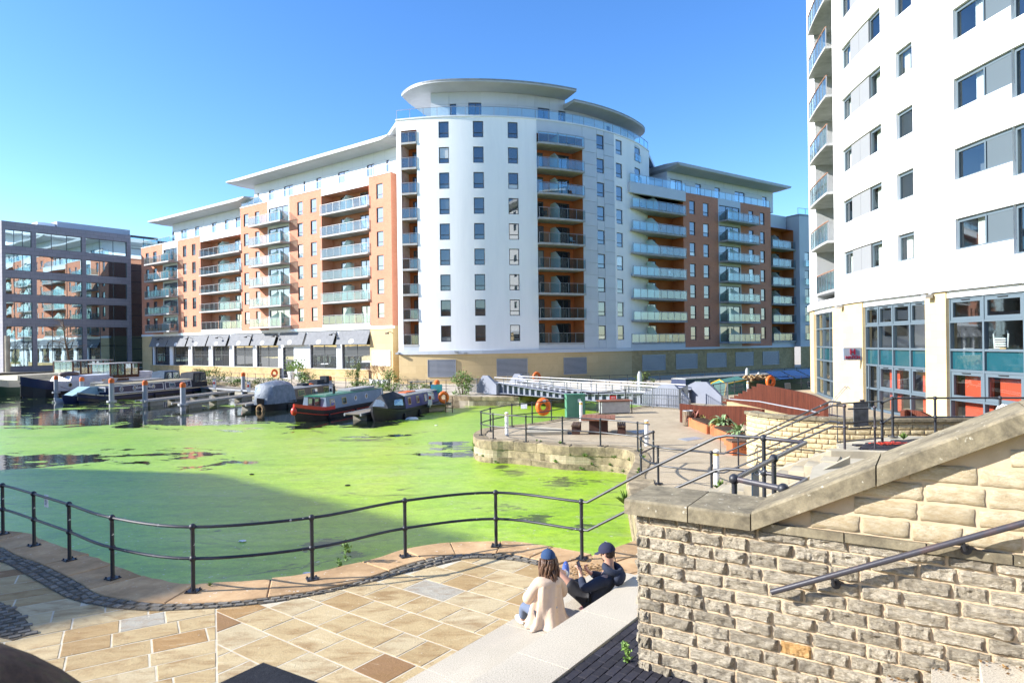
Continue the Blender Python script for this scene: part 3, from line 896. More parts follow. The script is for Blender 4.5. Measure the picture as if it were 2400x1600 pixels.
for (u, v) in ((1950, 1362), (2258, 1283), (2600, 1190)):
    t_, z_ = on_wall(u, v, -0.14)
    zr = za + (t_ - ta) * sl_
    mb = MB().tube([wp(t_, zr - 0.02, -0.14), wp(t_ + 0.01, zr - 0.085, -0.12), wp(t_ + 0.02, zr - 0.10, 0.0)], 0.014, 8)
    mb.tube([wp(t_ + 0.02, zr - 0.10, -0.055), wp(t_ + 0.02, zr - 0.10, -0.02)], 0.04, 12)
    part('bracket', mb, M['black_iron'], hr, smooth='auto')
# stair treads climbing along the wall
stair = thing('stone_stair', loc=(3, 5, 0.78), kind='structure')
for k in range(-2, 9):
    t_ = 1.906 + 0.32 * k; zt = 1.16 + 0.147 * k
    vs = []
    poly = [W0 + Wd * t_ + Wn * (-0.075), W0 + Wd * (t_ + 0.345) + Wn * (-0.075), W0 + Wd * (t_ + 0.345) + Wn * (-2.6), W0 + Wd * t_ + Wn * (-2.6)]
    part('tread', bevel_slab(poly, 0.5, zt, 0.01), M['granite'], stair)
# stone parapet close to the viewpoint, out of focus, and the near-black pier cap below it
M['parapet'] = stone_mat('mossy_parapet_stone', '#4a382e', '#5f4a3d', '#5c6440', 0.05, 0.8, soot='#2a211c', sc=7, bs=40, bdist=0.006)
pr = thing('parapet_coping', 'rounded brown mossy parapet stone close to the camera at lower left', 'parapet', (-1.0, 0.9, 2.5))
mb = MB()
pa0 = dp(-490, 2300, 1.1); pax = Vector((-1.0, -0.35, 0.0)).normalized(); pay = Vector((-pax.y, pax.x, 0))
NB = 28; vs = []; PRr = 0.565
for i in range(24):
    if i < 14: t_ = -PRr * cos(i / 14 * pi / 2); rr = PRr * sin(max(0.02, i / 14) * pi / 2)
    else: t_ = (i - 14) * 0.14; rr = PRr
    for j in range(NB):
        a = 2 * pi * j / NB
        vs.append(pa0 + pax * t_ + pay * (rr * 0.7 * cos(a)) + Vector((0, 0, rr * sin(a))))
mb.add(vs, [(i * NB + j, i * NB + (j + 1) % NB, (i + 1) * NB + (j + 1) % NB, (i + 1) * NB + j) for i in range(23) for j in range(NB)] + [tuple(range(NB))])
part('coping_stone', mb, M['parapet'], pr, smooth=True)
R_ = Matrix(((pax.x, pay.x, 0, pa0.x), (pax.y, pay.y, 0, pa0.y), (0, 0, 1, 0), (0, 0, 0, 1)))
part('parapet_wall', MB().b2((-0.3, -0.3, 0.0), (1.6, 0.3, pa0.z - 0.2), R_), M['parapet'], pr)
cp = gp(620, 1552, 3.0)
capd = thing('pier_cap', 'near-black pointed stone pier cap above the flagstones', 'pier', (cp.x, cp.y, 0))
apex = gp(617, 1551, 3.03); lft = gp(500, 1606, 3.03); rgt = gp(718, 1588, 3.03)
ex = (rgt - apex); ey = (lft - apex)
far_ = apex + ex * 1.5 + ey * 1.5
mb = MB()
r2 = apex + ex * 1.5; l2_ = apex + ey * 1.5
mb.prism([(apex.x, apex.y), (l2_.x, l2_.y), (far_.x, far_.y), (r2.x, r2.y)], 2.86, 3.03)
M['soot'] = stone_mat('near_black_stone', '#14151a', '#1e2026', '#2a2b2e', 0.02, 0.9, lichen='#3f4a55', sc=10, bs=45, bdist=0.006)  # near-black stone tone for the whole cap and pier, with blue-grey flecks
part('cap', mb, M['soot'], capd)
cc_ = (apex + far_) / 2
part('pier', MB().b2((cc_.x - 0.16, cc_.y - 0.16, 0.0), (cc_.x + 0.16, cc_.y + 0.16, 2.86)), M['soot'], capd)
# ================================================================== plaza on the middle quay
ZP = -0.10
M['plaza'] = brick_mat('plaza_block_paving', '#b5a68c', '#aa9a80', '#8e7f68', bw=0.21, rh=0.105, ms=0.006, bump=0.25, vary=0.16, stain='#8f8169')
M['quay_block'] = stone_mat('quay_block_stone', '#7d6f58', '#9d8d70', '#b9a888', 0.12, 0.6, soot='#3f3a31', sc=1.3, bs=10, bdist=0.03)
NEAR_E = [(1128, 1006), (1116, 1012), (1110.5, 1018), (1112, 1024), (1123, 1030), (1155, 1033.5), (1195, 1034), (1265, 1040), (1326, 1046), (1410, 1048), (1462, 1053), (1484, 1061), (1489, 1072), (1484, 1090), (1472, 1112), (1470, 1122)]
FAR_E = [(1128, 1006), (1150, 1002), (1200, 997), (1265, 990), (1334, 977), (1440, 962), (1510, 951)]
ne = px_path(NEAR_E, ZP, 4)
fe = px_path(FAR_E, ZP, 3)
tail = [Vector((2.62, 13.66)), Vector((40, 13.66)), Vector((60, 20)), Vector((60, 66)), Vector((36, 61)), Vector((20.5, 53.5)), Vector((13.5, 49)), Vector((9.6, 43.5))]
out = list(ne.p) + tail + list(fe.p)[::-1][1:-1]
def prism_uv(poly, z0, z1, sc=1.0, rot=0.0):
    mb = MB(); n = len(poly)
    vs = [(p[0], p[1], z0) for p in poly] + [(p[0], p[1], z1) for p in poly]
    f = tuple(range(n, 2 * n))
    c, s = cos(rot), sin(rot)
    uvs = [[(p[0] * c - p[1] * s, p[0] * s + p[1] * c) for p in poly]]
    fs = [f]
    for i in range(n):
        k = (i + 1) % n
        fs.append((i, k, n + k, n + i)); L = (Vector(poly[k][:2]) - Vector(poly[i][:2])).length
        uvs.append([(0, z0), (L, z0), (L, z1), (0, z1)])
    return mb.add(vs, fs, uvs)
plaza = tag(part('plaza', prism_uv([tuple(p) for p in out], -2.1, ZP - 0.006, rot=0.6), M['plaza']), kind='structure')
def edge_blocks(path, s0, s1, parent, inw, zs, lens, mt, name='quay_stone', proud=0.0, flip=1):
    for row, (z0, z1, pr) in enumerate(zs):
        s = s0
        while s < s1 - 0.05:
            e = min(s1, s + random.uniform(*lens))
            if s1 - e < 0.4: e = s1
            n = 4; o_ = []; i_ = []
            for k in range(n + 1):
                tt = s + 0.008 + (e - s - 0.016) * k / n
                p = path.at(tt); nn = path.nrm(tt) * flip
                o_.append(p + nn * pr); i_.append(p - nn * inw)
            part(name, bevel_slab(o_ + i_[::-1], z0 + 0.006, z1, 0.03 if row == 0 else 0.012, 0.0), mt, parent)
            s = e
# the water lies to the right of travel along the near edge (nose -> inlet)
edge_blocks(ne, 0.0, ne.L, plaza, 0.55, ((-0.46, ZP + 0.025, 0.03), (-0.80, -0.46, 0.0), (-1.5, -0.80, 0.02)), (0.9, 2.1), M['quay_block'], flip=-1)
edge_blocks(fe, 0.0, fe.L, plaza, 0.55, ((-0.46, ZP + 0.025, 0.03), (-1.5, -0.46, 0.0)), (1.2, 2.2), M['quay_block'], flip=1)
pq = Path2([ne.p[-1], (2.62, 13.66)])
edge_blocks(pq, 0.0, pq.L, plaza, 0.8, ((-0.46, ZP + 0.03, 0.03), (-0.80, -0.46, 0.0), (-1.5, -0.80, 0.02)), (1.0, 1.6), M['quay_block'], flip=-1)
# raised kerb strip and access covers on the plaza
def flat_quad(pts, z, name, mt, parent, th=0.004):
    P = [gp(u, v, z) for u, v in pts]
    part(name, MB().prism([(p.x, p.y) for p in P], z - 0.01, z + th), mt, parent)
flat_quad([(1234, 1020), (1330, 1018), (1330, 1012), (1238, 1003)], ZP, 'raised_slab', M['concrete_pale'], plaza, 0.14)
flat_quad([(1588, 1028), (1630, 1023), (1650, 1027), (1610, 1033)], ZP, 'access_cover', M['galv'], plaza)
flat_quad([(1470, 1010), (1510, 1006), (1530, 1011), (1492, 1016)], ZP, 'access_cover', M['galv'], plaza)

# ------------------------------------------------------------------ railings
def railing(name, label, posts, mt=None, rails=(0.55, 1.08), h=1.10, r=0.027, rp=0.034, br=0.058, smooth=True, cat='railing', skip=(), ends=None, nseg=6, plates=True, group=None):
    root = thing(name, label, cat, posts[len(posts) // 2], group)
    mt = mt or M['black_iron']
    mbp = MB()
    mbp.tube([(0, 0, 0), (0, 0, h)], rp, 10)
    for z in rails: mbp.ball((0, 0, z), br, 10, 7)
    if plates:
        mbp.b2((-0.10, -0.10, 0), (0.10, 0.10, 0.018))
        for sx_ in (-1, 1):
            for sy_ in (-1, 1): mbp.lathe([(0.016, 0.018), (0.016, 0.04), (0.008, 0.045)], (sx_ * 0.075, sy_ * 0.075, 0), 6)
        mbp.lathe([(0.04, 0.018), (0.036, 0.05), (rp, 0.07)], n=10)
    pm_ = mbp.mesh('post')
    for i, p in enumerate(posts):
        if i in skip: continue
        dr = (posts[min(i + 1, len(posts) - 1)] - posts[max(i - 1, 0)]); an = atan2(dr.y, dr.x)
        part('post', pm_, mt, root, Matrix.Translation(p) @ Matrix.Rotation(an, 4, 'Z'), smooth='auto')
    allp = list(posts)
    if ends: allp = (ends[0] or []) + allp + (ends[1] or [])
    for z in rails:
        base = [p + Vector((0, 0, z)) for p in allp]
        cpts = catmull(base, nseg) if smooth else base
        part('rail', MB().tube(cpts, r, 8), mt, root, smooth='auto')
    return root
# near quay railing, with the run climbing beside the hidden stair at its right end
npx = [(-150, 1243), (-72, 1240), (7, 1251), (80, 1278), (163, 1312), (264, 1355), (453, 1385), (732, 1357), (950, 1304), (1163, 1279), (1364, 1309)]
nposts = [gp(u, v, 0.03) for u, v in npx]
tops = dp(1789.7, 1022, 10.2)
P1 = Vector((tops.x, tops.y, 1.54))
jog = nposts[-1] + (P1 - nposts[-1]) * 0.04
jog.z = 0.03 + 0.02
Pu = P1 + (nposts[-1] - P1) * 0.20
Pu.z = 1.52
near_rail = railing('quay_railing', 'black iron two-rail railing curving along the near paved quay', nposts)
# the stair run
rr = thing('stair_railing', 'black iron railing climbing the hidden stair behind the rough stone wall', 'railing', (P1.x, P1.y, 1.5))
for z in (0.55, 1.08):
    a = nposts[-1] + Vector((0, 0, z)); b = jog + Vector((0, 0, z - 0.01)); c = Pu + Vector((0, 0, z)); d = P1 + Vector((0, 0, z))
    part('rail', MB().tube([a, b, a.lerp(c, 0.5), c - (c - a) * 0.03, c + (d - c) * 0.15, d], 0.024, 8), M['black_iron'], rr, smooth='auto')
ZL = 1.55                    # upper landing
def at_z(u, v, z): return gp(u, v, z)
G1 = gp(1789.7, 1026, ZL + 1.08); G2 = gp(1888, 1037, ZL + 1.08); G3 = gp(1721, 1122, ZL + 1.08); G4 = gp(1836, 1145, ZL + 1.08); G5 = gp(1813.5, 1074, ZL + 1.08)
guard = thing('landing_guard_rail', 'worn dark guard rail with ball joints around the stair landing behind the coping', 'railing', (G5.x, G5.y, ZL))
def posts_at(root, plist, mt, h, z0, rails, rp=0.03, br=0.058):
    for p in plist:
        mb = MB().tube([(p.x, p.y, z0), (p.x, p.y, z0 + h)], rp, 10)
        for z in rails: mb.ball((p.x, p.y, z0 + z), br, 12, 8)
        part('post', mb, mt, root, smooth='auto')
posts_at(guard, [G1, G3, G5], M['black_iron'], 1.08, ZL, (0.55, 1.08))
posts_at(guard, [G4], M['black_iron'], 1.08, ZL, (0.55, 1.08))
for z, mt in ((1.08, M['worn_iron']), (0.55, M['worn_iron'])):
    pts = [Vector((p.x, p.y, ZL + z)) for p in (G1, G2, G5, G3, G4)]
    part('rail', MB().tube([pts[0], pts[0].lerp(pts[1], .93), pts[1], pts[1].lerp(pts[2], .1), pts[2], pts[3], pts[4]], 0.030, 10), mt, guard, smooth='auto')
# blue sign plate tied to that rail
sp_ = thing('tied_sign', 'small dark blue sign plate cable-tied to the worn guard rail', 'sign', (G5.x, G5.y, ZL + 0.9))
mid = G5.lerp(G3, 0.42); mid.z = ZL + 1.03
dd_ = (G3 - G5); dd_.z = 0; dd_.normalize(); nn_ = Vector((dd_.y, -dd_.x, 0))
R = Matrix(((dd_.x, nn_.x, 0, mid.x), (dd_.y, nn_.y, 0, mid.y), (0, 0, 1, mid.z), (0, 0, 0, 1)))
M['blue_sign'] = mat('blue_sign', (0.012, 0.045, 0.085), None, rough=0.35)
part('plate', MB().b2((-0.13, 0.036, -0.33), (0.13, 0.046, 0.03), R), M['blue_sign'], sp_)
for x in (-0.07, 0.07): part('cable_tie', MB().torus((0, 0, 0), 0.04, 0.007, 14, 6, R @ Matrix.Translation((x, 0, 0)) @ Matrix.Rotation(pi / 2, 4, 'Y')), M['white_paint'], sp_)

# ------------------------------------------------------------------ upper landing and the stair up from the plaza
LZ = 1.37
Q0 = Vector((5.4, 18.25)); Q1 = Vector((8.25, 16.5))          # foot and head of the plaza stair (rail line)
land = [(8.1, 16.3), (8.6, 17.6), (11, 18.9), (24, 15.5), (24, 9.0), (4.6, 9.0), (3.9, 10.4), (5.6, 12.6), (6.5, 14.4)]
landing = tag(part('landing', MB().prism(land, -0.12, LZ - 0.03), M['concrete_pale']), kind='structure')
lp = [(8.55, 16.0), (9.0, 17.2), (11.2, 18.3), (20, 15.0), (20, 13), (9, 14.2)]
part('paving_bed', MB().prism(lp, LZ - 0.05, LZ - 0.012), M['sett_bed'], landing)
LP = [Vector(p) for p in lp]
i = 0
for ix in range(0, 34):
    for iy in range(0, 22):
        c_ = Vector((8.4 + ix * 0.3 + (iy % 2) * 0.15, 13.6 + iy * 0.2))
        if inside(c_, LP) and c_.x < 14.5 and i < 290:
            part('paver', pm[i % 3], None, landing, Matrix.Translation((c_.x, c_.y, LZ - 0.012)) @ Matrix.Diagonal((0.285, 0.185, 1, 1))); i += 1
sd = (Q1 - Q0).normalized(); sn = Vector((sd.y, -sd.x))       # sn points towards the viewpoint side
L_st = (Q1 - Q0).length
ps = thing('plaza_stair', loc=(Q0.x, Q0.y, ZP), kind='structure')
for k in range(10):
    z1 = ZP + (LZ - ZP) * (k + 1) / 10
    poly = [Q0 + sd * (L_st * k / 10) - sn * 0.1, Q0 + sd * (L_st * (k + 1) / 10 + 0.02) - sn * 0.1, Q0 + sd * (L_st * (k + 1) / 10 + 0.02) + sn * 1.9, Q0 + sd * (L_st * k / 10) + sn * 1.9]
    part('tread', bevel_slab(poly, ZP - 0.02, z1, 0.01), M['concrete'], ps)
# concrete cheek walls of the stair
def cheek(p0, p1, z0, z1, w, nrm_, zb, name='cheek_wall', mt=None):
    mb = MB(); a, b = Vector(p0[:2]), Vector(p1[:2])
    vs = []
    for (p, z) in ((a, z0), (b, z1)):
        for o_ in (0, w):
            q_ = p + nrm_ * o_
            vs += [(q_.x, q_.y, zb), (q_.x, q_.y, z)]
    mb.add(vs, [(0, 1, 3, 2), (4, 6, 7, 5), (0, 4, 5, 1), (2, 3, 7, 6), (1, 5, 7, 3), (0, 2, 6, 4)])
    part(name, mb, mt or M['concrete'], ps)
c0 = gp(1684, 1150, 0.2); c1 = gp(1948, 1056, 1.5)
cheek(c0, c1, 0.2, 1.5, 0.28, sn * -1, -0.11)
c2 = gp(1762, 1180, 0.9); c3 = gp(1990, 1072, 1.52); 
cheek(c2, c3, 0.9, 1.52, 0.3, sn * -1, -0.11)
e0 = gp(1948, 1056, 1.5); e1 = gp(2110, 1060, 1.5)
cheek(e0, e1, 1.5, 1.5, 0.25, Vector((0, 1)), 1.2)

# curved railing round the plaza nose
rpx = [(1495, 1056.5), (1407.5, 1045), (1318.5, 1039), (1233, 1035), (1156, 1027.7), (1128, 1020.5), (1149.5, 1010.5), (1200, 998.8), (1247.6, 993), (1292.5, 985.8), (1340, 975), (1403, 962), (1466, 953)]
rposts = [gp(u, v, ZP + 0.02) for u, v in rpx]
lead = rposts[0] + (rposts[0] - rposts[1]).normalized() * 0.5 + Vector((0, -0.15, 0))
railing('plaza_railing', 'black iron railing curving round the nose of the middle quay', rposts, ends=([lead], None))
bpx = [(1532, 1085.5), (1502.5, 1106), (1543, 1133)]
b3 = gp(1668, 1151, ZP + 0.02)
bposts = [gp(u, v, ZP + 0.02) for u, v in bpx] + [b3]
railing('inlet_railing', 'black iron railing bending around the inlet corner of the plaza', bposts)
# stair rails from the plaza up to the landing
def line_rails(root, pts, zs, r=0.024, mt=None):
    for z in zs: part('rail', MB().tube([p + Vector((0, 0, z)) for p in pts], r, 8), mt or M['black_iron'], root, smooth='auto')
sr = thing('stair_railing', 'black iron handrails climbing from the plaza to the gated landing', 'railing', (8.2, 16.5, LZ))
top = gp(1980, 1052, LZ)
hd = Vector((top.x, top.y, LZ))
up1 = b3 + (hd - b3) * 0.10; up1.z = b3.z
up2 = b3 + (hd - b3) * 0.92; up2.z = LZ
line_rails(sr, [b3, up1, up2, hd], (0.55, 1.08))
posts_at(sr, [hd], M['worn_iron'], 1.10, LZ, (0.55, 1.08), 0.03, 0.05)
# second rail line on the wall side of the stair, with its low loop at the foot
f0 = gp(1708, 1080, ZP); f0.z = ZP
lo = [gp(1732, 1092, ZP)]
k1 = gp(1731, 1101, ZP)
w_hd = Vector((hd.x + 0.35, hd.y + 0.9, LZ))
k2 = k1 + (w_hd - k1) * 0.12; k2.z = ZP
k3 = k1 + (w_hd - k1) * 0.92; k3.z = LZ
line_rails(sr, [k1, k2, k3, w_hd], (0.55, 1.08))
posts_at(sr, [k1], M['black_iron'], 1.1, ZP, (0.55, 1.08), 0.027, 0.05)
lo_ = k1 + Vector((-0.55, 0.1, 0))
part('rail', MB().tube([k1 + Vector((0, 0, 1.08)), lo_ + Vector((0, 0, 1.08)), lo_ + Vector((0, 0, 0.55)), k1 + Vector((0, 0, 0.55))], 0.024, 8), M['black_iron'], sr, smooth='auto')
# gate frame and landing railing
gate = thing('landing_gate', 'black steel gate with a solid grey plate at the head of the plaza stair', 'gate', (hd.x + 0.5, hd.y, LZ))
ga = Vector((hd.x - 0.12, hd.y + 0.12, LZ)); gb_ = gp(2068, 1040, LZ)
def gpt(k, z): return Vector((ga.x + (gb_.x - ga.x) * k, ga.y + (gb_.y - ga.y) * k, LZ + z))
part('frame', MB().tube([gpt(0, 0.16), gpt(0, 1.12), gpt(1, 1.12), gpt(1, 0.16)], 0.022, 8, closed=True), M['black_iron'], gate)
part('bar', MB().tube([gpt(0, 0.62), gpt(1, 0.62)], 0.018, 8), M['black_iron'], gate)
part('plate', MB().b2((-0.26, -0.01, 0), (0.26, 0.01, 0.64), Matrix.Translation(gpt(0.52, 0.5)) @ Matrix.Rotation(atan2(gb_.y - ga.y, gb_.x - ga.x), 4, 'Z')), mat('slate_plate', (0.05, 0.055, 0.06), (0.12, 0.13, 0.14), 4, 0.6), gate)
part('latch', MB().box((0, 0, 0), (0.1, 0.06, 0.08), Matrix.Translation(gpt(0.55, 1.15))), M['worn_iron'], gate)
lr = [gp(2068, 1040, LZ), gp(2092.6, 1023.5, LZ), gp(2192.5, 1023.5, LZ), gp(2345, 1024, LZ), gp(2520, 1026, LZ)]
railing('landing_railing', 'black iron railing along the landing below the glazed ground floor', lr, smooth=False)
pp1 = gp(2052, 1052, LZ)
stub = thing('rail_stub', 'short double rail stub with rusty posts on the landing', 'railing', (pp1.x, pp1.y, LZ))
s0_ = gp(1984, 1054, LZ); s1_ = gp(2051, 1052, LZ)
posts_at(stub, [s1_], M['worn_iron'], 1.06, LZ, (0.55, 1.04), 0.026, 0.045)
line_rails(stub, [s0_ + Vector((0.03, -0.05, 0)), s1_ + Vector((-0.1, 0, 0))], (0.53, 1.02), 0.022)

# ------------------------------------------------------------------ yellow coursed stone parapet wall
M['yellow_stone'] = stone_mat('yellow_walling', '#b9a47a', '#cab891', '#d8c9a8', 0.14, 0.6, soot='#93825c', sc=3, bs=18, bdist=0.015)
yw = thing('parapet_wall', 'curved yellow stone parapet wall with flat coping beside the plaza stair', 'wall', (8, 22, ZP))
ypts = [gp(1750, 1090, ZP), Vector((7.95, 21.6, 0)), Vector((8.35, 20.9, 0)), Vector((9.1, 20.3, 0)), Vector((10.0, 19.85, 0)), Vector((12, 19.6, 0)), Vector((15, 19.5, 0)), Vector((19.5, 19.6, 0))]
yp = Path2(catmull(ypts, 4))
def yring(o, z0, z1):
    mb = MB(); a = []; b = []
    N = 36
    for i in range(N + 1):
        s_ = yp.L * i / N; p = yp.at(s_); n_ = yp.nrm(s_)
        if n_.y > 0: n_ = n_ 
        a.append(p + n_ * o[0]); b.append(p + n_ * o[1])
    poly = a + b[::-1]
    for i in range(N):
        q_ = [a[i], a[i + 1], b[i + 1], b[i]]
        mb.add([(p.x, p.y, z0) for p in q_] + [(p.x, p.y, z1) for p in q_], [(4, 5, 6, 7), (0, 1, 5, 4), (2, 3, 7, 6)] + ([(3, 0, 4, 7)] if i == 0 else []) + ([(1, 2, 6, 5)] if i == N - 1 else []))
    return mb
part('core', yring((0.03, 0.32), -0.2, 1.64), M['wall_mortar'], yw)
z = ZP - 0.05; row = 0
hh = 0.155
while z < 1.60:
    s_ = 0.0 if row % 2 else -0.16
    while s_ < yp.L - 0.1 and s_ < 9.2:
        w = random.uniform(0.30, 0.46); e = min(yp.L, s_ + w); b0 = max(0, s_)
        p = yp.at(b0); p2 = yp.at(e); d_ = (p2 - p); L = d_.length
        if L > 0.06:
            d_.normalize(); n_ = Vector((-d_.y, d_.x))
            Mx = Matrix(((d_.x, n_.x, 0, p.x), (d_.y, n_.y, 0, p.y), (0, 0, 1, z + 0.008), (0, 0, 0, 1)))
            part('stone', random.choice(flatrocks), M['yellow_stone'], yw, Mx @ Matrix.Translation((0.006, 0.045, 0)) @ Matrix.Diagonal((L - 0.014, 0.09, min(hh, 1.63 - z) - 0.014, 1)))
        s_ += w
    z += hh; row += 1
s_ = 0.0
while s_ < yp.L - 0.05:
    e = min(yp.L, s_ + 0.9); a = []; b = []
    for k in range(4):
        tt = s_ + 0.006 + (e - s_ - 0.012) * k / 3; p = yp.at(tt); n_ = yp.nrm(tt)
        a.append(p - n_ * 0.07); b.append(p + n_ * 0.38)
    part('coping_stone', bevel_slab(a + b[::-1], 1.645, 1.745, 0.012), M['wall_coping'], yw)
    s_ = e

# raised terrace in front of the white tower
ter = [(8.2, 21.9), (8.9, 25), (9.9, 29), (11.0, 33), (12.6, 37.5), (16, 43), (22, 47.5), (34, 50), (34, 19.75), (19.5, 19.75), (12, 19.8), (10.1, 20.0), (9.2, 20.5), (8.5, 21.2)]
tag(part('terrace', prism_uv(ter, -0.2, 0.55, rot=0.2), M['plaza']), kind='structure')

# ------------------------------------------------------------------ weathering-steel slat screens
def slat_fence(name, label, pts, tops, base, spacing, w=0.042, d=0.12, steps=None):
    path = Path2(catmull([Vector((p[0], p[1], 0)) for p in pts], 6))
    root = thing(name, label, 'fence', (pts[0][0], pts[0][1], base))
    me_ = MB().b2((-w / 2, -d / 2, 0), (w / 2, d / 2, 1)).mesh('slat'); me_.materials.append(M['corten_dark'])
    n = int(path.L / spacing)
    for i in range(n + 1):
        s_ = path.L * i / n; p = path.at(s_); dr = path.dirn(s_)
        k = s_ / path.L * (len(tops) - 1); j = min(len(tops) - 2, int(k)); zt = tops[j] + (tops[j + 1] - tops[j]) * (k - j)
        if steps and s_ < steps[0]: zt = base + 0.1 + (zt - base - 0.1) * (math.floor(s_ / steps[0] * 8) / 8)
        part('slat', me_, None, root, Matrix.Translation((p.x, p.y, base)) @ Matrix.Rotation(atan2(dr.y, dr.x), 4, 'Z') @ Matrix.Diagonal((1, 1, zt - base, 1)))
    rail_pts = [Vector((path.at(path.L * i / 24).x, path.at(path.L * i / 24).y, base + 0.25)) for i in range(25)]
    part('rail', MB().tube(rail_pts, 0.02, 6), M['corten_dark'], root)
    return root
slat_fence('slat_screen', 'low curved rust-brown steel slat screen behind the planters', [(8.75, 34.4), (9.25, 32.6), (9.6, 30.6), (9.75, 28.5), (9.95, 26.3)], [0.86, 0.92, 1.12, 1.30, 1.36], ZP, 0.085)
slat_fence('slat_screen', 'tall curved rust-brown steel slat screen stepping up towards the white tower', [(12.75, 40.0), (12.5, 36.5), (12.2, 33.0), (12.0, 29.5), (11.8, 26.5), (11.3, 24.2), (10.85, 22.9)], [1.95, 1.95, 1.95, 1.96, 1.96, 1.95, 1.9], 0.35, 0.10, 0.05, 0.14, steps=(7.2,))
slat_fence('slat_screen', 'short curled steel slat screen end beside the red-panelled windows', [(12.9, 21.9), (13.25, 22.3), (13.55, 22.05), (13.6, 21.6)], [1.72, 1.72, 1.7, 1.6], 0.45, 0.06)
# inner ramp wall between the screens with its pale handrail
rw = thing('ramp_wall', 'low sandy stone ramp wall between the two slat screens', 'wall', (10.5, 27, 0))
rpth = [(10.2, 31.5), (10.35, 28.5), (10.5, 26), (10.7, 24.2), (11.4, 22.6)]
rp_ = Path2(catmull([Vector((a, b, 0)) for a, b in rpth], 4))
mb = MB()
for i in range(len(rp_.p) - 1):
    a, b = rp_.p[i], rp_.p[i + 1]; n_ = Vector((0.25, 0.05))
    mb.add([(p.x, p.y, z_) for z_ in (ZP, 1.2) for p in (a, b, b + n_, a + n_)], [(4, 5, 6, 7), (0, 1, 5, 4), (2, 3, 7, 6), (1, 2, 6, 5), (3, 0, 4, 7)], [[(0, 0)] * 4] * 5)
part('wall', mb, M['sandstone'], rw)
part('handrail', MB().tube([(9.95, 30.4, 1.42), (10.5, 28.2, 1.50), (10.9, 26.3, 1.45), (11.3, 24.2, 1.42), (11.7, 22.6, 1.38)], 0.025, 8), M['galv'], rw)
# steel handrails by the tower wall
th = thing('terrace_handrail', 'pair of slanting stainless handrails against the cream stone wall', 'handrail', (13.6, 27, 0.6))
for k in range(2):
    a = dp(1944 + 6 * k, 946, 27.5 - k * 0.4); b = dp(1980 + 6 * k, 905, 29.8 - k * 0.4)
    part('rail', MB().tube([a, b, b + Vector((0.12, 0, -0.12))], 0.022, 8), M['steel_bright'], th)
    part('post', MB().tube([Vector((a.x, a.y, 0.5)), a], 0.02, 8), M['steel_bright'], th)

# ------------------------------------------------------------------ planters, plants, furniture
def palm_leafmesh(L, w, droop, n=5):
    mb = MB(); vs = []; fs = []
    for i in range(n + 1):
        k = i / n
        ww = w * (0.35 + 1.1 * k) * (1 - k) * 2 + 0.002
        x = L * k * cos(droop * k * 0.6); z = L * k * sin(0.9 - droop * k)
        vs += [(x, -ww, z), (x, 0, z - ww * 0.4), (x, ww, z)]
    for i in range(n):
        a = i * 3
        fs += [(a, a + 1, a + 4, a + 3), (a + 1, a + 2, a + 5, a + 4)]
    return mb.add(vs, fs)
def spiky(name, label, loc, n, L, mt, fan=False, seed=1, cat='plant', group=None):
    rnd = random.Random(seed)
    root = thing(name, label, cat, loc, group)
    ms_ = [palm_leafmesh(1, 0.07 if fan else 0.04, rnd.uniform(0.4, 1.5)).mesh('leaf') for _ in range(5)]
    for i in range(n):
        s_ = L * rnd.uniform(0.6, 1.1)
        Mx = Matrix.Translation(loc) @ Matrix.Rotation(rnd.uniform(0, 2 * pi), 4, 'Z') @ Matrix.Rotation(rnd.uniform(-0.75, 0.55), 4, 'Y') @ Matrix.Diagonal((s_, s_ * (1.4 if fan else 1), s_, 1))
        part('leaf', rnd.choice(ms_), mt, root, Mx)
    return root
M['palm'] = mat('fan_palm_leaf', (0.15, 0.26, 0.09), (0.34, 0.42, 0.22), 3, 0.5, rnd=0.3)
M['cordy'] = mat('bronze_leaf', (0.22, 0.06, 0.05), (0.36, 0.16, 0.11), 3, 0.5, rnd=0.3)
M['yellowleaf'] = mat('yellow_green_leaf', (0.34, 0.36, 0.08), (0.22, 0.30, 0.05), 3, 0.5, rnd=0.3)
M['soil'] = mat('soil', (0.05, 0.035, 0.025), None, rough=0.95)
def planter(label, c, d, h, ang, seat=None, text=False):
    root = thing('corten_planter', label, 'planter', (c[0], c[1], ZP), 'weathering-steel planters')
    R = Matrix.Translation((c[0], c[1], ZP)) @ Matrix.Rotation(ang, 4, 'Z')
    w, l = d
    mb = MB()
    for x in (-1, 1): mb.b2((x * w / 2 - 0.02, -l / 2, 0), (x * w / 2 + 0.02, l / 2, h), R)
    for y in (-1, 1): mb.b2((-w / 2 + 0.02, y * l / 2 - 0.02, 0), (w / 2 - 0.02, y * l / 2 + 0.02, h), R)
    part('box', mb, M['corten'], root)
    part('soil', MB().b2((-w / 2 + 0.03, -l / 2 + 0.03, 0.05), (w / 2 - 0.03, l / 2 - 0.03, h - 0.06), R), M['soil'], root)
    if seat:
        for k in range(seat):
            y = -l / 2 + 0.1 + (l - 0.2) * k / (seat - 1)
            part('slat', MB().b2((-w / 2 - 0.04, y - 0.03, h), (w / 2 - 0.06, y + 0.03, h + 0.07), R), M['timber'], root)
    return root, R
pa = atan2(0.35, 4.0)
planter('rust-coloured planter seat nearest the litter bin', (9.02, 32.5), (0.62, 0.7), 0.44, pa * 0.5)
planter('rust-coloured planter topped by the farther dark slatted bench', (9.05, 31.0), (0.62, 2.2), 0.42, 0.03, 14)
planter('rust-coloured planter holding the middle fan palm', (9.3, 29.35), (0.8, 0.9), 0.5, 0.03)
planter('rust-coloured planter topped by the nearer dark slatted bench', (9.12, 28.0), (0.62, 1.7), 0.42, 0.03, 11)
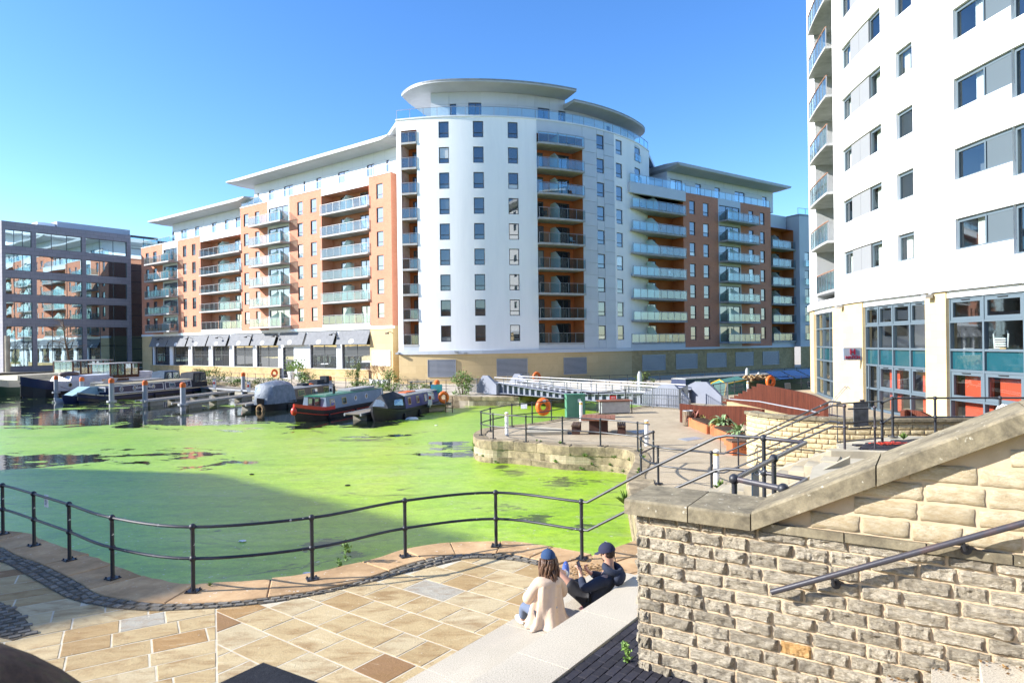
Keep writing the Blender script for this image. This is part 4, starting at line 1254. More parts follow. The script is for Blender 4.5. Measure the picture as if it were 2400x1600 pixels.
planter('rust-coloured planter holding the nearer fan palm', (9.05, 26.4), (0.9, 1.0), 0.5, 0.03)
r_, R_ = planter('rust-coloured planter box lettered on its front beside the yellow wall', (8.42, 24.6), (0.72, 0.7), 0.46, 0.0)
dark_txt = M['black']
for txt, sz, dz, dx in (('LEEDS DOCK', 0.085, 0.31, -0.02), ('EAT · PARK', 0.04, 0.22, 0.02)):
    part('lettering', text_mesh(txt, sz, 0.002, bold=0.001), dark_txt, r_, R_ @ Matrix.Translation((dx, -0.374, dz)) @ Matrix.Rotation(pi / 2, 4, 'X'))
for k in range(4):
    part('slat', MB().b2((-0.40, -0.33 + k * 0.18, 0.46), (0.40, -0.19 + k * 0.18, 0.53), R_), M['timber'], r_)
spiky('bronze_cordyline', 'spiky bronze-red plant in the planter by the litter bin', (9.0, 32.6, 0.3), 26, 0.85, M['cordy'], seed=3)
spiky('yellow_shrub', 'small yellow-green leafy plant beside the bronze spiky one', (9.25, 32.0, 0.28), 22, 0.42, M['yellowleaf'], seed=4)
spiky('fan_palm', 'larger fan palm between the two slatted planter benches', (9.3, 29.35, 0.42), 34, 0.85, M['palm'], True, 5)
spiky('fan_palm', 'fan palm nearest the yellow wall with pale orange flowers', (9.0, 26.4, 0.42), 34, 0.72, M['palm'], True, 6)
spiky('low_yellow_plant', 'low yellowing plant around the larger fan palm', (9.05, 29.3, 0.38), 20, 0.5, M['yellowleaf'], False, 8)
# litter bin
lb = gp(1613, 997, ZP)
bn = thing('litter_bin', 'round slatted timber litter bin at the end of the low slat screen', 'bin', (lb.x, lb.y, ZP))
for k in range(18):
    a = 2 * pi * k / 18
    part('slat', MB().b2((0.24, -0.036, 0.04), (0.27, 0.036, 0.74)), mat('bin_slat', '#8d7d68', '#6d5e4c', 5, 0.8, rnd=0.15) if k == 0 else bpy.data.materials['bin_slat'], bn, Matrix.Translation((lb.x, lb.y, ZP)) @ Matrix.Rotation(a, 4, 'Z'))
part('liner', MB().lathe([(0.23, 0.0), (0.23, 0.70)], (lb.x, lb.y, ZP), 18), M['black'], bn)
part('rim', MB().torus((lb.x, lb.y, ZP + 0.74), 0.25, 0.02, 20, 6), M['galv'], bn)
# picnic table and benches
def oriented(c, ang, z): return Matrix.Translation((c[0], c[1], z)) @ Matrix.Rotation(ang, 4, 'Z')
pt = gp(1405, 1016, ZP)
tb = thing('picnic_table', 'chunky square picnic table with a reddish timber top on the plaza', 'table', (pt.x, pt.y, ZP))
Rt = oriented((pt.x, pt.y + 0.25), -0.16, ZP)
for k in range(7):
    part('plank', MB().b2((-0.77 + k * 0.22, -0.8, 0.66), (-0.56 + k * 0.22, 0.8, 0.77), Rt), M['timber_red'], tb)
part('pedestal', MB().b2((-0.42, -0.5, 0), (0.42, 0.5, 0.64), Rt), mat('pedestal_timber', '#3b2620', '#4a3128', 3, 0.8), tb)
for sx_, nm in ((-1.02, 'left'), (1.05, 'right')):
    bt = thing('table_bench', 'slatted timber bench on the %s side of the chunky picnic table' % nm, 'bench', (pt.x + sx_, pt.y, ZP))
    for k in range(4): part('plank', MB().b2((sx_ - 0.2 + k * 0.1, -0.68, 0.36), (sx_ - 0.115 + k * 0.1, 0.68, 0.44), Rt), M['timber'], bt)
    for y in (-0.5, 0.5): part('leg', MB().b2((sx_ - 0.19, y - 0.1, 0), (sx_ + 0.18, y + 0.1, 0.36), Rt), bpy.data.materials['pedestal_timber'], bt)
bp_ = gp(1440, 968, ZP)
b2_ = thing('metal_bench', 'backless bench with a reddish slatted top and grey metal frame by the bridge', 'bench', (bp_.x, bp_.y, ZP))
Rb = oriented((bp_.x, bp_.y), 0.15, ZP)
for k in range(5): part('plank', MB().b2((-1.0, -0.42 + k * 0.17, 0.72), (1.0, -0.27 + k * 0.17, 0.78), Rb), M['timber_red'], b2_)
part('side_panel', MB().b2((-0.85, -0.33, 0.05), (0.85, 0.33, 0.70), Rb), M['galv'], b2_)
for x in (-0.95, 0.95):
    for y in (-0.36, 0.36): part('leg', MB().tube([Rb @ Vector((x, y, 0)), Rb @ Vector((x, y, 0.72))], 0.03, 8), M['black_iron'], b2_)
# green cabinet
gc = gp(1348, 979, ZP)
cb = thing('utility_cabinet', 'green metal utility cabinet by the plaza railing', 'cabinet', (gc.x, gc.y, ZP))
Rg = oriented((gc.x, gc.y), 0.12, ZP)
M['green_cab'] = mat('green_cabinet_paint', (0.06, 0.20, 0.13), (0.09, 0.24, 0.16), 2, 0.45)
part('body', MB().b2((-0.52, -0.28, 0), (0.52, 0.28, 1.28), Rg), M['green_cab'], cb)
part('lid', MB().b2((-0.55, -0.31, 1.28), (0.55, 0.31, 1.34), Rg), M['green_cab'], cb)
part('door', MB().b2((-0.48, -0.295, 0.08), (-0.01, -0.28, 1.22), Rg), M['green_cab'], cb)
part('door', MB().b2((0.01, -0.295, 0.08), (0.48, -0.28, 1.22), Rg), M['green_cab'], cb)
part('notice', MB().b2((0.1, -0.30, 0.9), (0.26, -0.295, 1.08), Rg), M['white_paint'], cb)
# bollard lights
M['lamp_lens'] = mat('amber_lamp_lens', (0.75, 0.45, 0.12), None, rough=0.3)
for (u, v, lab) in ((1188, 1019, 'white bollard light inside the curved nose of the plaza'), (1362, 986, 'white bollard light beside the green cabinet'), (1516, 1044, 'white bollard light at the end of the plaza railing'), (1680, 1137, 'white bollard light at the foot of the plaza stair'), (1753, 925, 'tall white bollard light beyond the stepped slat screen')):
    p = gp(u, v, ZP)
    bl = thing('bollard_light', lab, 'bollard', (p.x, p.y, ZP), 'white bollard lights')
    part('column', MB().lathe([(0.085, 0), (0.085, 0.86), (0.083, 0.87)], (p.x, p.y, ZP), 14), M['white_paint'], bl, smooth='auto')
    part('lens', MB().lathe([(0.080, 0.87), (0.080, 0.98)], (p.x, p.y, ZP), 14), M['lamp_lens'], bl, smooth='auto')
    part('cap', MB().lathe([(0.088, 0.98), (0.088, 1.02), (0.04, 1.05)], (p.x, p.y, ZP), 14), M['white_paint'], bl, smooth='auto')
# lifebuoy on the plaza railing, notices
def lifebuoy(label, c, R_, yaw, housing=False):
    root = thing('lifebuoy', label, 'lifebuoy', c, 'orange lifebuoys')
    Mx = Matrix.Translation(c) @ Matrix.Rotation(yaw, 4, 'Z') @ Matrix.Rotation(pi / 2, 4, 'X')
    part('ring', MB().torus((0, 0, 0), R_ * 0.7, R_ * 0.3, 22, 10, Mx, (1, 1.15, 1)), M['orange'], root, smooth=True)
    if housing:
        part('backplate', MB().torus((0, 0, -0.06), R_ * 0.7, R_ * 0.34, 22, 8, Mx, (1, 1.15, 0.4)), M['orange'], root, smooth=True)
        part('notice', MB().b2((-0.08, R_ * 0.6, R_ * 0.3), (0.08, R_ * 0.95, R_ * 0.3 + 0.012), Mx), M['white_paint'], root)
    return root
p = dp(1274, 953, gp(1292, 986, ZP).y + 0.3)
lifebuoy('orange lifebuoy housing hung on the plaza nose railing', (p.x, p.y, p.z), 0.42, 0.25, True)
nt = dp(1228, 951, gp(1236, 993, ZP).y)
n1_ = thing('rail_notice', 'small white notice clipped to the plaza railing left of the lifebuoy', 'sign', nt)
part('plate', MB().b2((-0.16, -0.01, -0.15), (0.16, 0.01, 0.15), Matrix.Translation(nt) @ Matrix.Rotation(-0.35, 4, 'X')), M['white_paint'], n1_)
rs = dp(1437, 933, gp(1437, 957, ZP).y)
n2_ = thing('rail_notice', 'small red warning notice on the railing beside the metal bench', 'sign', rs)
M['red_sign'] = mat('red_sign', (0.62, 0.02, 0.02), None, rough=0.4)
part('plate', MB().b2((-0.2, -0.01, -0.16), (0.2, 0.01, 0.16), Matrix.Translation(rs)), M['red_sign'], n2_)
for k in range(3): part('lettering', MB().b2((-0.15, -0.013, 0.06 - k * 0.08), (0.13, -0.0105, 0.085 - k * 0.08), Matrix.Translation(rs)), M['white_paint'], n2_)
ns = dp(113, 1172, gp(113, 1292, 0).y)
n3_ = thing('rail_notice', 'small white printed notice on the near quay railing at left', 'sign', ns)
Rn = Matrix.Translation(ns) @ Matrix.Rotation(-0.55, 4, 'Z')
part('plate', MB().b2((-0.075, -0.04, -0.13), (0.075, -0.03, 0.12), Rn), M['white_paint'], n3_)
for k in range(6): part('lettering', MB().b2((-0.055, -0.0425, 0.07 - k * 0.03), (0.05 - 0.015 * (k % 3), -0.0405, 0.083 - k * 0.03), Rn), M['blue_sign'], n3_)
# ================================================================== facades
class Flat:
    def __init__(s, P0, d):
        s.P = Vector(P0); s.d = Vector(d).normalized(); s.o = Vector((s.d.y, -s.d.x))      # outward normal
        s.arc = False
    def pt(s, t, z, out=0.0):
        p = s.P + s.d * t + s.o * out
        return Vector((p.x, p.y, z))
    def Mx(s, t, z, out=0.0):
        p = s.pt(t, z, out)
        return Matrix(((s.d.x, -s.o.x, 0, p.x), (s.d.y, -s.o.y, 0, p.y), (0, 0, 1, p.z), (0, 0, 0, 1)))
    def s_of(s, u, v=800, out=0.0):
        a, b = ray(u, v)
        # P + d t + o out = (aY, Y)
        P = s.P + s.o * out
        t = (a * P.y - P.x) / (s.d.x - a * s.d.y)
        return t
    def z_of(s, u, v, out=0.0):
        a, b = ray(u, v); t = s.s_of(u, v, out); p = s.pt(t, 0, out)
        return CAM_Z - b * p.y
class Arc:
    def __init__(s, C_, R):
        s.C = Vector(C_); s.R = R; s.arc = True
    def pt(s, t, z, out=0.0):
        a = t / s.R; r = s.R + out
        return Vector((s.C.x + r * sin(a), s.C.y - r * cos(a), z))
    def Mx(s, t, z, out=0.0):
        a = t / s.R; p = s.pt(t, z, out)
        return Matrix(((cos(a), -sin(a), 0, p.x), (sin(a), cos(a), 0, p.y), (0, 0, 1, p.z), (0, 0, 0, 1)))
    def s_of(s, u, v=800, out=0.0):
        a, b = ray(u, v); r = s.R + out
        # |(aY,Y)-C| = r
        A = a * a + 1; B = -2 * (a * s.C.x + s.C.y); Cc = s.C.length_squared - r * r
        D = max(0.0, B * B - 4 * A * Cc); Y = (-B - sqrt(D)) / (2 * A)
        return s.R * atan2(a * Y - s.C.x, s.C.y - Y)
    def z_of(s, u, v, out=0.0):
        a, b = ray(u, v); t = s.s_of(u, v, out)
        return CAM_Z - b * s.pt(t, 0, out).y
def wall_mesh(fac, s0, s1, z0, z1, holes=(), rev=0.18, out=0.0, ds=1.5, zs=()):
    """facade skin with real openings and reveals; holes = (a, b, za, zb)"""
    S = {round(s0, 4), round(s1, 4)}; Z = {round(z0, 4), round(z1, 4)}
    H = []
    for a, b, c, d in holes:
        a, b = max(a, s0), min(b, s1); c, d = max(c, z0), min(d, z1)
        if b - a < 0.02 or d - c < 0.02: continue
        H.append((round(a, 4), round(b, 4), round(c, 4), round(d, 4)))
        S |= {H[-1][0], H[-1][1]}; Z |= {H[-1][2], H[-1][3]}
    S = sorted(S); Z = sorted(Z)
    if fac.arc:
        T = []
        for a, b in zip(S, S[1:]):
            n = max(1, int((b - a) / ds + 0.99))
            T += [a + (b - a) * k / n for k in range(n)]
        S = T + [S[-1]]
    mb = MB(); idx = {}
    def V(i, j):
        if (i, j) not in idx:
            idx[(i, j)] = len(mb.v); mb.v.append(tuple(fac.pt(S[i], Z[j], out)))
        return idx[(i, j)]
    fs = []; uv = []
    for i in range(len(S) - 1):
        for j in range(len(Z) - 1):
            cs, cz = (S[i] + S[i + 1]) / 2, (Z[j] + Z[j + 1]) / 2
            if any(a < cs < b and c < cz < d for a, b, c, d in H): continue
            fs.append((V(i, j), V(i + 1, j), V(i + 1, j + 1), V(i, j + 1)))
            uv.append([(S[i], Z[j]), (S[i + 1], Z[j]), (S[i + 1], Z[j + 1]), (S[i], Z[j + 1])])
    mb.f = fs; mb.uv = uv; mb.has_uv = True
    for a, b, c, d in H:
        n = max(1, int((b - a) / ds + 0.99)) if fac.arc else 1
        for k in range(n):
            x0, x1 = a + (b - a) * k / n, a + (b - a) * (k + 1) / n
            for z in (c, d):
                mb.add([fac.pt(x0, z, out), fac.pt(x1, z, out), fac.pt(x1, z, out - rev), fac.pt(x0, z, out - rev)], [(0, 1, 2, 3)], [[(x0, z), (x1, z), (x1, z + rev), (x0, z + rev)]])
        for x in (a, b):
            mb.add([fac.pt(x, c, out), fac.pt(x, d, out), fac.pt(x, d, out - rev), fac.pt(x, c, out - rev)], [(0, 1, 2, 3)], [[(x, c), (x, d), (x + rev, d), (x + rev, c)]])
    return mb
def fbox(mb, fac, s0, s1, z0, z1, d0, d1, ds=1.2):
    n = max(1, int(abs(s1 - s0) / ds + 0.99)) if fac.arc else 1
    rows = []
    for k in range(n + 1):
        s_ = s0 + (s1 - s0) * k / n
        rows.append([fac.pt(s_, z0, d0), fac.pt(s_, z0, d1), fac.pt(s_, z1, d1), fac.pt(s_, z1, d0)])
    vs = [p for r in rows for p in r]; fs = []; uv = []
    for k in range(n):
        for i in range(4):
            a = k * 4 + i; b = k * 4 + (i + 1) % 4
            fs.append((a, b, b + 4, a + 4)); uv.append([(0, 0), (0, 1), (1, 1), (1, 0)])
    fs += [(0, 1, 2, 3), (n * 4 + 3, n * 4 + 2, n * 4 + 1, n * 4)]
    w = abs(d1 - d0); uv += [[(0, z0), (w, z0), (w, z1), (0, z1)]] * 2
    mb.add(vs, fs, uv)
    return mb
_WC = {}
def win_meshes(w, h, style, fr=0.085):
    key = (round(w, 2), round(h, 2), style)
    if key in _WC: return _WC[key]
    f = MB(); panes = []
    d0, d1 = -0.03, 0.05
    def bar(x0, x1, z0, z1, a=d0, b=d1): f.b2((x0, a, z0), (x1, b, z1))
    bar(0, w, 0, fr); bar(0, w, h - fr, h); bar(0, fr, fr, h - fr); bar(w - fr, w, fr, h - fr)
    xs = [fr, w - fr]; zsplit = []
    if style == 'transom': zsplit = [h * 0.30]
    if style == 'toplight': zsplit = [h * 0.80]
    if style == 'door': xs = [fr, w * 0.5, w - fr]
    if style == 'door3': xs = [fr, w * 0.36, w * 0.68, w - fr]
    if style == 'casement': zsplit = []
    if style == 'shopgrid': xs = [fr, w * 0.5, w - fr]; zsplit = [h * 0.40, h * 0.72]
    Zs = [fr] + zsplit + [h - fr]
    for x in xs[1:-1]: bar(x - fr * 0.5, x + fr * 0.5, fr, h - fr, -0.02, 0.04)
    for z in Zs[1:-1]: bar(fr, w - fr, z - fr * 0.5, z + fr * 0.5, -0.025, 0.045)
    for i in range(len(xs) - 1):
        for j in range(len(Zs) - 1):
            a = xs[i] + (fr * 0.5 if i else 0); b = xs[i + 1] - (fr * 0.5 if i < len(xs) - 2 else 0)
            c = Zs[j] + (fr * 0.5 if j else 0); d = Zs[j + 1] - (fr * 0.5 if j < len(Zs) - 2 else 0)
            panes.append(MB().add([(a, 0.012, c), (b, 0.012, c), (b, 0.012, d), (a, 0.012, d)], [(0, 1, 2, 3)]).mesh('pane', False))
    if style in ('transom', 'casement'): f.b2((-0.03, -0.09, -0.04), (w + 0.03, 0.05, 0.0))
    me = f.mesh('window')
    _WC[key] = (me, panes)
    return _WC[key]
def window(root, fac, s, z, w, h, style='transom', out=-0.12, fm=None, gm=None, name='window'):
    me, panes = win_meshes(w, h, style)
    o = part(name, me, fm or M['frame'], root, fac.Mx(s, z, out))
    for p in panes: part('pane', p, gm or M['glass'], o)
    return o
def glass_rail(root, fac, s0, s1, z, out, h=1.05, pl=1.2, name='balustrade', gm=None, rm=None, ends=()):
    mb = MB()
    n = max(1, round(abs(s1 - s0) / pl))
    for k in range(n + 1):
        s_ = s0 + (s1 - s0) * k / n
        fbox(mb, fac, s_ - 0.022, s_ + 0.022, z, z + h, out - 0.03, out + 0.015)
    fbox(mb, fac, s0 - 0.02, s1 + 0.02, z + h, z + h + 0.045, out - 0.04, out + 0.03, 0.8)
    o = part(name, mb, rm or M['bal_metal'], root)
    for k in range(n):
        a = s0 + (s1 - s0) * k / n + 0.04; b = s0 + (s1 - s0) * (k + 1) / n - 0.04
        part('glass_panel', fbox(MB(), fac, a, b, z + 0.06, z + h - 0.02, out - 0.015, out + 0.0, 0.8), gm or M['rail_glass'], o)
    return o
def balcony(root, fac, s0, s1, z, depth_in, depth_out, screen=None, gm=None, pl=1.2, th=0.2, rail_out=None, ends=False):
    o = part('balcony', fbox(MB(), fac, s0, s1, z - th, z, -depth_in, depth_out), M['balcony'], root)
    ro = depth_out - 0.06
    mb = MB(); n = max(1, round(abs(s1 - s0) / pl))
    for k in range(n + 1):
        s_ = s0 + 0.03 + (s1 - s0 - 0.06) * k / n
        fbox(mb, fac, s_ - 0.022, s_ + 0.022, z - 0.1, z + 1.08, ro - 0.02, ro + 0.03)
    fbox(mb, fac, s0, s1, z + 1.08, z + 1.125, ro - 0.035, ro + 0.04, 0.8)
    if ends:
        for s_ in (s0 + 0.02, s1 - 0.02): fbox(mb, fac, s_ - 0.02, s_ + 0.02, z + 1.08, z + 1.12, 0.0, ro)
    part('rail', mb, M['bal_metal'], o)
    for k in range(n):
        a = s0 + 0.03 + (s1 - s0 - 0.06) * k / n + 0.045; b = s0 + 0.03 + (s1 - s0 - 0.06) * (k + 1) / n - 0.045
        part('glass_panel', fbox(MB(), fac, a, b, z + 0.05, z + 1.02, ro - 0.008, ro + 0.008, 0.8), gm or M['bal_glass'], o)
    if ends:
        for s_ in (s0 + 0.02, s1 - 0.02):
            part('glass_panel', fbox(MB(), fac, s_ - 0.006, s_ + 0.006, z + 0.05, z + 1.02, 0.05, ro - 0.05), gm or M['bal_glass'], o)
    if screen is not None:
        mb = MB()
        for s_ in (screen - 0.02,):
            pts = [fac.pt(s_, z + 0.04, -depth_in + 0.02), fac.pt(s_, z + 0.04, ro - 0.05), fac.pt(s_, z + 1.15, ro - 0.05), fac.pt(s_, z + 2.0, -depth_in * 0.35), fac.pt(s_, z + 2.0, -depth_in + 0.02)]
            q_ = [p + (fac.pt(s_ + 0.03, 0) - fac.pt(s_, 0)) for p in pts]
            mb.add(pts + q_, [(0, 1, 2, 3, 4), (9, 8, 7, 6, 5)] + [(i, (i + 1) % 5, 5 + (i + 1) % 5, 5 + i) for i in range(5)])
        part('screen', mb, M['screen'], o)
    return o
def solid(name, poly, z0, z1, mt, root):
    return part(name, MB().prism(poly, z0, z1), mt, root)
def bay_room(root, fac, s0, s1, z0, z1, dep, mt, floors=()):
    """recessed balcony bay: back wall, side cheeks, top"""
    mb = MB()
    def q(a, b, c, d, u): mb.add([a, b, c, d], [(0, 1, 2, 3)], [u])
    n = max(1, int((s1 - s0) / 1.2 + 0.99)) if fac.arc else 1
    for k in range(n):
        a, b = s0 + (s1 - s0) * k / n, s0 + (s1 - s0) * (k + 1) / n
        q(fac.pt(a, z0, -dep), fac.pt(b, z0, -dep), fac.pt(b, z1, -dep), fac.pt(a, z1, -dep), [(a, z0), (b, z0), (b, z1), (a, z1)])
        q(fac.pt(a, z1, 0), fac.pt(b, z1, 0), fac.pt(b, z1, -dep), fac.pt(a, z1, -dep), [(a, 0), (b, 0), (b, dep), (a, dep)])
    for s_ in (s0, s1):
        q(fac.pt(s_, z0, 0), fac.pt(s_, z1, 0), fac.pt(s_, z1, -dep), fac.pt(s_, z0, -dep), [(0, z0), (0, z1), (dep, z1), (dep, z0)])
    part('recess_wall', mb, mt, root)
def louvre(root, fac, s0, s1, z0, z1, n=14):
    o = part('louvre', fbox(MB(), fac, s0, s1, z0, z1, -0.16, -0.10), M['dark'], root)
    mb = MB()
    for k in range(n):
        z = z0 + (z1 - z0) * (k + 0.5) / n
        fbox(mb, fac, s0, s1, z - 0.35 * (z1 - z0) / n, z + 0.30 * (z1 - z0) / n, -0.09, 0.0)
    o2 = part('louvre_blades', mb, M['louvre'], o); o2['kind'] = 'stuff'
    fr = MB()
    for a, b in ((s0 - 0.05, s0), (s1, s1 + 0.05)): fbox(fr, fac, a, b, z0 - 0.05, z1 + 0.05, -0.1, 0.03)
    for a, b in ((z0 - 0.05, z0), (z1, z1 + 0.05)): fbox(fr, fac, s0, s1, a, b, -0.1, 0.03)
    part('louvre_frame', fr, M['louvre'], o)
    return o

# ================================================================== far banks
M['towpath'] = mat('towpath_paving', '#bfb39f', '#a99c86', 0.7, 0.9, bump=0.15)
ZB = -0.30
bank = [(-260, 120), (-110, 84), (-80.5, 83), (-62, 92), (-57, 88), (-34.0, 80.2), (-13.2, 61.0), (-7.5, 57.2), (-3.6, 54.6), (0.5, 54.0), (6, 57.5), (13.0, 63.6), (36.5, 76.8), (120, 122), (700, 700), (-900, 700)]
bk = tag(part('towpath', MB().prism(bank, -2.1, ZB), M['towpath']), kind='structure')
bpth = Path2(bank[1:13])
edge_blocks(bpth, 20, bpth.L - 1, bk, 0.5, ((-0.62, ZB + 0.03, 0.02), (-1.6, -0.62, 0.0)), (1.2, 2.4), M['quay_block'], flip=-1)

# ================================================================== left red-brick apartment block
L = Flat((-64.0, 114.5), (0.797, -0.603))
def sl(cx, v=650): return L.s_of(320 + cx / 2.45, v)
S_L0, S_MID, S_R = 0.0, sl(598, 560), sl(1466, 600)
ZB0, ZLOW, ZHI = 6.3, 21.2, 24.0
lb_ = thing('apartment_block', 'long red-brick apartment block with white penthouses left of the round tower', 'building', (-40, 96, ZB))
bays = dict(lowbay=(sl(367, 600), sl(599, 560)), hibay=(sl(1065, 600), sl(1338, 600)), lowpan=(sl(150, 600), sl(235, 600)), hipan=(sl(755, 600), sl(879, 600)))
wins_lo = [(sl(54), sl(72)), (sl(97), sl(117)), (sl(268), sl(288)), (sl(320), sl(341))]
wins_hi = [(sl(619), sl(646)), (sl(684), sl(709)), (sl(928), sl(958)), (sl(1003), sl(1037)), (sl(1382), sl(1420))]
WH = 1.78
rows_lo = [7.22 + 2.8 * k for k in range(5)]; rows_hi = [7.22 + 2.8 * k for k in range(6)]
# brick skins between the bays
def brick_run(a, b, z1, wins, rows):
    holes = [(x0, x1, z, z + WH) for x0, x1 in wins for z in rows if x0 >= a and x1 <= b]
    part('brick_wall', wall_mesh(L, a, b, ZB0, z1, holes), M['brick'], lb_)
    for x0, x1, z, zz in holes: window(lb_, L, x0, z, x1 - x0, WH, 'transom')
brick_run(S_L0, bays['lowpan'][0], ZLOW, wins_lo, rows_lo)
brick_run(bays['lowpan'][1], bays['lowbay'][0], ZLOW, wins_lo, rows_lo)
brick_run(S_MID, bays['hipan'][0], ZHI, wins_hi, rows_hi)
brick_run(bays['hipan'][1], bays['hibay'][0], ZHI, wins_hi, rows_hi)
brick_run(bays['hibay'][1], S_R, ZHI, wins_hi, rows_hi)
# white panel strips with projecting balconies
for key, z1, rows, (ba, bb_) in (('lowpan', ZLOW, rows_lo, (sl(97, 600), sl(238, 600))), ('hipan', ZHI, rows_hi, (sl(700, 600), sl(884, 600)))):
    a, b = bays[key]
    holes = []
    for z in rows: holes.append((a + 0.25, b - 0.15, z - 0.42, z + WH))
    part('panel_wall', wall_mesh(L, a, b, ZB0, z1, holes), M['white_panel'], lb_)
    for h_ in holes:
        window(lb_, L, h_[0], h_[2], h_[1] - h_[0], h_[3] - h_[2], 'door3', gm=M['glass'])
        zf = h_[2] - 0.06
        balcony(lb_, L, ba, bb_, zf, 0.0, 1.55, pl=1.1, th=0.22, ends=True, screen=(a + b) / 2)
# recessed bays
for key, z1, rows in (('lowbay', ZLOW, rows_lo), ('hibay', ZHI, rows_hi)):
    a, b = bays[key]
    bay_room(lb_, L, a, b, ZB0, z1 - 0.9, 1.7, M['brick'])
    part('panel_wall', wall_mesh(L, a, b, z1 - 0.9, z1, ()), M['white_panel'], lb_)
    part('panel_wall', fbox(MB(), L, a, b, ZB0, rows[0] - 0.52, -1.7, 0.02), M['white_panel'], lb_)
    for i, z in enumerate(rows):
        zf = z - 0.48
        balcony(lb_, L, a, b, zf, 1.68, 0.3 if i else 0.05, screen=(a + b) / 2 - 0.3, pl=1.35, th=0.22)
        for dx in (0.2, 0.62):
            window(lb_, L, a + (b - a) * dx, zf + 0.02, 1.9, 2.15, 'door', out=-1.62)
# band, side and back
part('fascia_band', fbox(MB(), L, S_L0 - 0.05, S_R + 0.05, 5.95, ZB0 - 0.002, -0.3, 0.10), M['white_panel'], lb_)
dep = 15.0
def rect(fac, a, b, d0, d1): return [tuple(fac.pt(a, 0, d0)[:2]), tuple(fac.pt(b, 0, d0)[:2]), tuple(fac.pt(b, 0, d1)[:2]), tuple(fac.pt(a, 0, d1)[:2])]
mb = MB()
for s_, z1 in ((S_L0, ZLOW), (S_R, ZHI)):
    mb.add([L.pt(s_, ZB0, 0), L.pt(s_, ZB0, -dep), L.pt(s_, z1, -dep), L.pt(s_, z1, 0)], [(0, 1, 2, 3)], [[(0, ZB0), (dep, ZB0), (dep, z1), (0, z1)]])
mb.add([L.pt(S_MID, ZLOW, 0), L.pt(S_MID, ZLOW, -dep), L.pt(S_MID, ZHI, -dep), L.pt(S_MID, ZHI, 0)], [(0, 1, 2, 3)], [[(0, ZLOW), (dep, ZLOW), (dep, ZHI), (0, ZHI)]])
part('brick_wall', mb, M['brick'], lb_)
solid('core', rect(L, S_L0 + 0.3, S_R - 0.3, -1.75, -dep), 0, ZLOW - 0.4, M['dark'], lb_)
solid('core', rect(L, S_MID + 0.3, S_R - 0.3, -1.75, -dep), ZLOW - 0.4, ZHI - 0.4, M['dark'], lb_)
solid('roof_deck', rect(L, S_L0 + 0.02, S_MID, -0.02, -dep), ZLOW - 0.3, ZLOW - 0.05, M['fascia'], lb_)
solid('roof_deck', rect(L, S_MID + 0.02, S_R - 0.02, -0.02, -dep), ZHI - 0.3, ZHI - 0.05, M['fascia'], lb_)
part('parapet_cap', fbox(MB(), L, S_L0 - 0.06, S_MID, ZLOW, ZLOW + 0.12, -0.3, 0.06), M['white_panel'], lb_)
part('parapet_cap', fbox(MB(), L, S_MID - 0.06, S_R + 0.06, ZHI, ZHI + 0.12, -0.3, 0.06), M['white_panel'], lb_)
glass_rail(lb_, L, S_L0 + 0.2, S_MID - 0.1, ZLOW + 0.12, -0.1, 0.95, 1.6)
glass_rail(lb_, L, S_MID + 0.1, S_R - 0.1, ZHI + 0.12, -0.1, 0.95, 1.6)
# penthouses
def penthouse(root, fac, a, b, z0, z1, set_, wins, dep, ov_l, ov_r, ov_f, panel=1.9, rt=0.45):
    holes = [(x0, x1, z0 + 0.1, z0 + 2.25) for x0, x1 in wins]
    part('penthouse_wall', wall_mesh(fac, a, b, z0, z1, holes, out=-set_), M['white_panel'], root)
    mb = MB()
    n = int((b - a) / panel)
    for x0, x1, c_, d_ in holes: window(root, fac, x0, c_, x1 - x0, d_ - c_, 'door' if x1 - x0 > 1.3 else 'transom', out=-set_ - 0.12)
    for k in range(1, n):
        s_ = a + (b - a) * k / n
        fbox(mb, fac, s_ - 0.012, s_ + 0.012, z0 + 2.3, z1, -set_ - 0.01, -set_ + 0.012)
    fbox(mb, fac, a, b, z0 + 2.32, z0 + 2.35, -set_ - 0.01, -set_ + 0.012)
    part('panel_joint', mb, M['fascia'], root)
    for s_ in (a, b):
        part('penthouse_wall', MB().add([fac.pt(s_, z0, -set_), fac.pt(s_, z0, -dep), fac.pt(s_, z1, -dep), fac.pt(s_, z1, -set_)], [(0, 1, 2, 3)]), M['white_panel'], root)
    # wing-like roof: thick at the wall, thin at the eaves
    mb = MB()
    F = [(-set_ + ov_f, 0.25, 0.20 + rt), (-set_ + ov_f - 0.25, 0.14, rt + 0.25), (-set_ + 0.2, 0, rt + 0.42), (-dep * 0.6, 0, rt + 0.5), (-dep - 1.0, 0.15, rt)]
    ss = [a - ov_l, a, b, b + ov_r]
    vs = []
    for i, s_ in enumerate(ss):
        for d_, lo, hi in F:
            e = 0.25 if i in (0, 3) else 0.0
            vs += [fac.pt(s_, z1 + lo + e, d_), fac.pt(s_, z1 + hi, d_)]
    m_ = len(F) * 2; fs = []
    for i in range(3):
        for k in range(len(F) - 1):
            for o_ in (0, 1):
                p0 = i * m_ + k * 2 + o_
                fs.append((p0, p0 + 2, p0 + 2 + m_, p0 + m_))
        for k in (0, len(F) - 1):
            p0 = i * m_ + k * 2
            fs.append((p0, p0 + 1, p0 + 1 + m_, p0 + m_))
    for i in (0, 3):
        for k in range(len(F) - 1):
            p0 = i * m_ + k * 2
            fs.append((p0, p0 + 1, p0 + 3, p0 + 2))
    mb.add(vs, fs)
    part('roof', mb, M['roof_edge2'], root)
def wp_(lst, v): return [(sl(a, v) , sl(b, v)) for a, b in lst]
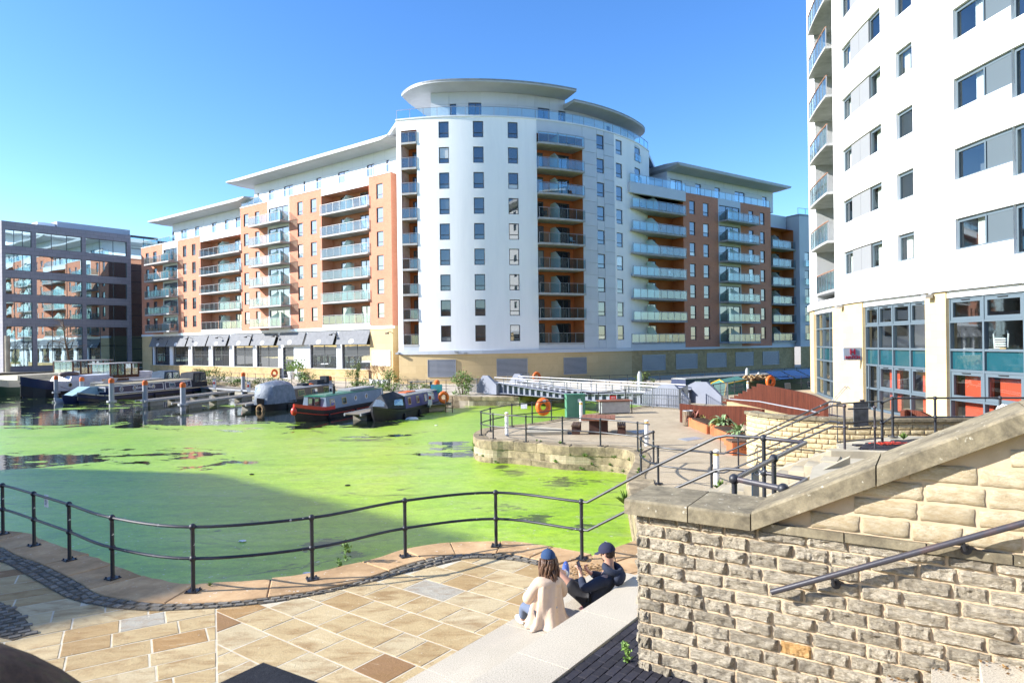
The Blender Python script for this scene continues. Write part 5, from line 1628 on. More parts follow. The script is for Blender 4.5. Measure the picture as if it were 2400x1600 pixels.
penthouse(lb_, L, sl(128, 480) + 0.8, S_MID + 0.5, ZLOW, 24.7, 1.8, wp_([(139, 154), (193, 230), (272, 297), (370, 396), (443, 465), (505, 533), (562, 585)], 540), 14, 3.3, 1.5, 2.5)
penthouse(lb_, L, sl(593, 460) + 0.8, sl(1425, 380), ZHI, 27.5, 1.8, wp_([(627, 637), (694, 722), (780, 832), (892, 903), (966, 995), (1091, 1154), (1258, 1301), (1369, 1386)], 440), 14, 3.3, 1.2, 2.5)
part('stair_block', fbox(MB(), L, sl(1425, 380) + 0.02, S_R - 0.1, ZHI, 26.6, -8, -2.2), M['white_panel'], lb_)
window(lb_, L, sl(1440, 400) + 0.4, ZHI + 0.3, 1.6, 1.9, 'door', out=-2.16)
# ground floor: piers, shop windows, awnings, plinth
shop = [(100, 187), (205, 295), (315, 411), (432, 530), (555, 665), (685, 810), (993, 1145), (1175, 1340)]
holes = [(sl(a, 860), sl(b, 860), 1.15, 5.3) for a, b in shop]
dx0, dx1 = sl(835, 860), sl(900, 860)
holes.append((dx0, dx1, -0.25, 3.9))
gs0, gs1 = sl(90, 860), sl(1342, 860)
part('shopfront_wall', wall_mesh(L, gs0, gs1, ZB, 5.95, holes, out=-0.12, rev=0.3), M['white_panel'], lb_)
part('stone_pier', wall_mesh(L, S_L0, gs0, ZB, 5.95, ()), M['sandstone'], lb_)
part('stone_pier', wall_mesh(L, gs1, S_R, ZB, 5.95, ()), M['sandstone'], lb_)
mb = MB()
for s_ in (S_L0, S_R):
    mb.add([L.pt(s_, ZB, 0), L.pt(s_, ZB, -dep), L.pt(s_, ZB0, -dep), L.pt(s_, ZB0, 0)], [(0, 1, 2, 3)], [[(0, ZB), (dep, ZB), (dep, ZB0), (0, ZB0)]])
part('stone_pier', mb, M['sandstone'], lb_)
part('plinth', wall_mesh(L, gs0 - 0.1, dx0 - 0.2, ZB, 1.05, (), out=0.25), M['sandstone_small'], lb_)
part('plinth', wall_mesh(L, dx1 + 1.2, gs1, ZB, 1.05, (), out=0.25), M['sandstone_small'], lb_)
part('plinth_cap', fbox(MB(), L, gs0 - 0.1, dx0 - 0.2, 1.05, 1.13, -0.1, 0.30), M['sandstone'], lb_)
part('plinth_cap', fbox(MB(), L, dx1 + 1.2, gs1, 1.05, 1.13, -0.1, 0.30), M['sandstone'], lb_)
M['glass_shop'] = glass_opaque('shopfront_glass', '#0a1114', 0.16, False)
for a, b, c_, d_ in holes[:-1]: window(lb_, L, a, c_, b - a, d_ - c_, 'shopgrid', out=-0.36, fm=M['frame'], gm=M['glass_shop'])
window(lb_, L, dx0, -0.25, dx1 - dx0, 4.1, 'toplight', out=-0.36, gm=M['glass_shop'], name='door')
aw = [(92, 187), (190, 297), (305, 413), (420, 532), (545, 665), (675, 808), (826, 972), (984, 1148), (1165, 1343)]
for i, (a, b) in enumerate(aw):
    a, b = sl(a, 820), sl(b, 820)
    mb = MB()
    vs = [L.pt(a, 5.85, 0.0), L.pt(b, 5.85, 0.0), L.pt(b, 4.22, 0.6), L.pt(a, 4.22, 0.6)]
    vs += [v - Vector((0, 0, 0.05)) for v in vs]
    mb.add(vs, [(0, 1, 2, 3), (7, 6, 5, 4), (0, 3, 7, 4), (1, 5, 6, 2), (2, 6, 7, 3), (0, 4, 5, 1)])
    o = part('awning', mb, M['awning'], lb_)
    c_ = (a + b) / 2
    R_ = L.Mx(c_, 4.55, 0.50) @ Matrix.Rotation(-atan2(0.6, 1.63), 4, 'X')
    part('emblem', MB().lathe([(0.30, -0.008), (0.30, 0.012)], n=20, M=R_ @ Matrix.Rotation(pi / 2, 4, 'X') @ Matrix.Diagonal((1.5, 1, 1, 1))), M['white_paint'], o)
for u, v in ((384, 818), (452, 815), (522, 815), (590, 812), (655, 808), (790, 805), (922, 800)):
    t_ = L.s_of(u, v)
    zl = 5.35
    part('wall_lamp', MB().tube([L.pt(t_, zl, 0), L.pt(t_, zl + 0.25, 0.5), L.pt(t_, zl + 0.1, 0.9)], 0.035, 6).box((0, 0, 0), (0.4, 0.25, 0.16), L.Mx(t_, zl + 0.02, 0.95)), M['black'], lb_)
# restaurant sign board
sg = thing('sign_board', 'white restaurant sign board with script lettering on the sandstone pier', 'sign', L.pt(S_R - 2, 2, 0.1))
sa, sb_ = L.s_of(873.5, 840), L.s_of(916, 840); sz0, sz1 = L.z_of(895, 857), L.z_of(895, 821)
part('board', fbox(MB(), L, sa, sb_, sz0, sz1, 0.02, 0.10), M['white_paint'], sg)
M['script_grey'] = mat('sign_script', (0.10, 0.12, 0.14), None, rough=0.5)
M['pink'] = mat('sign_pink', (0.75, 0.16, 0.25), None, rough=0.5)
sw = sb_ - sa
def sign_text(t_, size, fx, fz, mt, sh=0.25):
    part('lettering', text_mesh(t_, size, 0.004, sh), mt, sg, L.Mx(sa + sw * fx, sz0 + (sz1 - sz0) * fz, 0.106) @ Matrix.Rotation(pi / 2, 4, 'X'))
sign_text('Mumtaz', 0.62, 0.33, 0.76, M['script_grey'], 0.4)
sign_text('LEEDS', 0.2, 0.5, 0.58, M['script_grey'], 0)
sign_text('Now Online', 0.30, 0.33, 0.36, M['pink'])
sign_text('Restaurant', 0.32, 0.33, 0.15, M['pink'])
sign_text('H', 0.26, 0.72, 0.78, M['script_grey'], 0)
sign_text('12', 0.24, 0.87, 0.76, M['script_grey'], 0)

# ================================================================== round white tower
T = Arc((-5.0, 98.6), 26.0)
tw = thing('round_tower', 'tall curved white apartment tower with overhanging disc roof at the centre', 'building', (-2, 80, ZB))
def st(cx, cy=700): return T.s_of(900 + cx / 1.96, 150 + cy / 1.96)
ZW0, ZW1 = 3.35, 29.0
sLb = (st(82), st(154)); sW1 = (st(154), st(705)); sBay = (st(705), st(914)); sG = (st(914), st(1060)); sW2 = (st(1060), st(1187))
ww = [(st(255), st(302)), (st(413), st(461)), (st(573), st(619))]
rowz = [4.32 + 2.8 * k for k in range(9)]
holes = [(a, b, z, z + 1.79) for a, b in ww for z in rowz]
part('render_wall', wall_mesh(T, sW1[0], sW1[1], ZW0, ZW1, holes, ds=0.7), M['render'], tw, smooth='auto')
for a, b, z, zz in holes: window(tw, T, a, z, b - a, 1.79, 'transom', gm=M['glass_t'])
# grey panelled strip with its own panel pieces
gw = [(st(980), st(1013))]
holes = [(a, b, z + 0.05, z + 1.70) for a, b in gw for z in rowz]
part('backing_wall', wall_mesh(T, sG[0], sG[1], ZW0, ZW1, holes, out=-0.04), M['fascia'], tw)
xs = [sG[0], gw[0][0], gw[0][1], sG[1]]
zz_ = [ZW0]
for z in rowz: zz_ += [z + 0.05, z + 1.70]
zz_ += [ZW1]
for i in range(3):
    if i == 1: zr = [(zz_[k], zz_[k + 1]) for k in range(0, len(zz_) - 1, 2)]
    else: zr = [(ZW0 + (ZW1 - ZW0) * k / 18, ZW0 + (ZW1 - ZW0) * (k + 1) / 18) for k in range(18)]
    for a, b in zr:
        part('cladding_panel', fbox(MB(), T, xs[i] + 0.02, xs[i + 1] - 0.02, a + 0.02, b - 0.02, -0.03, 0.02), M['cladding'], tw)
for a, b, z, zz in holes: window(tw, T, a, z, b - a, 1.65, 'transom', gm=M['glass_t'])
# right white strip
ww2 = [(st(1068), st(1096)), (st(1154), st(1179))]
holes = [(a, b, z, z + 1.75) for a, b in ww2[:1] for z in rowz] + [(ww2[1][0], ww2[1][1], z, z + 2.0) for z in rowz[-2:]]
part('render_wall', wall_mesh(T, sW2[0], sW2[1] + 3.0, ZW0, ZW1, holes, ds=0.7), M['render'], tw, smooth='auto')
for a, b, z, zz in holes: window(tw, T, a, z, b - a, zz - z, 'transom', gm=M['glass_t'])
for z in rowz[-2:]: glass_rail(tw, T, ww2[1][0] - 0.05, ww2[1][1] + 0.05, z, 0.12, 0.9, 1.0, 'juliet_balcony')
# balcony bay
bay_room(tw, T, sBay[0], sBay[1], ZW0, ZW1 - 1.5, 2.0, M['terracotta'])
part('panel_wall', wall_mesh(T, sBay[0], sBay[1], ZW1 - 1.5, ZW1, ()), M['cladding'], tw)
part('panel_wall', fbox(MB(), T, sBay[0], sBay[1], ZW0, rowz[0] - 0.3, -1.9, 0.0), M['cladding'], tw)
for i, z in enumerate(rowz):
    zf = z - 0.25
    balcony(tw, T, sBay[0] + 0.02, sBay[1] - 0.02, zf, 1.95, 0.5 if i else 0.03, screen=(sBay[0] + sBay[1]) / 2 - 0.4, pl=1.25, th=0.22)
    window(tw, T, sBay[0] + 0.15, zf + 0.02, 1.3, 2.2, 'casement', out=-1.92, gm=M['glass_t'])
    window(tw, T, sBay[0] + 3.2, zf + 0.02, 1.9, 2.2, 'door', out=-1.92, gm=M['glass_t'])
# left balcony stack and its end pier
bay_room(tw, T, sLb[0], sLb[1], ZW0, ZW1 - 1.2, 2.0, M['terracotta'])
part('panel_wall', wall_mesh(T, sLb[0], sLb[1], ZW1 - 1.2, ZW1, ()), M['render'], tw)
part('panel_wall', fbox(MB(), T, sLb[0], sLb[1], ZW0, rowz[0] - 0.3, -1.9, 0.0), M['cladding'], tw)
for i, z in enumerate(rowz):
    zf = z - 0.25
    balcony(tw, T, sLb[0] + 0.02, sLb[1] - 0.02, zf, 1.95, 0.12 if i else 0.03, pl=0.9, th=0.22)
    window(tw, T, sLb[0] + 0.55, zf + 0.02, sLb[1] - sLb[0] - 1.0, 2.2, 'door', out=-1.92, gm=M['glass_t'])
sE = st(60)
part('end_pier', fbox(MB(), T, sE, sLb[0], ZW0, ZW1, -9, 0.0), M['render'], tw)
# fascia band, stone base with louvres
part('fascia_band', fbox(MB(), T, sE - 0.05, sW2[1] + 3.0, 2.95, ZW0 - 0.003, -0.3, 0.12), M['cladding'], tw)
lv = [(st(203, 1400), st(328, 1400)), (st(520, 1400), st(658, 1400)), (st(828, 1400), st(930, 1400))]
holes = [(a, b, 0.5, 2.32) for a, b in lv]
part('stone_base', wall_mesh(T, sE, sW2[1] + 3.0, ZB, 2.95, holes, out=-0.05, ds=0.8), M['sandstone'], tw, smooth='auto')
for a, b, c_, d_ in holes: louvre(tw, T, a, b, c_, d_)
part('stone_base', fbox(MB(), T, sE, sE + 0.3, ZB, 2.95, -9, -0.05), M['sandstone'], tw)
# dark core, roof deck
N = 30
ring = [T.pt(sE + 0.4 + (sW2[1] + 2.5 - sE) * k / N, 0, -2.1) for k in range(N + 1)]
core = [(p.x, p.y) for p in ring] + [(22, 96), (10, 104), (-18, 90)]
solid('core', core, 0, ZW1 - 0.6, M['dark'], tw)
ring = [T.pt(sE + (sW2[1] + 3.0 - sE) * k / N, 0, -0.02) for k in range(N + 1)]
solid('roof_deck', [(p.x, p.y) for p in ring] + [(22, 98), (10, 106), (-20, 92)], ZW1 - 0.5, ZW1 - 0.05, M['fascia'], tw)
part('parapet_cap', fbox(MB(), T, sE - 0.05, sW2[1] + 3.0, ZW1, ZW1 + 0.15, -0.4, 0.08, 0.8), M['white_panel'], tw)
glass_rail(tw, T, sE + 0.1, sW2[1] + 2.5, ZW1 + 0.15, 0.0, 0.95, 1.6)
# penthouse storey
pw = [(302, 332, 2.3), (387, 447, 2.4), (706, 760, 2.3), (800, 848, 2.3), (1020, 1038, 2.0), (1095, 1106, 1.8)]
set_t = 2.4
def stp(cx): return T.s_of(900 + cx / 1.96, 150 + 190 / 1.96, -set_t)
p0, p1 = stp(215), stp(1150)
pmid = stp(832)
holes = [(stp(a), stp(b), ZW1 + 0.05, ZW1 + h_) for a, b, h_ in pw]
for a, b, ztop in ((p0, pmid, 32.7), (pmid, p1, 31.6)):
    hs = [h_ for h_ in holes if a <= (h_[0] + h_[1]) / 2 < b]
    hs = [(x0, x1, c_, min(d_, ztop - 0.15)) for x0, x1, c_, d_ in hs]
    part('penthouse_wall', wall_mesh(T, a, b, ZW1 - 0.05, ztop, hs, out=-set_t), M['fascia'], tw)
    for h_ in hs: window(tw, T, h_[0], h_[2], h_[1] - h_[0], h_[3] - h_[2], 'door' if h_[1] - h_[0] > 1.6 else 'casement', out=-set_t - 0.12, gm=M['glass_t'])
    cuts = sorted([a, b] + [x for h_ in hs for x in h_[:2]])
    # cladding panels between the openings
    x = a
    while x < b - 0.2:
        e = min(b, x + 2.3)
        for h_ in hs:
            if x < h_[0] - 0.05 < e: e = h_[0]
            if h_[0] - 0.05 <= x < h_[1]: e = None; x = h_[1]; break
        if e is None: continue
        for c_, d_ in ((ZW1, ZW1 + (ztop - ZW1) * 0.6), (ZW1 + (ztop - ZW1) * 0.6, ztop)):
            part('cladding_panel', fbox(MB(), T, x + 0.015, e - 0.015, c_ + 0.015, d_ - 0.015, -set_t, -set_t + 0.04), M['cladding'], tw)
        x = e
pe = T.pt(p0, 0, -set_t); pin = T.pt(p0 + 1.5, 0, -14)
part('penthouse_wall', MB().add([(pe.x, pe.y, ZW1), (pin.x, pin.y, ZW1), (pin.x, pin.y, 32.7), (pe.x, pe.y, 32.7)], [(0, 1, 2, 3)]), M['white_panel'], tw)
def disc_roof(a, b, z, th, ov, taper_l, taper_r, name='roof'):
    """curved wing roof following the facade, its left and right ends swept to rounded tips"""
    N = 40; top = []; bot = []; fl = []; inn = []
    for k in range(N + 1):
        s_ = a + (b - a) * k / N
        o_ = ov
        if taper_l and k < 14: o_ = ov - taper_l * (1 - sin(k / 14 * pi / 2)) ** 1.6
        if taper_r and k > N - 14: o_ = ov - taper_r * (1 - sin((N - k) / 14 * pi / 2)) ** 1.6
        fl.append((T.pt(s_, z + 0.22, o_), T.pt(s_, z + th, o_), T.pt(s_, z, o_ - 1.9), T.pt(s_, z + th + 0.12, o_ - 3.0), T.pt(s_, z, -13), T.pt(s_, z + th + 0.12, -13)))
    mb = MB(); vs = [p for r in fl for p in r]; fs = []
    for k in range(N):
        i = k * 6; j = i + 6
        fs += [(i, j, j + 1, i + 1), (i, i + 2, j + 2, j), (i + 1, j + 1, j + 3, i + 3), (i + 2, i + 4, j + 4, j + 2), (i + 3, j + 3, j + 5, i + 5)]
    for i in (0, N * 6): fs += [(i, i + 1, i + 3, i + 2), (i + 2, i + 3, i + 5, i + 4)]
    mb.add(vs, fs)
    rf0 = part(name, mb, M['roof_edge2'], tw)
    mb = MB(); vs = []
    for r in fl:
        e = (r[1] - r[3]); e.z = 0; e.normalize()
        vs += [r[0] + e * 0.03 + Vector((0, 0, 0.16)), r[1] + e * 0.03 + Vector((0, 0, 0.04)), r[1] - e * 0.25 + Vector((0, 0, 0.05))]
    mb.add(vs, [(3 * k + i, 3 * k + 3 + i, 3 * k + 4 + i, 3 * k + 1 + i) for k in range(N) for i in range(2)])
    part('fascia', mb, M['fascia_dark'], rf0)
aL = T.s_of(938, 215, 0.6)
disc_roof(aL - 1.6, pmid - 0.1, 32.6, 0.5, 0.1, 2.9, 0)
disc_roof(pmid - 0.3, p1 + 1.1, 31.5, 0.48, -0.15, 0, 3.2)
# lamps on the base
for u, v in ((1070, 824), (1091, 827), (935, 828)):
    t_ = T.s_of(u, v); part('wall_lamp', MB().box((0, -0.2, 0), (0.35, 0.4, 0.2), T.Mx(t_, T.z_of(u, v), 0.1)), M['galv'], tw)

# ================================================================== right red-brick block
Rf = Flat((14.8, 81.8), (0.819, 0.574))
rb = thing('apartment_block', 'darker red-brick apartment block in shade right of the round tower', 'building', (27, 92, ZB))
def sr_(cx, cy=700): return Rf.s_of(1440 + cx / 2.412, 330 + cy / 2.412)
RZ0, RZ1 = 3.25, 23.75
rbay = (sr_(92), sr_(393)); rb1 = (sr_(393), sr_(590)); rpan = (sr_(590), sr_(716)); rb2 = (sr_(716), sr_(886)); rbay2 = (sr_(886), sr_(1013))
rrow = [4.22 + 2.8 * k for k in range(7)]
rw_ = [(sr_(428), sr_(460)), (sr_(505), sr_(537))]; rw2 = [(sr_(762), sr_(789)), (sr_(827), sr_(852))]
for (a, b), ws in ((rb1, rw_), (rb2, rw2)):
    holes = [(x0, x1, z, z + 1.78) for x0, x1 in ws for z in rrow]
    part('brick_wall', wall_mesh(Rf, a, b, RZ0, RZ1, holes), M['brick'], rb)
    for x0, x1, z, zz in holes: window(rb, Rf, x0, z, x1 - x0, 1.78, 'transom', gm=M['glass_t'])
holes = [(rpan[0] + 0.2, rpan[1] - 0.2, z - 0.3, z + 1.85) for z in rrow]
part('panel_wall', wall_mesh(Rf, rpan[0], rpan[1], RZ0, RZ1, holes), M['cladding'], rb)
for h_ in holes:
    window(rb, Rf, h_[0], h_[2], h_[1] - h_[0], h_[3] - h_[2], 'door3', gm=M['glass_t'])
    balcony(rb, Rf, sr_(592), sr_(770), h_[2] - 0.05, 0.0, 1.55, pl=1.2, th=0.22, ends=True, screen=(rpan[0] + rpan[1]) / 2)
bay_room(rb, Rf, rbay[0], rbay[1], RZ0, RZ1 - 1.3, 1.9, M['terracotta'])
part('panel_wall', fbox(MB(), Rf, rbay[0] - 0.4, rbay[1], RZ1 - 1.3, RZ1, -1.9, 0.45), M['cladding'], rb)
part('panel_wall', fbox(MB(), Rf, rbay[0] - 0.2, rbay[1], RZ0, rrow[0] - 0.3, -1.8, 0.1), M['cladding'], rb)
for i, z in enumerate(rrow):
    zf = z - 0.28
    balcony(rb, Rf, rbay[0], rbay[1], zf, 1.85, 0.5 if i else 0.12, screen=(rbay[0] + rbay[1]) / 2 - 0.4, pl=1.3, th=0.22)
    window(rb, Rf, rbay[0] + 0.2, zf + 0.02, 1.9, 2.2, 'door', out=-1.82, gm=M['glass_t']); window(rb, Rf, rbay[0] + 4.3, zf + 0.02, 2.1, 2.2, 'door', out=-1.82, gm=M['glass_t'])
bay_room(rb, Rf, rbay2[0], rbay2[1], RZ0, 20.9, 1.9, M['terracotta'])
part('panel_wall', wall_mesh(Rf, rbay2[0], rbay2[1], 20.9, 23.2, (), out=-1.2), M['cladding'], rb)
part('panel_wall', fbox(MB(), Rf, rbay2[0], rbay2[1], RZ0, rrow[0] - 0.3, -1.8, 0.05), M['cladding'], rb)
for i, z in enumerate(rrow[:6]):
    zf = z - 0.28
    balcony(rb, Rf, rbay2[0], rbay2[1], zf, 1.85, 0.35, screen=rbay2[0] + 2.0, pl=1.3, th=0.22)
    window(rb, Rf, rbay2[0] + 3.0, zf + 0.02, 1.8, 2.2, 'door', out=-1.82, gm=M['glass_t'])
part('fascia_band', fbox(MB(), Rf, rbay[0] - 0.5, rbay2[1], 2.95, RZ0 - 0.003, -0.3, 0.12), M['cladding'], rb)
lv = [(sr_(160, 1250), sr_(287, 1250)), (sr_(350, 1250), sr_(468, 1250)), (sr_(525, 1250), sr_(632, 1250)), (sr_(687, 1250), sr_(785, 1250)), (sr_(840, 1250), sr_(930, 1250))]
holes = [(a, b, 0.45, 2.35) for a, b in lv]
part('stone_base', wall_mesh(Rf, rbay[0] - 1.5, rbay2[1], ZB, 2.95, holes, out=-0.03), M['sandstone_small'], rb)
for a, b, c_, d_ in holes: louvre(rb, Rf, a, b, c_, d_)
solid('core', rect(Rf, rbay[0] + 0.3, rbay2[1], -2.0, -15), 0, RZ1 - 0.8, M['dark'], rb)
solid('roof_deck', rect(Rf, rbay[0], rb2[1], -0.02, -15), RZ1 - 0.4, RZ1 - 0.03, M['fascia'], rb)
mb = MB().add([Rf.pt(rb2[1], RZ0, 0), Rf.pt(rb2[1], RZ0, -15), Rf.pt(rb2[1], RZ1, -15), Rf.pt(rb2[1], RZ1, 0)], [(0, 1, 2, 3)], [[(0, 0), (15, 0), (15, 20), (0, 20)]])
part('brick_wall', mb, M['brick'], rb)
glass_rail(rb, Rf, rbay[0] - 0.3, rbay[1], RZ1 + 0.02, 0.38, 1.0, 1.5)
glass_rail(rb, Rf, rbay[1] + 0.1, rb2[1] - 0.1, RZ1 + 0.02, -0.1, 0.95, 1.5)
def srp(cx, cy=250): return Rf.s_of(1440 + cx / 2.412, 330 + cy / 2.412, -2.2)
penthouse(rb, Rf, srp(297, 200), srp(896, 300), RZ1, 26.9, 2.2, [(srp(a), srp(b)) for a, b in ((316, 383), (458, 489), (566, 596), (680, 736), (835, 860))], 13, 0.5, 1.2, 2.4, 1.9, 0.45)
part('stair_block', fbox(MB(), Rf, srp(160, 220), srp(296, 200) - 0.02, RZ1, 25.6, -9, -3.0), M['cladding'], rb)
# grey block beyond
gf = Flat(tuple(Rf.pt(rbay2[1], 0, 1.0)[:2]), (0.9, 0.436))
gb2 = thing('grey_block', 'blue-grey clad apartment block half hidden behind the white tower', 'building', gf.pt(2, ZB, 0))
gwz = [(0.9 + 0.2, 0.9 + 2.1, 4.0 + 2.8 * k, 6.3 + 2.8 * k) for k in range(5)]
part('panel_wall', wall_mesh(gf, 0, 14, 3.0, 23.3, gwz), M['cladding'], gb2)
for a, b, c_, d_ in gwz:
    window(gb2, gf, a, c_, b - a, d_ - c_, 'door', gm=M['glass_t']); glass_rail(gb2, gf, a - 0.2, b + 0.2, c_, 0.35, 1.0, 1.2, 'juliet_balcony')
part('panel_wall', MB().add([gf.pt(0, 3.0), gf.pt(0, 3.0, -12), gf.pt(0, 23.3, -12), gf.pt(0, 23.3)], [(0, 1, 2, 3)]), M['cladding'], gb2)
mb = MB()
for k in range(8): fbox(mb, gf, 0, 14, 3.0 + 2.6 * k, 3.03 + 2.6 * k, -0.01, 0.012)
part('panel_joint', mb, M['fascia'], gb2)
part('stone_base', wall_mesh(gf, 0, 14, ZB, 3.0, ()), M['sandstone_small'], gb2)
solid('roof_deck', rect(gf, 0, 14, 0, -12), 23.0, 23.25, M['fascia'], gb2)
glass_rail(gb2, gf, 0, 13, 23.3, -0.2, 0.9, 1.6)

# ================================================================== office block at far left
O = Flat((-79.9, 103.8), (0.6, 0.8))
ob = thing('office_block', 'grey stone-framed office block with mirror glass bands at far left', 'building', (-75, 112, 0))
def so(cx, cy=400): return O.s_of(cx / 3.136, 480 + cy / 3.136)
OZ1 = 24.3
s_end = so(962)
ob_b = [(so(25) + 0.3, so(234)), (so(268), so(603)), (so(633), so(933))]
oz = [(17.95, 21.75), (14.2, 17.1), (10.3, 13.2), (6.45, 9.3), (-0.1, 5.45)]
x77 = 77
oz = [(O.z_of(77, 480 + b / 3.136), O.z_of(77, 480 + a / 3.136)) for a, b in ((200, 316), (372, 490), (545, 662), (717, 835), (893, 1185))]
holes = [(a, b, c_, d_) for a, b in ob_b for c_, d_ in oz]
part('stone_frame', wall_mesh(O, 0, s_end, -0.6, OZ1, holes, rev=0.35), M['office_stone'], ob)
for a, b, c_, d_ in holes:
    n = max(3, round((b - a) / 2.1)); mbf = MB()
    o_ = part('window_band', wall_mesh(O, a, b, c_, d_, [(a + 0.06, b - 0.06, c_ + 0.07, d_ - 0.07)], rev=0.06, out=-0.22), M['frame'], ob)
    hsplit = [c_, d_] if d_ - c_ < 4.5 else [c_, (c_ + d_) / 2, d_]
    for k in range(n):
        x0, x1 = a + (b - a) * k / n, a + (b - a) * (k + 1) / n
        for h0_, h1_ in zip(hsplit, hsplit[1:]):
            part('pane', MB().add([O.pt(x0 + 0.03, h0_ + 0.04, -0.27 + random.uniform(-.004, .004)), O.pt(x1 - 0.03, h0_ + 0.04, -0.27), O.pt(x1 - 0.03, h1_ - 0.04, -0.27 + random.uniform(-.004, .004)), O.pt(x0 + 0.03, h1_ - 0.04, -0.27)], [(0, 1, 2, 3)]), M['glass_office'], o_)
        if k: fbox(mbf, O, x0 - 0.03, x0 + 0.03, c_ + 0.07, d_ - 0.07, -0.31, -0.2)
    part('mullion', mbf, M['frame'], o_)
# left return face and roof plant
Ol = Flat(tuple(O.pt(0, 0)[:2]), (-0.8, 0.6)); Ol = Flat(tuple((O.P + Vector((-0.8, 0.6)) * 30)), (0.8, -0.6))
lh = [(1.5 + 9 * k, 9.2 + 9 * k, c_, d_) for k in range(3) for c_, d_ in oz]
part('stone_frame', wall_mesh(Ol, 0, 30, -0.6, OZ1, lh, rev=0.3), M['office_stone'], ob)
for a, b, c_, d_ in lh: part('pane', MB().add([Ol.pt(a, c_, -0.25), Ol.pt(b, c_, -0.25), Ol.pt(b, d_, -0.25), Ol.pt(a, d_, -0.25)], [(0, 1, 2, 3)]), M['glass_office'], ob)
solid('roof_deck', rect(O, 0.05, s_end, -0.4, -29), OZ1 - 0.5, OZ1 - 0.1, M['fascia'], ob)
solid('core', rect(O, 1, s_end - 1, -1.0, -29), 0, OZ1 - 0.5, M['dark'], ob)
part('roof_plant', fbox(MB(), O, so(480, 200), so(1020, 220), OZ1 - 0.1, OZ1 + 1.5, -12, -3.5), M['louvre'], ob)
part('roof_plant', fbox(MB(), O, so(340, 130), so(475, 130), OZ1 - 0.1, OZ1 + 1.1, -9, -4.0), M['white_panel'], ob)
# glazed stair tower at its right end
n = 5
gt = part('glazed_stair', fbox(MB(), O, s_end + 0.02, s_end + 5.2, -0.6, OZ1 + 0.2, -6, -0.9), M['frame'], ob)
for k in range(12):
    for j in range(2):
        a = s_end + 0.1 + 2.55 * j; z0 = -0.2 + 2.03 * k
        part('pane', MB().add([O.pt(a, z0, -0.88), O.pt(a + 2.45, z0, -0.88), O.pt(a + 2.45, z0 + 1.93, -0.88), O.pt(a, z0 + 1.93, -0.88)], [(0, 1, 2, 3)]), M['glass_office'], gt)
part('dark_cladding', fbox(MB(), O, s_end + 5.25, s_end + 14, -0.6, OZ1 - 0.2, -9, -1.6), mat('dark_grey_cladding', (0.06, 0.07, 0.085), None, rough=0.5), ob)
# corner column and retaining wall below
cx_ = O.pt(so(40, 1000), 0, 0.9)
part('corner_column', MB().lathe([(0.35, -0.6), (0.35, 6.2)], (cx_.x, cx_.y, 0), 14), M['concrete_pale'], ob)
rt = thing('retaining_wall', 'dark brick retaining wall below the office block', 'wall', O.pt(6, 0, 3))
part('wall', wall_mesh(O, -6, s_end + 6, -1.4, 0.35, (), out=3.0), brick_mat('dark_brick', '#4a3c33', '#5a493e', '#40362e'), rt)
part('cap', fbox(MB(), O, -6, s_end + 6, 0.35, 0.5, 0, 3.1), M['concrete_pale'], rt)
# ================================================================== white tower at the right
W = Arc((67.8, 29.0), 50.0)
wt = thing('white_tower', 'near curved white apartment tower with glazed ground floor at right', 'building', (20, 30, 0.5))
def sw(cx, cy=700): return W.s_of(1840 + cx / 2.24, cy / 2.24)
def sg6(cx, cy=800): return W.s_of(1840 + cx / 3.484, 600 + cy / 3.484)
S0 = W.s_of(1954, 450); SN = W.R * radians(-63)
WZ0, WZ1 = 6.45, 28.2
wr = [7.62 + 2.8 * k for k in range(8)]
cols = [('a', sw(299), sw(341)), ('p', sw(341), sw(438)), ('b', sw(438), sw(505)), ('c', sw(583), sw(671)), ('d', sw(887), sw(1033)), ('q', sw(1033), sw(1193)), ('e', sw(1193), sw(1193) + 1.5), ('f', sw(1193) + 5.0, sw(1193) + 6.6)]
holes = []
for z in wr:
    holes.append((cols[0][1], cols[2][2], z, z + 1.25))
    holes.append((cols[3][1], cols[3][2], z, z + 1.22))
    holes.append((cols[4][1], cols[5][2], z, z + 1.25))
    holes.append((cols[6][1], cols[6][2], z - 0.55, z + 1.25))
    holes.append((cols[7][1], cols[7][2], z, z + 1.25))
M['render_near'] = mat('near_white_render', (0.82, 0.815, 0.80), (0.70, 0.70, 0.69), 1.2, 0.9, bump=0.12, bscale=90, bdist=0.004, contrast=(0.45, 0.9), streak=True)
part('render_wall', wall_mesh(W, S0, SN, WZ0, WZ1, holes, rev=0.22, ds=0.8), M['render_near'], wt, smooth='auto')
M['pale_grey'] = mat('pale_grey_panel', (0.235, 0.24, 0.245), None, rough=0.6)
M['room'] = mat('room_interior', (0.10, 0.105, 0.11), None, rough=0.9)
M['curtain'] = mat('curtain_cloth', (0.80, 0.78, 0.72), (0.70, 0.68, 0.62), 2, 0.9, rnd=0.12)
M['blind'] = mat('grey_blind_panel', (0.085, 0.11, 0.125), None, rough=0.5)
rng = random.Random(11)
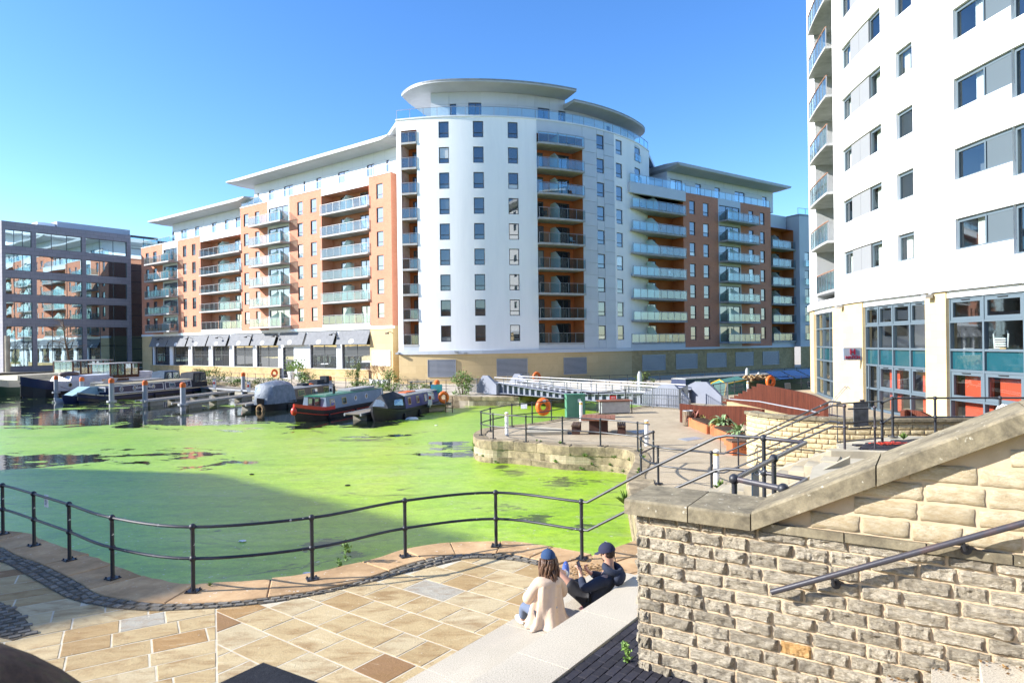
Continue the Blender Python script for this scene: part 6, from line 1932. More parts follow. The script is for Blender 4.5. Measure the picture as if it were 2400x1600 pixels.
def near_win(s0, s1, z0, z1, curtain=0):
    w, h = s1 - s0, z1 - z0
    o = part('window', None_mesh(w, h), M['frame_grey'], wt, W.Mx(s0, z0, -0.16))
    part('pane', MB().add([(0.09, 0.02, 0.10), (w - 0.09, 0.02, 0.10), (w - 0.09, 0.02, h - 0.16), (0.09, 0.02, h - 0.16)], [(0, 1, 2, 3)]), M['clear'], o)
    mb = MB(); d = 0.9
    mb.add([(0, d, 0), (w, d, 0), (w, d, h), (0, d, h), (0, 0.06, 0), (w, 0.06, 0), (w, 0.06, h), (0, 0.06, h)], [(0, 1, 2, 3), (0, 4, 5, 1), (3, 2, 6, 7), (0, 3, 7, 4), (1, 5, 6, 2)])
    part('room', mb, M['room'], o)
    if curtain:
        mb = MB(); n = 24; vs = []
        x0, x1 = (0.1, w * 0.42) if curtain == 1 else ((w * 0.5, w - 0.1) if curtain == 2 else (0.1, w - 0.1))
        for i in range(n + 1):
            x = x0 + (x1 - x0) * i / n; y = 0.22 + 0.04 * sin(i * 1.9)
            vs += [(x, y, 0.06), (x, y, h - 0.05)]
        mb.add(vs, [(2 * i, 2 * i + 2, 2 * i + 3, 2 * i + 1) for i in range(n)])
        part('curtain', mb, M['curtain'], o, smooth=True)
_nm = {}
def None_mesh(w, h):
    k = (round(w, 2), round(h, 2))
    if k not in _nm:
        f = MB()
        f.b2((0, -0.03, 0), (w, 0.06, 0.08)); f.b2((0, -0.03, h - 0.14), (w, 0.06, h)); f.b2((0, -0.03, 0.08), (0.075, 0.06, h - 0.14)); f.b2((w - 0.075, -0.03, 0.08), (w, 0.06, h - 0.14))
        f.b2((-0.02, -0.12, -0.05), (w + 0.02, 0.05, -0.003))
        _nm[k] = f.mesh('window')
    return _nm[k]
for z in wr:
    near_win(cols[0][1], cols[0][2], z, z + 1.25, rng.choice((0, 1, 3)))
    near_win(cols[2][1], cols[2][2], z, z + 1.25, rng.choice((0, 1, 2, 3)))
    m_ = (cols[1][1] + cols[1][2]) / 2
    for a, b in ((cols[1][1] + 0.02, m_ - 0.01), (m_ + 0.01, cols[1][2] - 0.02)):
        part('cladding_panel', fbox(MB(), W, a, b, z + 0.02, z + 1.2, -0.12, -0.06), M['pale_grey'], wt)
    near_win(cols[3][1], cols[3][2], z, z + 1.22, rng.choice((0, 2, 3, 1)))
    near_win(cols[4][1], cols[4][2] + 0.05, z, z + 1.25, rng.choice((0, 1, 2)))
    part('blind_panel', fbox(MB(), W, cols[5][1] + 0.09, cols[5][2] - 0.05, z + 0.09, z + 1.12, -0.16, -0.13), M['blind'], wt)
    fr = MB()
    for a, b in ((z, z + 0.09), (z + 1.12, z + 1.25)): fbox(fr, W, cols[5][1] + 0.05, cols[5][2], a, b, -0.2, -0.12)
    part('window_frame', fr, M['frame_grey'], wt)
    near_win(cols[6][1], cols[6][2], z - 0.55, z + 1.25, rng.choice((0, 1)))
    near_win(cols[7][1], cols[7][2], z, z + 1.25, 1)
# left balcony stack
SB = W.s_of(1912, 450); SP = W.s_of(1899, 450) 
bay_room(wt, W, SB, S0, WZ0, WZ1, 2.4, M['white_panel'])
for i, z in enumerate(wr):
    zf = z - 0.62
    o = part('balcony', fbox(MB(), W, SB, S0, zf - 0.13, zf, -2.3, 0.38 if i else 0.05, 0.6), M['balcony'], wt)
    ro = 0.32 if i else 0.0
    n = 6
    for k in range(n + 1):
        s_ = SB + 0.03 + (S0 - SB - 0.06) * k / n; part('post', fbox(MB(), W, s_ - 0.02, s_ + 0.02, zf - 0.1, zf + 1.08, ro - 0.02, ro + 0.03), M['bal_metal'], o)
    part('rail', fbox(MB(), W, SB, S0, zf + 1.08, zf + 1.13, ro - 0.03, ro + 0.04, 0.6), M['copper_rail'], o)
    for k in range(n):
        a = SB + 0.03 + (S0 - SB - 0.06) * k / n + 0.04; b = SB + 0.03 + (S0 - SB - 0.06) * (k + 1) / n - 0.04
        part('glass_panel', fbox(MB(), W, a, b, zf + 0.05, zf + 1.02, ro - 0.01, ro + 0.01, 0.6), M['bal_glass'], o)
    part('door', fbox(MB(), W, SB + 1.0, S0 - 0.8, zf, zf + 2.15, -2.38, -2.3), M['glass_t'], wt)
part('end_pier', fbox(MB(), W, SP - 1.2, SB, WZ0, WZ1, -2.5, 0.0, 0.5), M['render_near'], wt)
# fascia and disc roof
part('fascia_band', fbox(MB(), W, SP - 1.2, SN, 6.02, WZ0 - 0.003, -0.4, 0.16, 0.8), M['white_panel'], wt)
mb = MB(); N = 40; fl = []
for k in range(N + 1):
    s_ = SP - 1.6 + (SN - SP + 1.6) * k / N
    fl.append((W.pt(s_, WZ1 + 0.75, 1.5), W.pt(s_, WZ1 + 1.25, 1.5), W.pt(s_, WZ1 + 0.35, 0.0), W.pt(s_, WZ1 + 1.4, -8), W.pt(s_, WZ1 + 0.35, -8)))
vs = [p for r in fl for p in r]; fs = []
for k in range(N):
    i = k * 5; j = i + 5
    fs += [(i, j, j + 1, i + 1), (i, i + 2, j + 2, j), (i + 1, j + 1, j + 3, i + 3), (i + 2, i + 4, j + 4, j + 2)]
mb.add(vs, fs); part('roof', mb, M['roof_edge'], wt)
part('penthouse_wall', wall_mesh(W, SP - 1.0, SN, WZ1, WZ1 + 0.9, (), out=-0.3), M['cladding'], wt)
# solid back so no daylight passes through
ring = [W.pt(SP - 1.2 + (SN - SP + 1.2) * k / 24, 0, -5.2) for k in range(25)]
solid('core', [(p.x, p.y) for p in ring] + [(60, 20), (60, 60), (30, 58)], 0.4, WZ1 + 0.3, M['dark'], wt)
solid('roof_deck', [tuple(W.pt(SP - 1.2 + (SN - SP + 1.2) * k / 24, 0, -0.05)[:2]) for k in range(25)] + [(60, 20), (60, 60), (30, 58)], WZ1 - 0.3, WZ1 - 0.02, M['fascia'], wt)
# ---- ground floor glazing
ZG = 0.56
bays_g = [(sg6(240, 700), sg6(392, 700), [sg6(240, 700), sg6(292, 700), sg6(346, 700), sg6(392, 700)]), (sg6(638), sg6(1150), [sg6(x) for x in (638, 740, 857, 998, 1150)]), (sg6(1320), sg6(1320) + 7.6, None)]
s2 = bays_g[2][0]; bays_g[2] = (s2, s2 + 7.6, [s2, sg6(1595), sg6(1930)] + [sg6(1930) + (sg6(1930) - sg6(1595)) * 0.98, s2 + 7.6 - 0.0])
zl = [W.z_of(2052, 600 + y / 3.484) for y in (1240, 1088, 893, 755, 566, 388)]
zl[0] = ZG + 0.04; zl[-1] = 5.72
piers = [(SP - 1.2, bays_g[0][0]), (bays_g[0][1], bays_g[1][0]), (bays_g[1][1], bays_g[2][0]), (bays_g[2][1], bays_g[2][1] + 1.9), (bays_g[2][1] + 7, SN)]
for a, b in piers: part('stone_pier', fbox(wall_mesh(W, a, b, 0.4, 6.0, (), ds=0.6, out=0.02), W, a, b, 0.4, 6.0, -0.6, 0.0), M['cream_stone'], wt)
part('window_head', fbox(MB(), W, piers[0][0], SN, 5.74, 6.0, -0.5, -0.04, 0.8), M['white_panel'], wt)
part('threshold', fbox(MB(), W, piers[0][0], SN, 0.3, ZG, -0.6, -0.02, 0.8), M['frame_grey'], wt)
M['red_panel'] = mat('red_board', (0.62, 0.085, 0.035), (0.55, 0.07, 0.03), 1.5, 0.7)
M['office_wall'] = mat('office_interior', (0.22, 0.20, 0.18), (0.12, 0.11, 0.10), 0.5, 0.9)
for bi, (a, b, cs) in enumerate(bays_g):
    gz = part('window_wall', fbox(MB(), W, a, b, zl[-1], zl[-1] + 0.05, -0.3, -0.1), M['frame_grey'], wt)
    fr = MB()
    for s_ in cs: fbox(fr, W, s_ - 0.045, s_ + 0.045, ZG, zl[-1], -0.30, -0.12)
    for z in zl: fbox(fr, W, a, b, z - 0.045, z + 0.045, -0.295, -0.125)
    part('mullion', fr, M['frame_grey'], gz)
    for i in range(len(cs) - 1):
        for j in range(5):
            x0, x1 = cs[i] + 0.05, cs[i + 1] - 0.05; z0, z1 = zl[j] + 0.05, zl[j + 1] - 0.05
            door = bi == 1 and i == 0 and j in (0, 1)
            mt = M['glass_teal'] if j == 2 else M['clear']
            part('pane', MB().add([W.pt(x0, z0, -0.22), W.pt(x1, z0, -0.22), W.pt(x1, z1, -0.22), W.pt(x0, z1, -0.22)], [(0, 1, 2, 3)]), mt, gz)
            if j in (1, 4) and not door and bi > 0:
                f2 = MB(); e = 0.13 if bi == 2 else 0.10
                for aa, bb_ in ((x0, x0 + e), (x1 - e, x1)): fbox(f2, W, aa, bb_, z0, z1, -0.24, -0.15)
                for aa, bb_ in ((z0, z0 + e), (z1 - e, z1)): fbox(f2, W, x0 + e, x1 - e, aa, bb_, -0.24, -0.15)
                part('casement', f2, M['frame_grey'], gz)
                part('handle', fbox(MB(), W, (x0 + x1) / 2 - 0.22, (x0 + x1) / 2 + 0.22, z1 - 0.06, z1 - 0.03, -0.15, -0.11), M['black'], gz)
            red = j in (0, 1) and ((bi == 2) or (bi == 1 and i in (1, 3)))
            if red:
                k = x0 + (x1 - x0) * 0.14
                part('red_panel', fbox(MB(), W, k, x1, z0, z1 - (0.12 if j else 0.02), -0.62, -0.55), M['red_panel'], gz)
            if door:
                part('door', fbox(fbox(MB(), W, x0 + 0.25, x0 + 0.34, zl[0], z1 + 0.05, -0.2, -0.1), W, x1 - 0.09, x1, zl[0], z1 + 0.05, -0.2, -0.1), M['frame_grey'], gz)
    # rooms behind
    rm = MB()
    for z in (0.5, 3.1, 5.74): fbox(rm, W, a, b, z - 0.12, z, -5.0, -0.32)
    fbox(rm, W, a - 0.3, a, 0.4, 5.8, -5, -0.35); fbox(rm, W, b, b + 0.3, 0.4, 5.8, -5, -0.35); fbox(rm, W, a, b, 0.4, 5.8, -5.1, -4.9)
    part('room', rm, M['office_wall'], wt)
# interior clutter seen through the upper panes
wc = zl[3] + 0.05
def clutter(label, name, u, v, din, builder, cat):
    s_ = W.s_of(u, v, -din); z = 3.12
    root = thing(name, label, cat, W.pt(s_, z, -din)); builder(root, W.Mx(s_, z, -din)); return root
def b_bin(r, R): part('pot', MB().lathe([(0.16, 0), (0.22, 0.5), (0.24, 0.5), (0.24, 0.55)], n=14, M=R), M['white_paint'], r)
def b_box(r, R): part('carton', MB().b2((-0.15, -0.12, 0), (0.15, 0.12, 0.6), R), mat('cardboard', (0.42, 0.26, 0.11), None, rough=0.9), r)
def b_chair(r, R):
    for k in range(5): part('back_slat', MB().b2((-0.3, -0.02, 0.55 + 0.09 * k), (0.3, 0.02, 0.60 + 0.09 * k), R), M['white_paint'], r)
    part('back_frame', MB().tube([R @ Vector((-0.3, 0, 0.45)), R @ Vector((-0.36, 0, 1.1)), R @ Vector((-0.3, 0, 1.25))], 0.03, 6).tube([R @ Vector((0.3, 0, 0.45)), R @ Vector((0.36, 0, 1.1)), R @ Vector((0.3, 0, 1.25))], 0.03, 6), M['white_paint'], r)
    part('seat', MB().b2((-0.3, 0.02, 0.40), (0.3, 0.5, 0.48), R), M['black'], r); part('stem', MB().tube([R @ Vector((0, 0.25, 0)), R @ Vector((0, 0.25, 0.4))], 0.04, 8), M['black'], r)
def b_papers(r, R):
    mb = MB()
    for k in range(9): mb.box((random.uniform(-.35, .35), random.uniform(-.1, .2), 0.05 + 0.06 * k), (random.uniform(.2, .4), 0.3, 0.06), R @ Matrix.Rotation(random.uniform(-.4, .4), 4, 'Z'))
    part('papers', mb, M['white_paint'], r)
clutter('white waste bin behind the upper ground-floor window', 'waste_bin', 2322, 810, 0.8, b_bin, 'bin')
clutter('brown carton standing behind the upper ground-floor window', 'carton', 2357, 805, 0.7, b_box, 'box')
clutter('white slatted office chair behind the upper ground-floor window', 'office_chair', 2346, 780, 1.1, b_chair, 'chair')
clutter('heap of papers behind the upper ground-floor window', 'paper_heap', 2272, 812, 0.8, b_papers, 'papers')
clutter('white storage box behind the narrower upper window', 'storage_box', 2163, 805, 0.6, lambda r, R: part('box', MB().b2((-0.2, -0.15, 0), (0.2, 0.15, 0.55), R), M['white_paint'], r), 'box')
# floodlights and projecting sign
for u, v in ((1977, 717), (2187, 692)):
    t_ = W.s_of(u, v); part('floodlight', MB().b2((-0.16, -0.42, -0.12), (0.16, -0.12, 0.02), W.Mx(t_, W.z_of(u, v), 0.0)).b2((-0.1, -0.14, 0.0), (0.1, 0.0, 0.22), W.Mx(t_, W.z_of(u, v), 0.0)), M['galv'], wt)
hs = thing('projecting_sign', 'grey projecting sign box with a red letter emblem beside the glazed door', 'sign', (17, 33, 3.5))
ss_ = sg6(630); zs0, zs1 = W.z_of(2010, 843), W.z_of(2010, 816)
Rs = W.Mx(ss_, 0, 0.0)
# the board stands out from the wall, its face towards the viewpoint
pa_ = W.pt(ss_, 0, 0.05); a_, b_ = ray(1983, 830)
e_ = W.pt(ss_, 0, 0.95)
dx_ = (pa_ - e_); dx_.z = 0; Lb = dx_.length; dx_.normalize(); nx_ = Vector((dx_.y, -dx_.x, 0))
Rb_ = Matrix(((dx_.x, -nx_.x, 0, e_.x), (dx_.y, -nx_.y, 0, e_.y), (0, 0, 1, zs0), (0, 0, 0, 1)))
hh_ = zs1 - zs0 + 0.05
part('box', MB().b2((0, -0.06, 0), (Lb, 0.06, hh_), Rb_), mat('sign_grey', (0.36, 0.40, 0.45), None, rough=0.5), hs)
M['sign_red'] = mat('sign_red_letters', (0.30, 0.012, 0.035), None, rough=0.4)
for txt, sz, fx, fz, bo in (('HATCH', 0.21, 0.5, 0.22, 0.004), ('H', 0.40, 0.50, 0.64, 0.012)):
    part('lettering', text_mesh(txt, sz, 0.02, bold=bo), M['sign_red'], hs, Rb_ @ Matrix.Translation((Lb * fx, -0.085, hh_ * fz)) @ Matrix.Rotation(pi / 2, 4, 'X'))
# ================================================================== boats
BD = Vector((0.27, 0.963)).normalized()
def frame2(p, d, z=Z_W):
    d = d.normalized(); n = Vector((-d.y, d.x))
    return Matrix(((d.x, -n.x, 0, p[0]), (d.y, -n.y, 0, p[1]), (0, 0, 1, z), (0, 0, 0, 1)))      # x = aft, y = right side of the view, z = up
def loft(stations, nring, close=True):
    mb = MB(); vs = [p for st_ in stations for p in st_]; fs = []
    for i in range(len(stations) - 1):
        for k in range(nring if close else nring - 1):
            a = i * nring + k; b = i * nring + (k + 1) % nring
            fs.append((a, b, b + nring, a + nring))
    fs.append(tuple(range(nring))[::-1]); fs.append(tuple((len(stations) - 1) * nring + k for k in range(nring)))
    return mb.add(vs, fs)
def paint(name, c, rough=0.35): return mat(name, c, tuple(x * 0.8 for x in c[:3]) if not isinstance(c, str) else None, 1.5, rough, spec=0.5, rrough=0.1)
def hull(R, Lh, hb=1.05, zd=0.62, rise=0.42, zb=-0.35, stern=0.75, bowl=2.6):
    S = []
    for k in range(19):
        x = Lh * (k / 18) ** 1.15 if k < 18 else Lh
        f = min(1.0, x / bowl); w = hb * (1 - (1 - f) ** 2.2) + 0.03
        g = max(0.0, (x - (Lh - 1.6)) / 1.6); w *= 1 - (1 - stern) * g * g
        z = zd + rise * (1 - f) ** 1.6 + 0.06 * g
        wb_ = w * (0.72 + 0.25 * f)
        S.append([R @ Vector(p) for p in ((x + 0.25 * (1 - f), -wb_, zb), (x, -w, z - 0.28), (x - 0.02 * (1 - f), -w, z), (x - 0.02 * (1 - f), w, z), (x, w, z - 0.28), (x + 0.25 * (1 - f), wb_, zb))])
    return loft(S, 6)
def strake(R, Lh, zoff, th, hb=1.05, zd=0.62, rise=0.42, bowl=2.6, side=(-1, 1), grow=0.03, x0=0.0, x1=None):
    mb = MB(); x1 = x1 or Lh - 0.2
    for sgn in side:
        S = []
        for k in range(17):
            x = x0 + (x1 - x0) * (k / 16) ** 1.15
            f = min(1.0, x / bowl); w = hb * (1 - (1 - f) ** 2.2) + 0.03 + grow
            z = zd + rise * (1 - f) ** 1.6 + zoff
            S.append([R @ Vector((x, sgn * (w - 0.05), z)), R @ Vector((x, sgn * w, z)), R @ Vector((x, sgn * w, z + th)), R @ Vector((x, sgn * (w - 0.05), z + th))])
        l_ = loft(S, 4); mb.add(l_.v, l_.f)
    return mb
def cabin_mesh(R, x0, x1, w0, w1, z0, z1, rake0=0.1, rake1=0.1, crown=0.08):
    def ring(x, dx):
        return [R @ Vector(p) for p in ((x, -w0, z0), (x + dx, -w1, z1), (x + dx, -w1 * 0.5, z1 + crown * 0.8), (x + dx, 0, z1 + crown), (x + dx, w1 * 0.5, z1 + crown * 0.8), (x + dx, w1, z1), (x, w0, z0))]
    return loft([ring(x0, rake0), ring(x1, -rake1)], 7)
def side_pt(x, sgn, z, w0, w1, z0, z1, off=0.01):
    k = (z - z0) / (z1 - z0); return Vector((x, sgn * (w0 + (w1 - w0) * k + off), z))
M['port_glass'] = glass_opaque('porthole_glass', '#14181a', 0.2)
M['brass'] = mat('brass_rim', (0.55, 0.42, 0.2), None, rough=0.4, metal=0.6)
def porthole(root, R, x, sgn, z, dims, r=0.17, rim=None):
    p = side_pt(x, sgn, z, *dims); Mx = R @ Matrix.Translation(p) @ Matrix.Rotation(pi / 2, 4, 'X')
    o = part('porthole', MB().torus((0, 0, 0), r, 0.035, 18, 6, Mx), rim or M['white_paint'], root)
    part('pane', MB().lathe([(r, -0.008), (r, 0.008)], n=18, M=Mx), M['port_glass'], o)
def boat_window(root, R, x0, x1, sgn, z0, z1, dims, rim=None, fr=0.05):
    def q(a, b, c, d, off): return [R @ side_pt(a, sgn, c, *dims, off=off), R @ side_pt(b, sgn, c, *dims, off=off), R @ side_pt(b, sgn, d, *dims, off=off), R @ side_pt(a, sgn, d, *dims, off=off)]
    A = q(x0, x1, z0, z1, 0.004); B = q(x0, x1, z0, z1, 0.03)
    o = part('window', MB().add(A + B, [(0, 1, 2, 3), (4, 5, 6, 7), (0, 1, 5, 4), (1, 2, 6, 5), (2, 3, 7, 6), (3, 0, 4, 7)]), rim or M['white_paint'], root)
    part('pane', MB().add(q(x0 + fr, x1 - fr, z0 + fr, z1 - fr, 0.034), [(0, 1, 2, 3)]), M['port_glass'], o)
def panel_line(root, R, x0, x1, sgn, z0, z1, dims, mt, w=0.09):
    mb = MB()
    for a, b, c, d in ((x0, x1, z0, z0 + w), (x0, x1, z1 - w, z1), (x0, x0 + w, z0 + w, z1 - w), (x1 - w, x1, z0 + w, z1 - w)):
        A = [R @ side_pt(p, sgn, q_, *dims, off=o_) for o_ in (0.0, 0.012) for p, q_ in ((a, c), (b, c), (b, d), (a, d))]
        mb.add(A, [(4, 5, 6, 7), (0, 1, 5, 4), (1, 2, 6, 5), (2, 3, 7, 6), (3, 0, 4, 7)])
    part('coach_line', mb, mt, root)
def fender(root, R, x, y, z, r=0.1, h=0.45):
    part('fender', MB().lathe([(r * 0.4, 0), (r, 0.08), (r, h - 0.08), (r * 0.4, h)], n=10, M=R @ Matrix.Translation((x, y, z))), M['black'], root, smooth='auto')
navy = paint('navy_boat_paint', (0.012, 0.022, 0.075)); blackp = paint('black_hull_paint', (0.012, 0.012, 0.014), 0.4)
cream = paint('cream_boat_paint', (0.62, 0.55, 0.38)); greyblue = paint('grey_blue_boat_paint', (0.20, 0.27, 0.34)); redp = paint('red_boat_paint', (0.55, 0.04, 0.02)); greenroof = paint('green_roof_paint', (0.03, 0.20, 0.14)); whiteb = paint('white_boat_paint', (0.70, 0.71, 0.74)); brownb = paint('brown_boat_paint', (0.16, 0.10, 0.07)); greend = paint('dark_green_boat_paint', (0.025, 0.075, 0.035)); purple = paint('purple_blue_boat_paint', (0.06, 0.06, 0.22))
roofgrey = mat('grey_boat_roof', (0.36, 0.36, 0.35), (0.26, 0.26, 0.26), 2, 0.8)
canvas_b = mat('black_canvas', (0.02, 0.024, 0.032), (0.035, 0.04, 0.05), 3, 0.85); canvas_n = mat('navy_canvas', (0.03, 0.055, 0.09), (0.05, 0.09, 0.14), 2, 0.85)
canvas_c = mat('pale_blue_canvas', (0.28, 0.42, 0.46), (0.22, 0.34, 0.38), 1.5, 0.85); tarp = mat('grey_tarpaulin', (0.12, 0.15, 0.19), (0.22, 0.25, 0.29), 3, 0.5, bump=0.5, bscale=5, bdist=0.1)
clearpl = glass_clear('clear_vinyl', (0.8, 0.85, 0.88), 0.16, 0.10)
rivet = M['white_paint']

def narrowboat(label, bow, Lb, cabin, hullm, roofm, x0=2.6, x1=None, z1=1.45, dims_w=(1.0, 0.86), group='moored narrowboats', d=BD, hb=1.05):
    R = frame2(bow, d); x1 = x1 or Lb - 1.7
    root = thing('narrowboat', label, 'boat', (bow[0], bow[1], Z_W), group)
    part('hull', hull(R, Lb, hb), hullm, root, smooth='auto')
    part('rubbing_strake', strake(R, Lb, -0.22, 0.06, hb), M['black'], root)
    dims = (dims_w[0], dims_w[1], 0.58, z1)
    part('cabin', cabin_mesh(R, x0, x1, dims[0], dims[1], 0.58, z1), cabin, root, smooth='auto')
    part('roof', cabin_mesh(R, x0 + 0.06, x1 - 0.06, dims[1] + 0.03, dims[1] + 0.02, z1 - 0.02, z1 + 0.03, 0, 0, 0.07), roofm, root, smooth='auto')
    for s_ in (-1, 1): part('grab_rail', MB().tube([R @ Vector((x0 + 0.3, s_ * dims[1] * 0.9, z1 + 0.1)), R @ Vector((x1 - 0.3, s_ * dims[1] * 0.9, z1 + 0.1))], 0.02, 6), roofm, root)
    for k in range(3): fender(root, R, 2.5 + k * (Lb - 5) / 2, 1.14, -0.1)
    return root, R, dims, x0, x1
def gp2(u, v, z=Z_W):
    p = gp(u, v, z); return Vector((p.x, p.y))
# grey-blue boat with red bow
r_, R, dm, x0, x1 = narrowboat('grey-blue narrowboat with red bow and green roof in the dark water', gp2(690, 990), 12.5, greyblue, blackp, greenroof, x0=2.4, x1=11.3, z1=1.55)
part('bow_flash', strake(R, 12.5, -0.02, 0.24, x1=3.4, grow=0.012), redp, r_)
part('red_band', strake(R, 12.5, -0.36, 0.05, grow=0.036), redp, r_)
part('foredeck', MB().add([R @ Vector(p) for p in ((0.3, -0.3, 0.86), (0.3, 0.3, 0.86), (2.4, 0.95, 0.64), (2.4, -0.95, 0.64))], [(0, 1, 2, 3)]), redp, r_)
for sg_ in (-1, 1):
    for a in (2.95, 4.6): boat_window(r_, R, a, a + 0.62, sg_, 0.82, 1.32, dm, M['brass'])
    for a in (6.6, 8.3): porthole(r_, R, a, sg_, 1.12, dm, 0.19)
for y in (-0.26, 0.26): part('door', MB().b2((2.36, y - 0.22, 0.62), (2.42, y + 0.22, 1.5), R), M['black'], r_)
for y in (-0.26, 0.26): part('door_pane', MB().b2((2.335, y - 0.14, 0.95), (2.355, y + 0.14, 1.4), R), M['port_glass'], r_)
part('chimney', MB().lathe([(0.09, 0), (0.09, 0.5), (0.11, 0.5), (0.11, 0.56)], n=12, M=R @ Matrix.Translation((4.2, 0.5, 1.6))), M['black'], r_)
part('hatch', MB().b2((6.5, -0.55, 1.6), (10.4, 0.55, 1.78), R), roofgrey, r_)
part('bow_fender', MB().ball((-0.05, 0, 0.75), 0.22, 10, 7, (0.8, 1, 1.3), R), redp, r_, smooth=True)
# navy boat with black cratch cover
r_, R, dm, x0, x1 = narrowboat('navy narrowboat with black tent-like bow cover by the green water', gp2(875, 989), 10.2, purple, blackp, roofgrey, x0=3.0, x1=9.2, z1=1.5)
mb = MB(); A = [R @ Vector(p) for p in ((0.7, -0.75, 0.85), (0.7, 0.75, 0.85), (3.05, -1.0, 0.6), (3.05, 1.0, 0.6), (1.15, 0, 1.75), (3.05, 0, 1.85), (3.05, -0.8, 1.5), (3.05, 0.8, 1.5), (1.1, -0.5, 1.35), (1.1, 0.5, 1.35))]
mb.add(A, [(0, 8, 6, 2), (8, 4, 5, 6), (9, 7, 5, 4), (1, 3, 7, 9), (0, 1, 9, 4, 8)])
part('cratch_cover', mb, canvas_b, r_)
for y in (-1, 1): part('cover_window', MB().add([R @ Vector((1.5, y * 0.80, 1.0)), R @ Vector((2.6, y * 0.99, 0.9)), R @ Vector((2.6, y * 0.90, 1.35)), R @ Vector((1.7, y * 0.73, 1.35))], [(0, 1, 2, 3)]), clearpl, r_)
part('cover_window', MB().add([R @ Vector(p) for p in ((0.72, -0.45, 0.98), (0.72, 0.45, 0.98), (1.02, 0.35, 1.4), (1.02, -0.35, 1.4))], [(0, 1, 2, 3)]), clearpl, r_)
for sg_ in (-1, 1):
    for k in range(4): boat_window(r_, R, 3.5 + 1.45 * k, 3.95 + 1.45 * k, sg_, 0.85, 1.36, dm, M['brass'])
part('roof_box', MB().b2((4.5, -0.3, 1.55), (6.2, 0.3, 1.66), R), M['orange'], r_)
# long navy boat with white coach lines and script name
r_, R, dm, x0, x1 = narrowboat('long navy narrowboat with white coach lines and a painted script name', gp2(182, 945), 16.0, navy, navy, cream, x0=2.6, x1=13.6, z1=1.5)
part('waterline_band', strake(R, 16, -0.75, 0.3, grow=0.0), blackp, r_)
part('gunwale_band', strake(R, 16, -0.12, 0.1, grow=0.02), cream, r_)
for sg_ in (-1, 1):
    panel_line(r_, R, 2.75, 9.4, sg_, 0.66, 1.44, dm, M['white_paint']); panel_line(r_, R, 9.6, 13.4, sg_, 0.66, 1.44, dm, M['white_paint'])
    for a in (4.0, 5.6, 8.0): porthole(r_, R, a, sg_, 1.05, dm, 0.2)
    for a in (10.2, 12.0): boat_window(r_, R, a, a + 0.8, sg_, 0.85, 1.3, dm)
p_ = side_pt(6.8, 1, 1.08, *dm, off=0.016)
part('lettering', text_mesh('Amelia May', 0.48, 0.004, 0.35, bold=0.008), M['white_paint'], r_, R @ Matrix.Translation(p_) @ Matrix.Rotation(pi / 2, 4, 'X') @ Matrix.Rotation(pi, 4, 'Y') @ Matrix.Scale(-1, 4, (1, 0, 0)))
part('front_window', MB().b2((2.5, -0.55, 0.85), (2.58, 0.55, 1.35), R), M['white_paint'], r_); part('front_pane', MB().b2((2.47, -0.42, 0.93), (2.50, 0.42, 1.27), R), M['port_glass'], r_)
mb = MB().add([R @ Vector(p) for p in ((0.9, -0.8, 0.8), (0.9, 0.8, 0.8), (2.6, -0.95, 0.65), (2.6, 0.95, 0.65), (2.62, -0.75, 1.5), (2.62, 0.75, 1.5))], [(0, 1, 5, 4), (0, 4, 2), (1, 3, 5)])
part('windscreen_frame', MB().tube([R @ Vector((3.2, -0.7, 1.55)), R @ Vector((3.9, -0.65, 2.15)), R @ Vector((3.9, 0.65, 2.15)), R @ Vector((3.2, 0.7, 1.55))], 0.03, 6), M['galv'], r_)
part('solar_panel', MB().add([R @ Vector(p) for p in ((3.2, -0.7, 1.6), (3.9, -0.65, 2.2), (3.9, 0.65, 2.2), (3.2, 0.7, 1.6))], [(0, 1, 2, 3)]), M['black'], r_)
# stern canopy
def canopy(root, R, xa, xb, w, z0, z1, mt):
    mb = MB(); A = [R @ Vector(p) for p in ((xa, -w, z0), (xa + 0.35, -w * 0.85, z1), (xb - 0.15, -w * 0.85, z1), (xb, -w, z0), (xa, w, z0), (xa + 0.35, w * 0.85, z1), (xb - 0.15, w * 0.85, z1), (xb, w, z0), (xa + 0.4, 0, z1 + 0.12), (xb - 0.2, 0, z1 + 0.12))]
    mb.add(A, [(0, 1, 2, 3), (4, 7, 6, 5), (1, 8, 9, 2), (8, 5, 6, 9), (0, 4, 5, 8, 1), (3, 2, 9, 6, 7)])
    part('canopy', mb, mt, root)
    for s_ in (-1, 1):
        for a, b in ((xa + 0.4, xa + (xb - xa) * 0.48), (xa + (xb - xa) * 0.55, xb - 0.25)):
            part('canopy_window', MB().add([R @ Vector((a, s_ * (w * 0.96 + 0.02), z0 + (z1 - z0) * 0.35)), R @ Vector((b, s_ * (w * 0.96 + 0.02), z0 + (z1 - z0) * 0.35)), R @ Vector((b, s_ * (w * 0.88 + 0.02), z1 - 0.12)), R @ Vector((a + 0.1, s_ * (w * 0.88 + 0.02), z1 - 0.12))], [(0, 1, 2, 3)]), clearpl, root)
canopy(r_, R, 13.5, 15.9, 1.0, 0.62, 2.2, canvas_b)
# second dark boat behind it with a blue canopy
pb = gp2(182, 945) + Vector((-2.6, 3.6)) 
r_, R, dm, x0, x1 = narrowboat('dark narrowboat with blue stern canopy moored behind the navy one', pb + Vector((-1.0, 1.0)), 14.0, blackp, blackp, roofgrey, x0=2.8, x1=11.0, z1=1.5)
canopy(r_, R, 10.8, 13.6, 1.0, 0.62, 2.3, canvas_n)
part('roof_boxes', MB().b2((4, -0.5, 1.55), (6.5, 0.5, 1.85), R), M['timber'], r_)
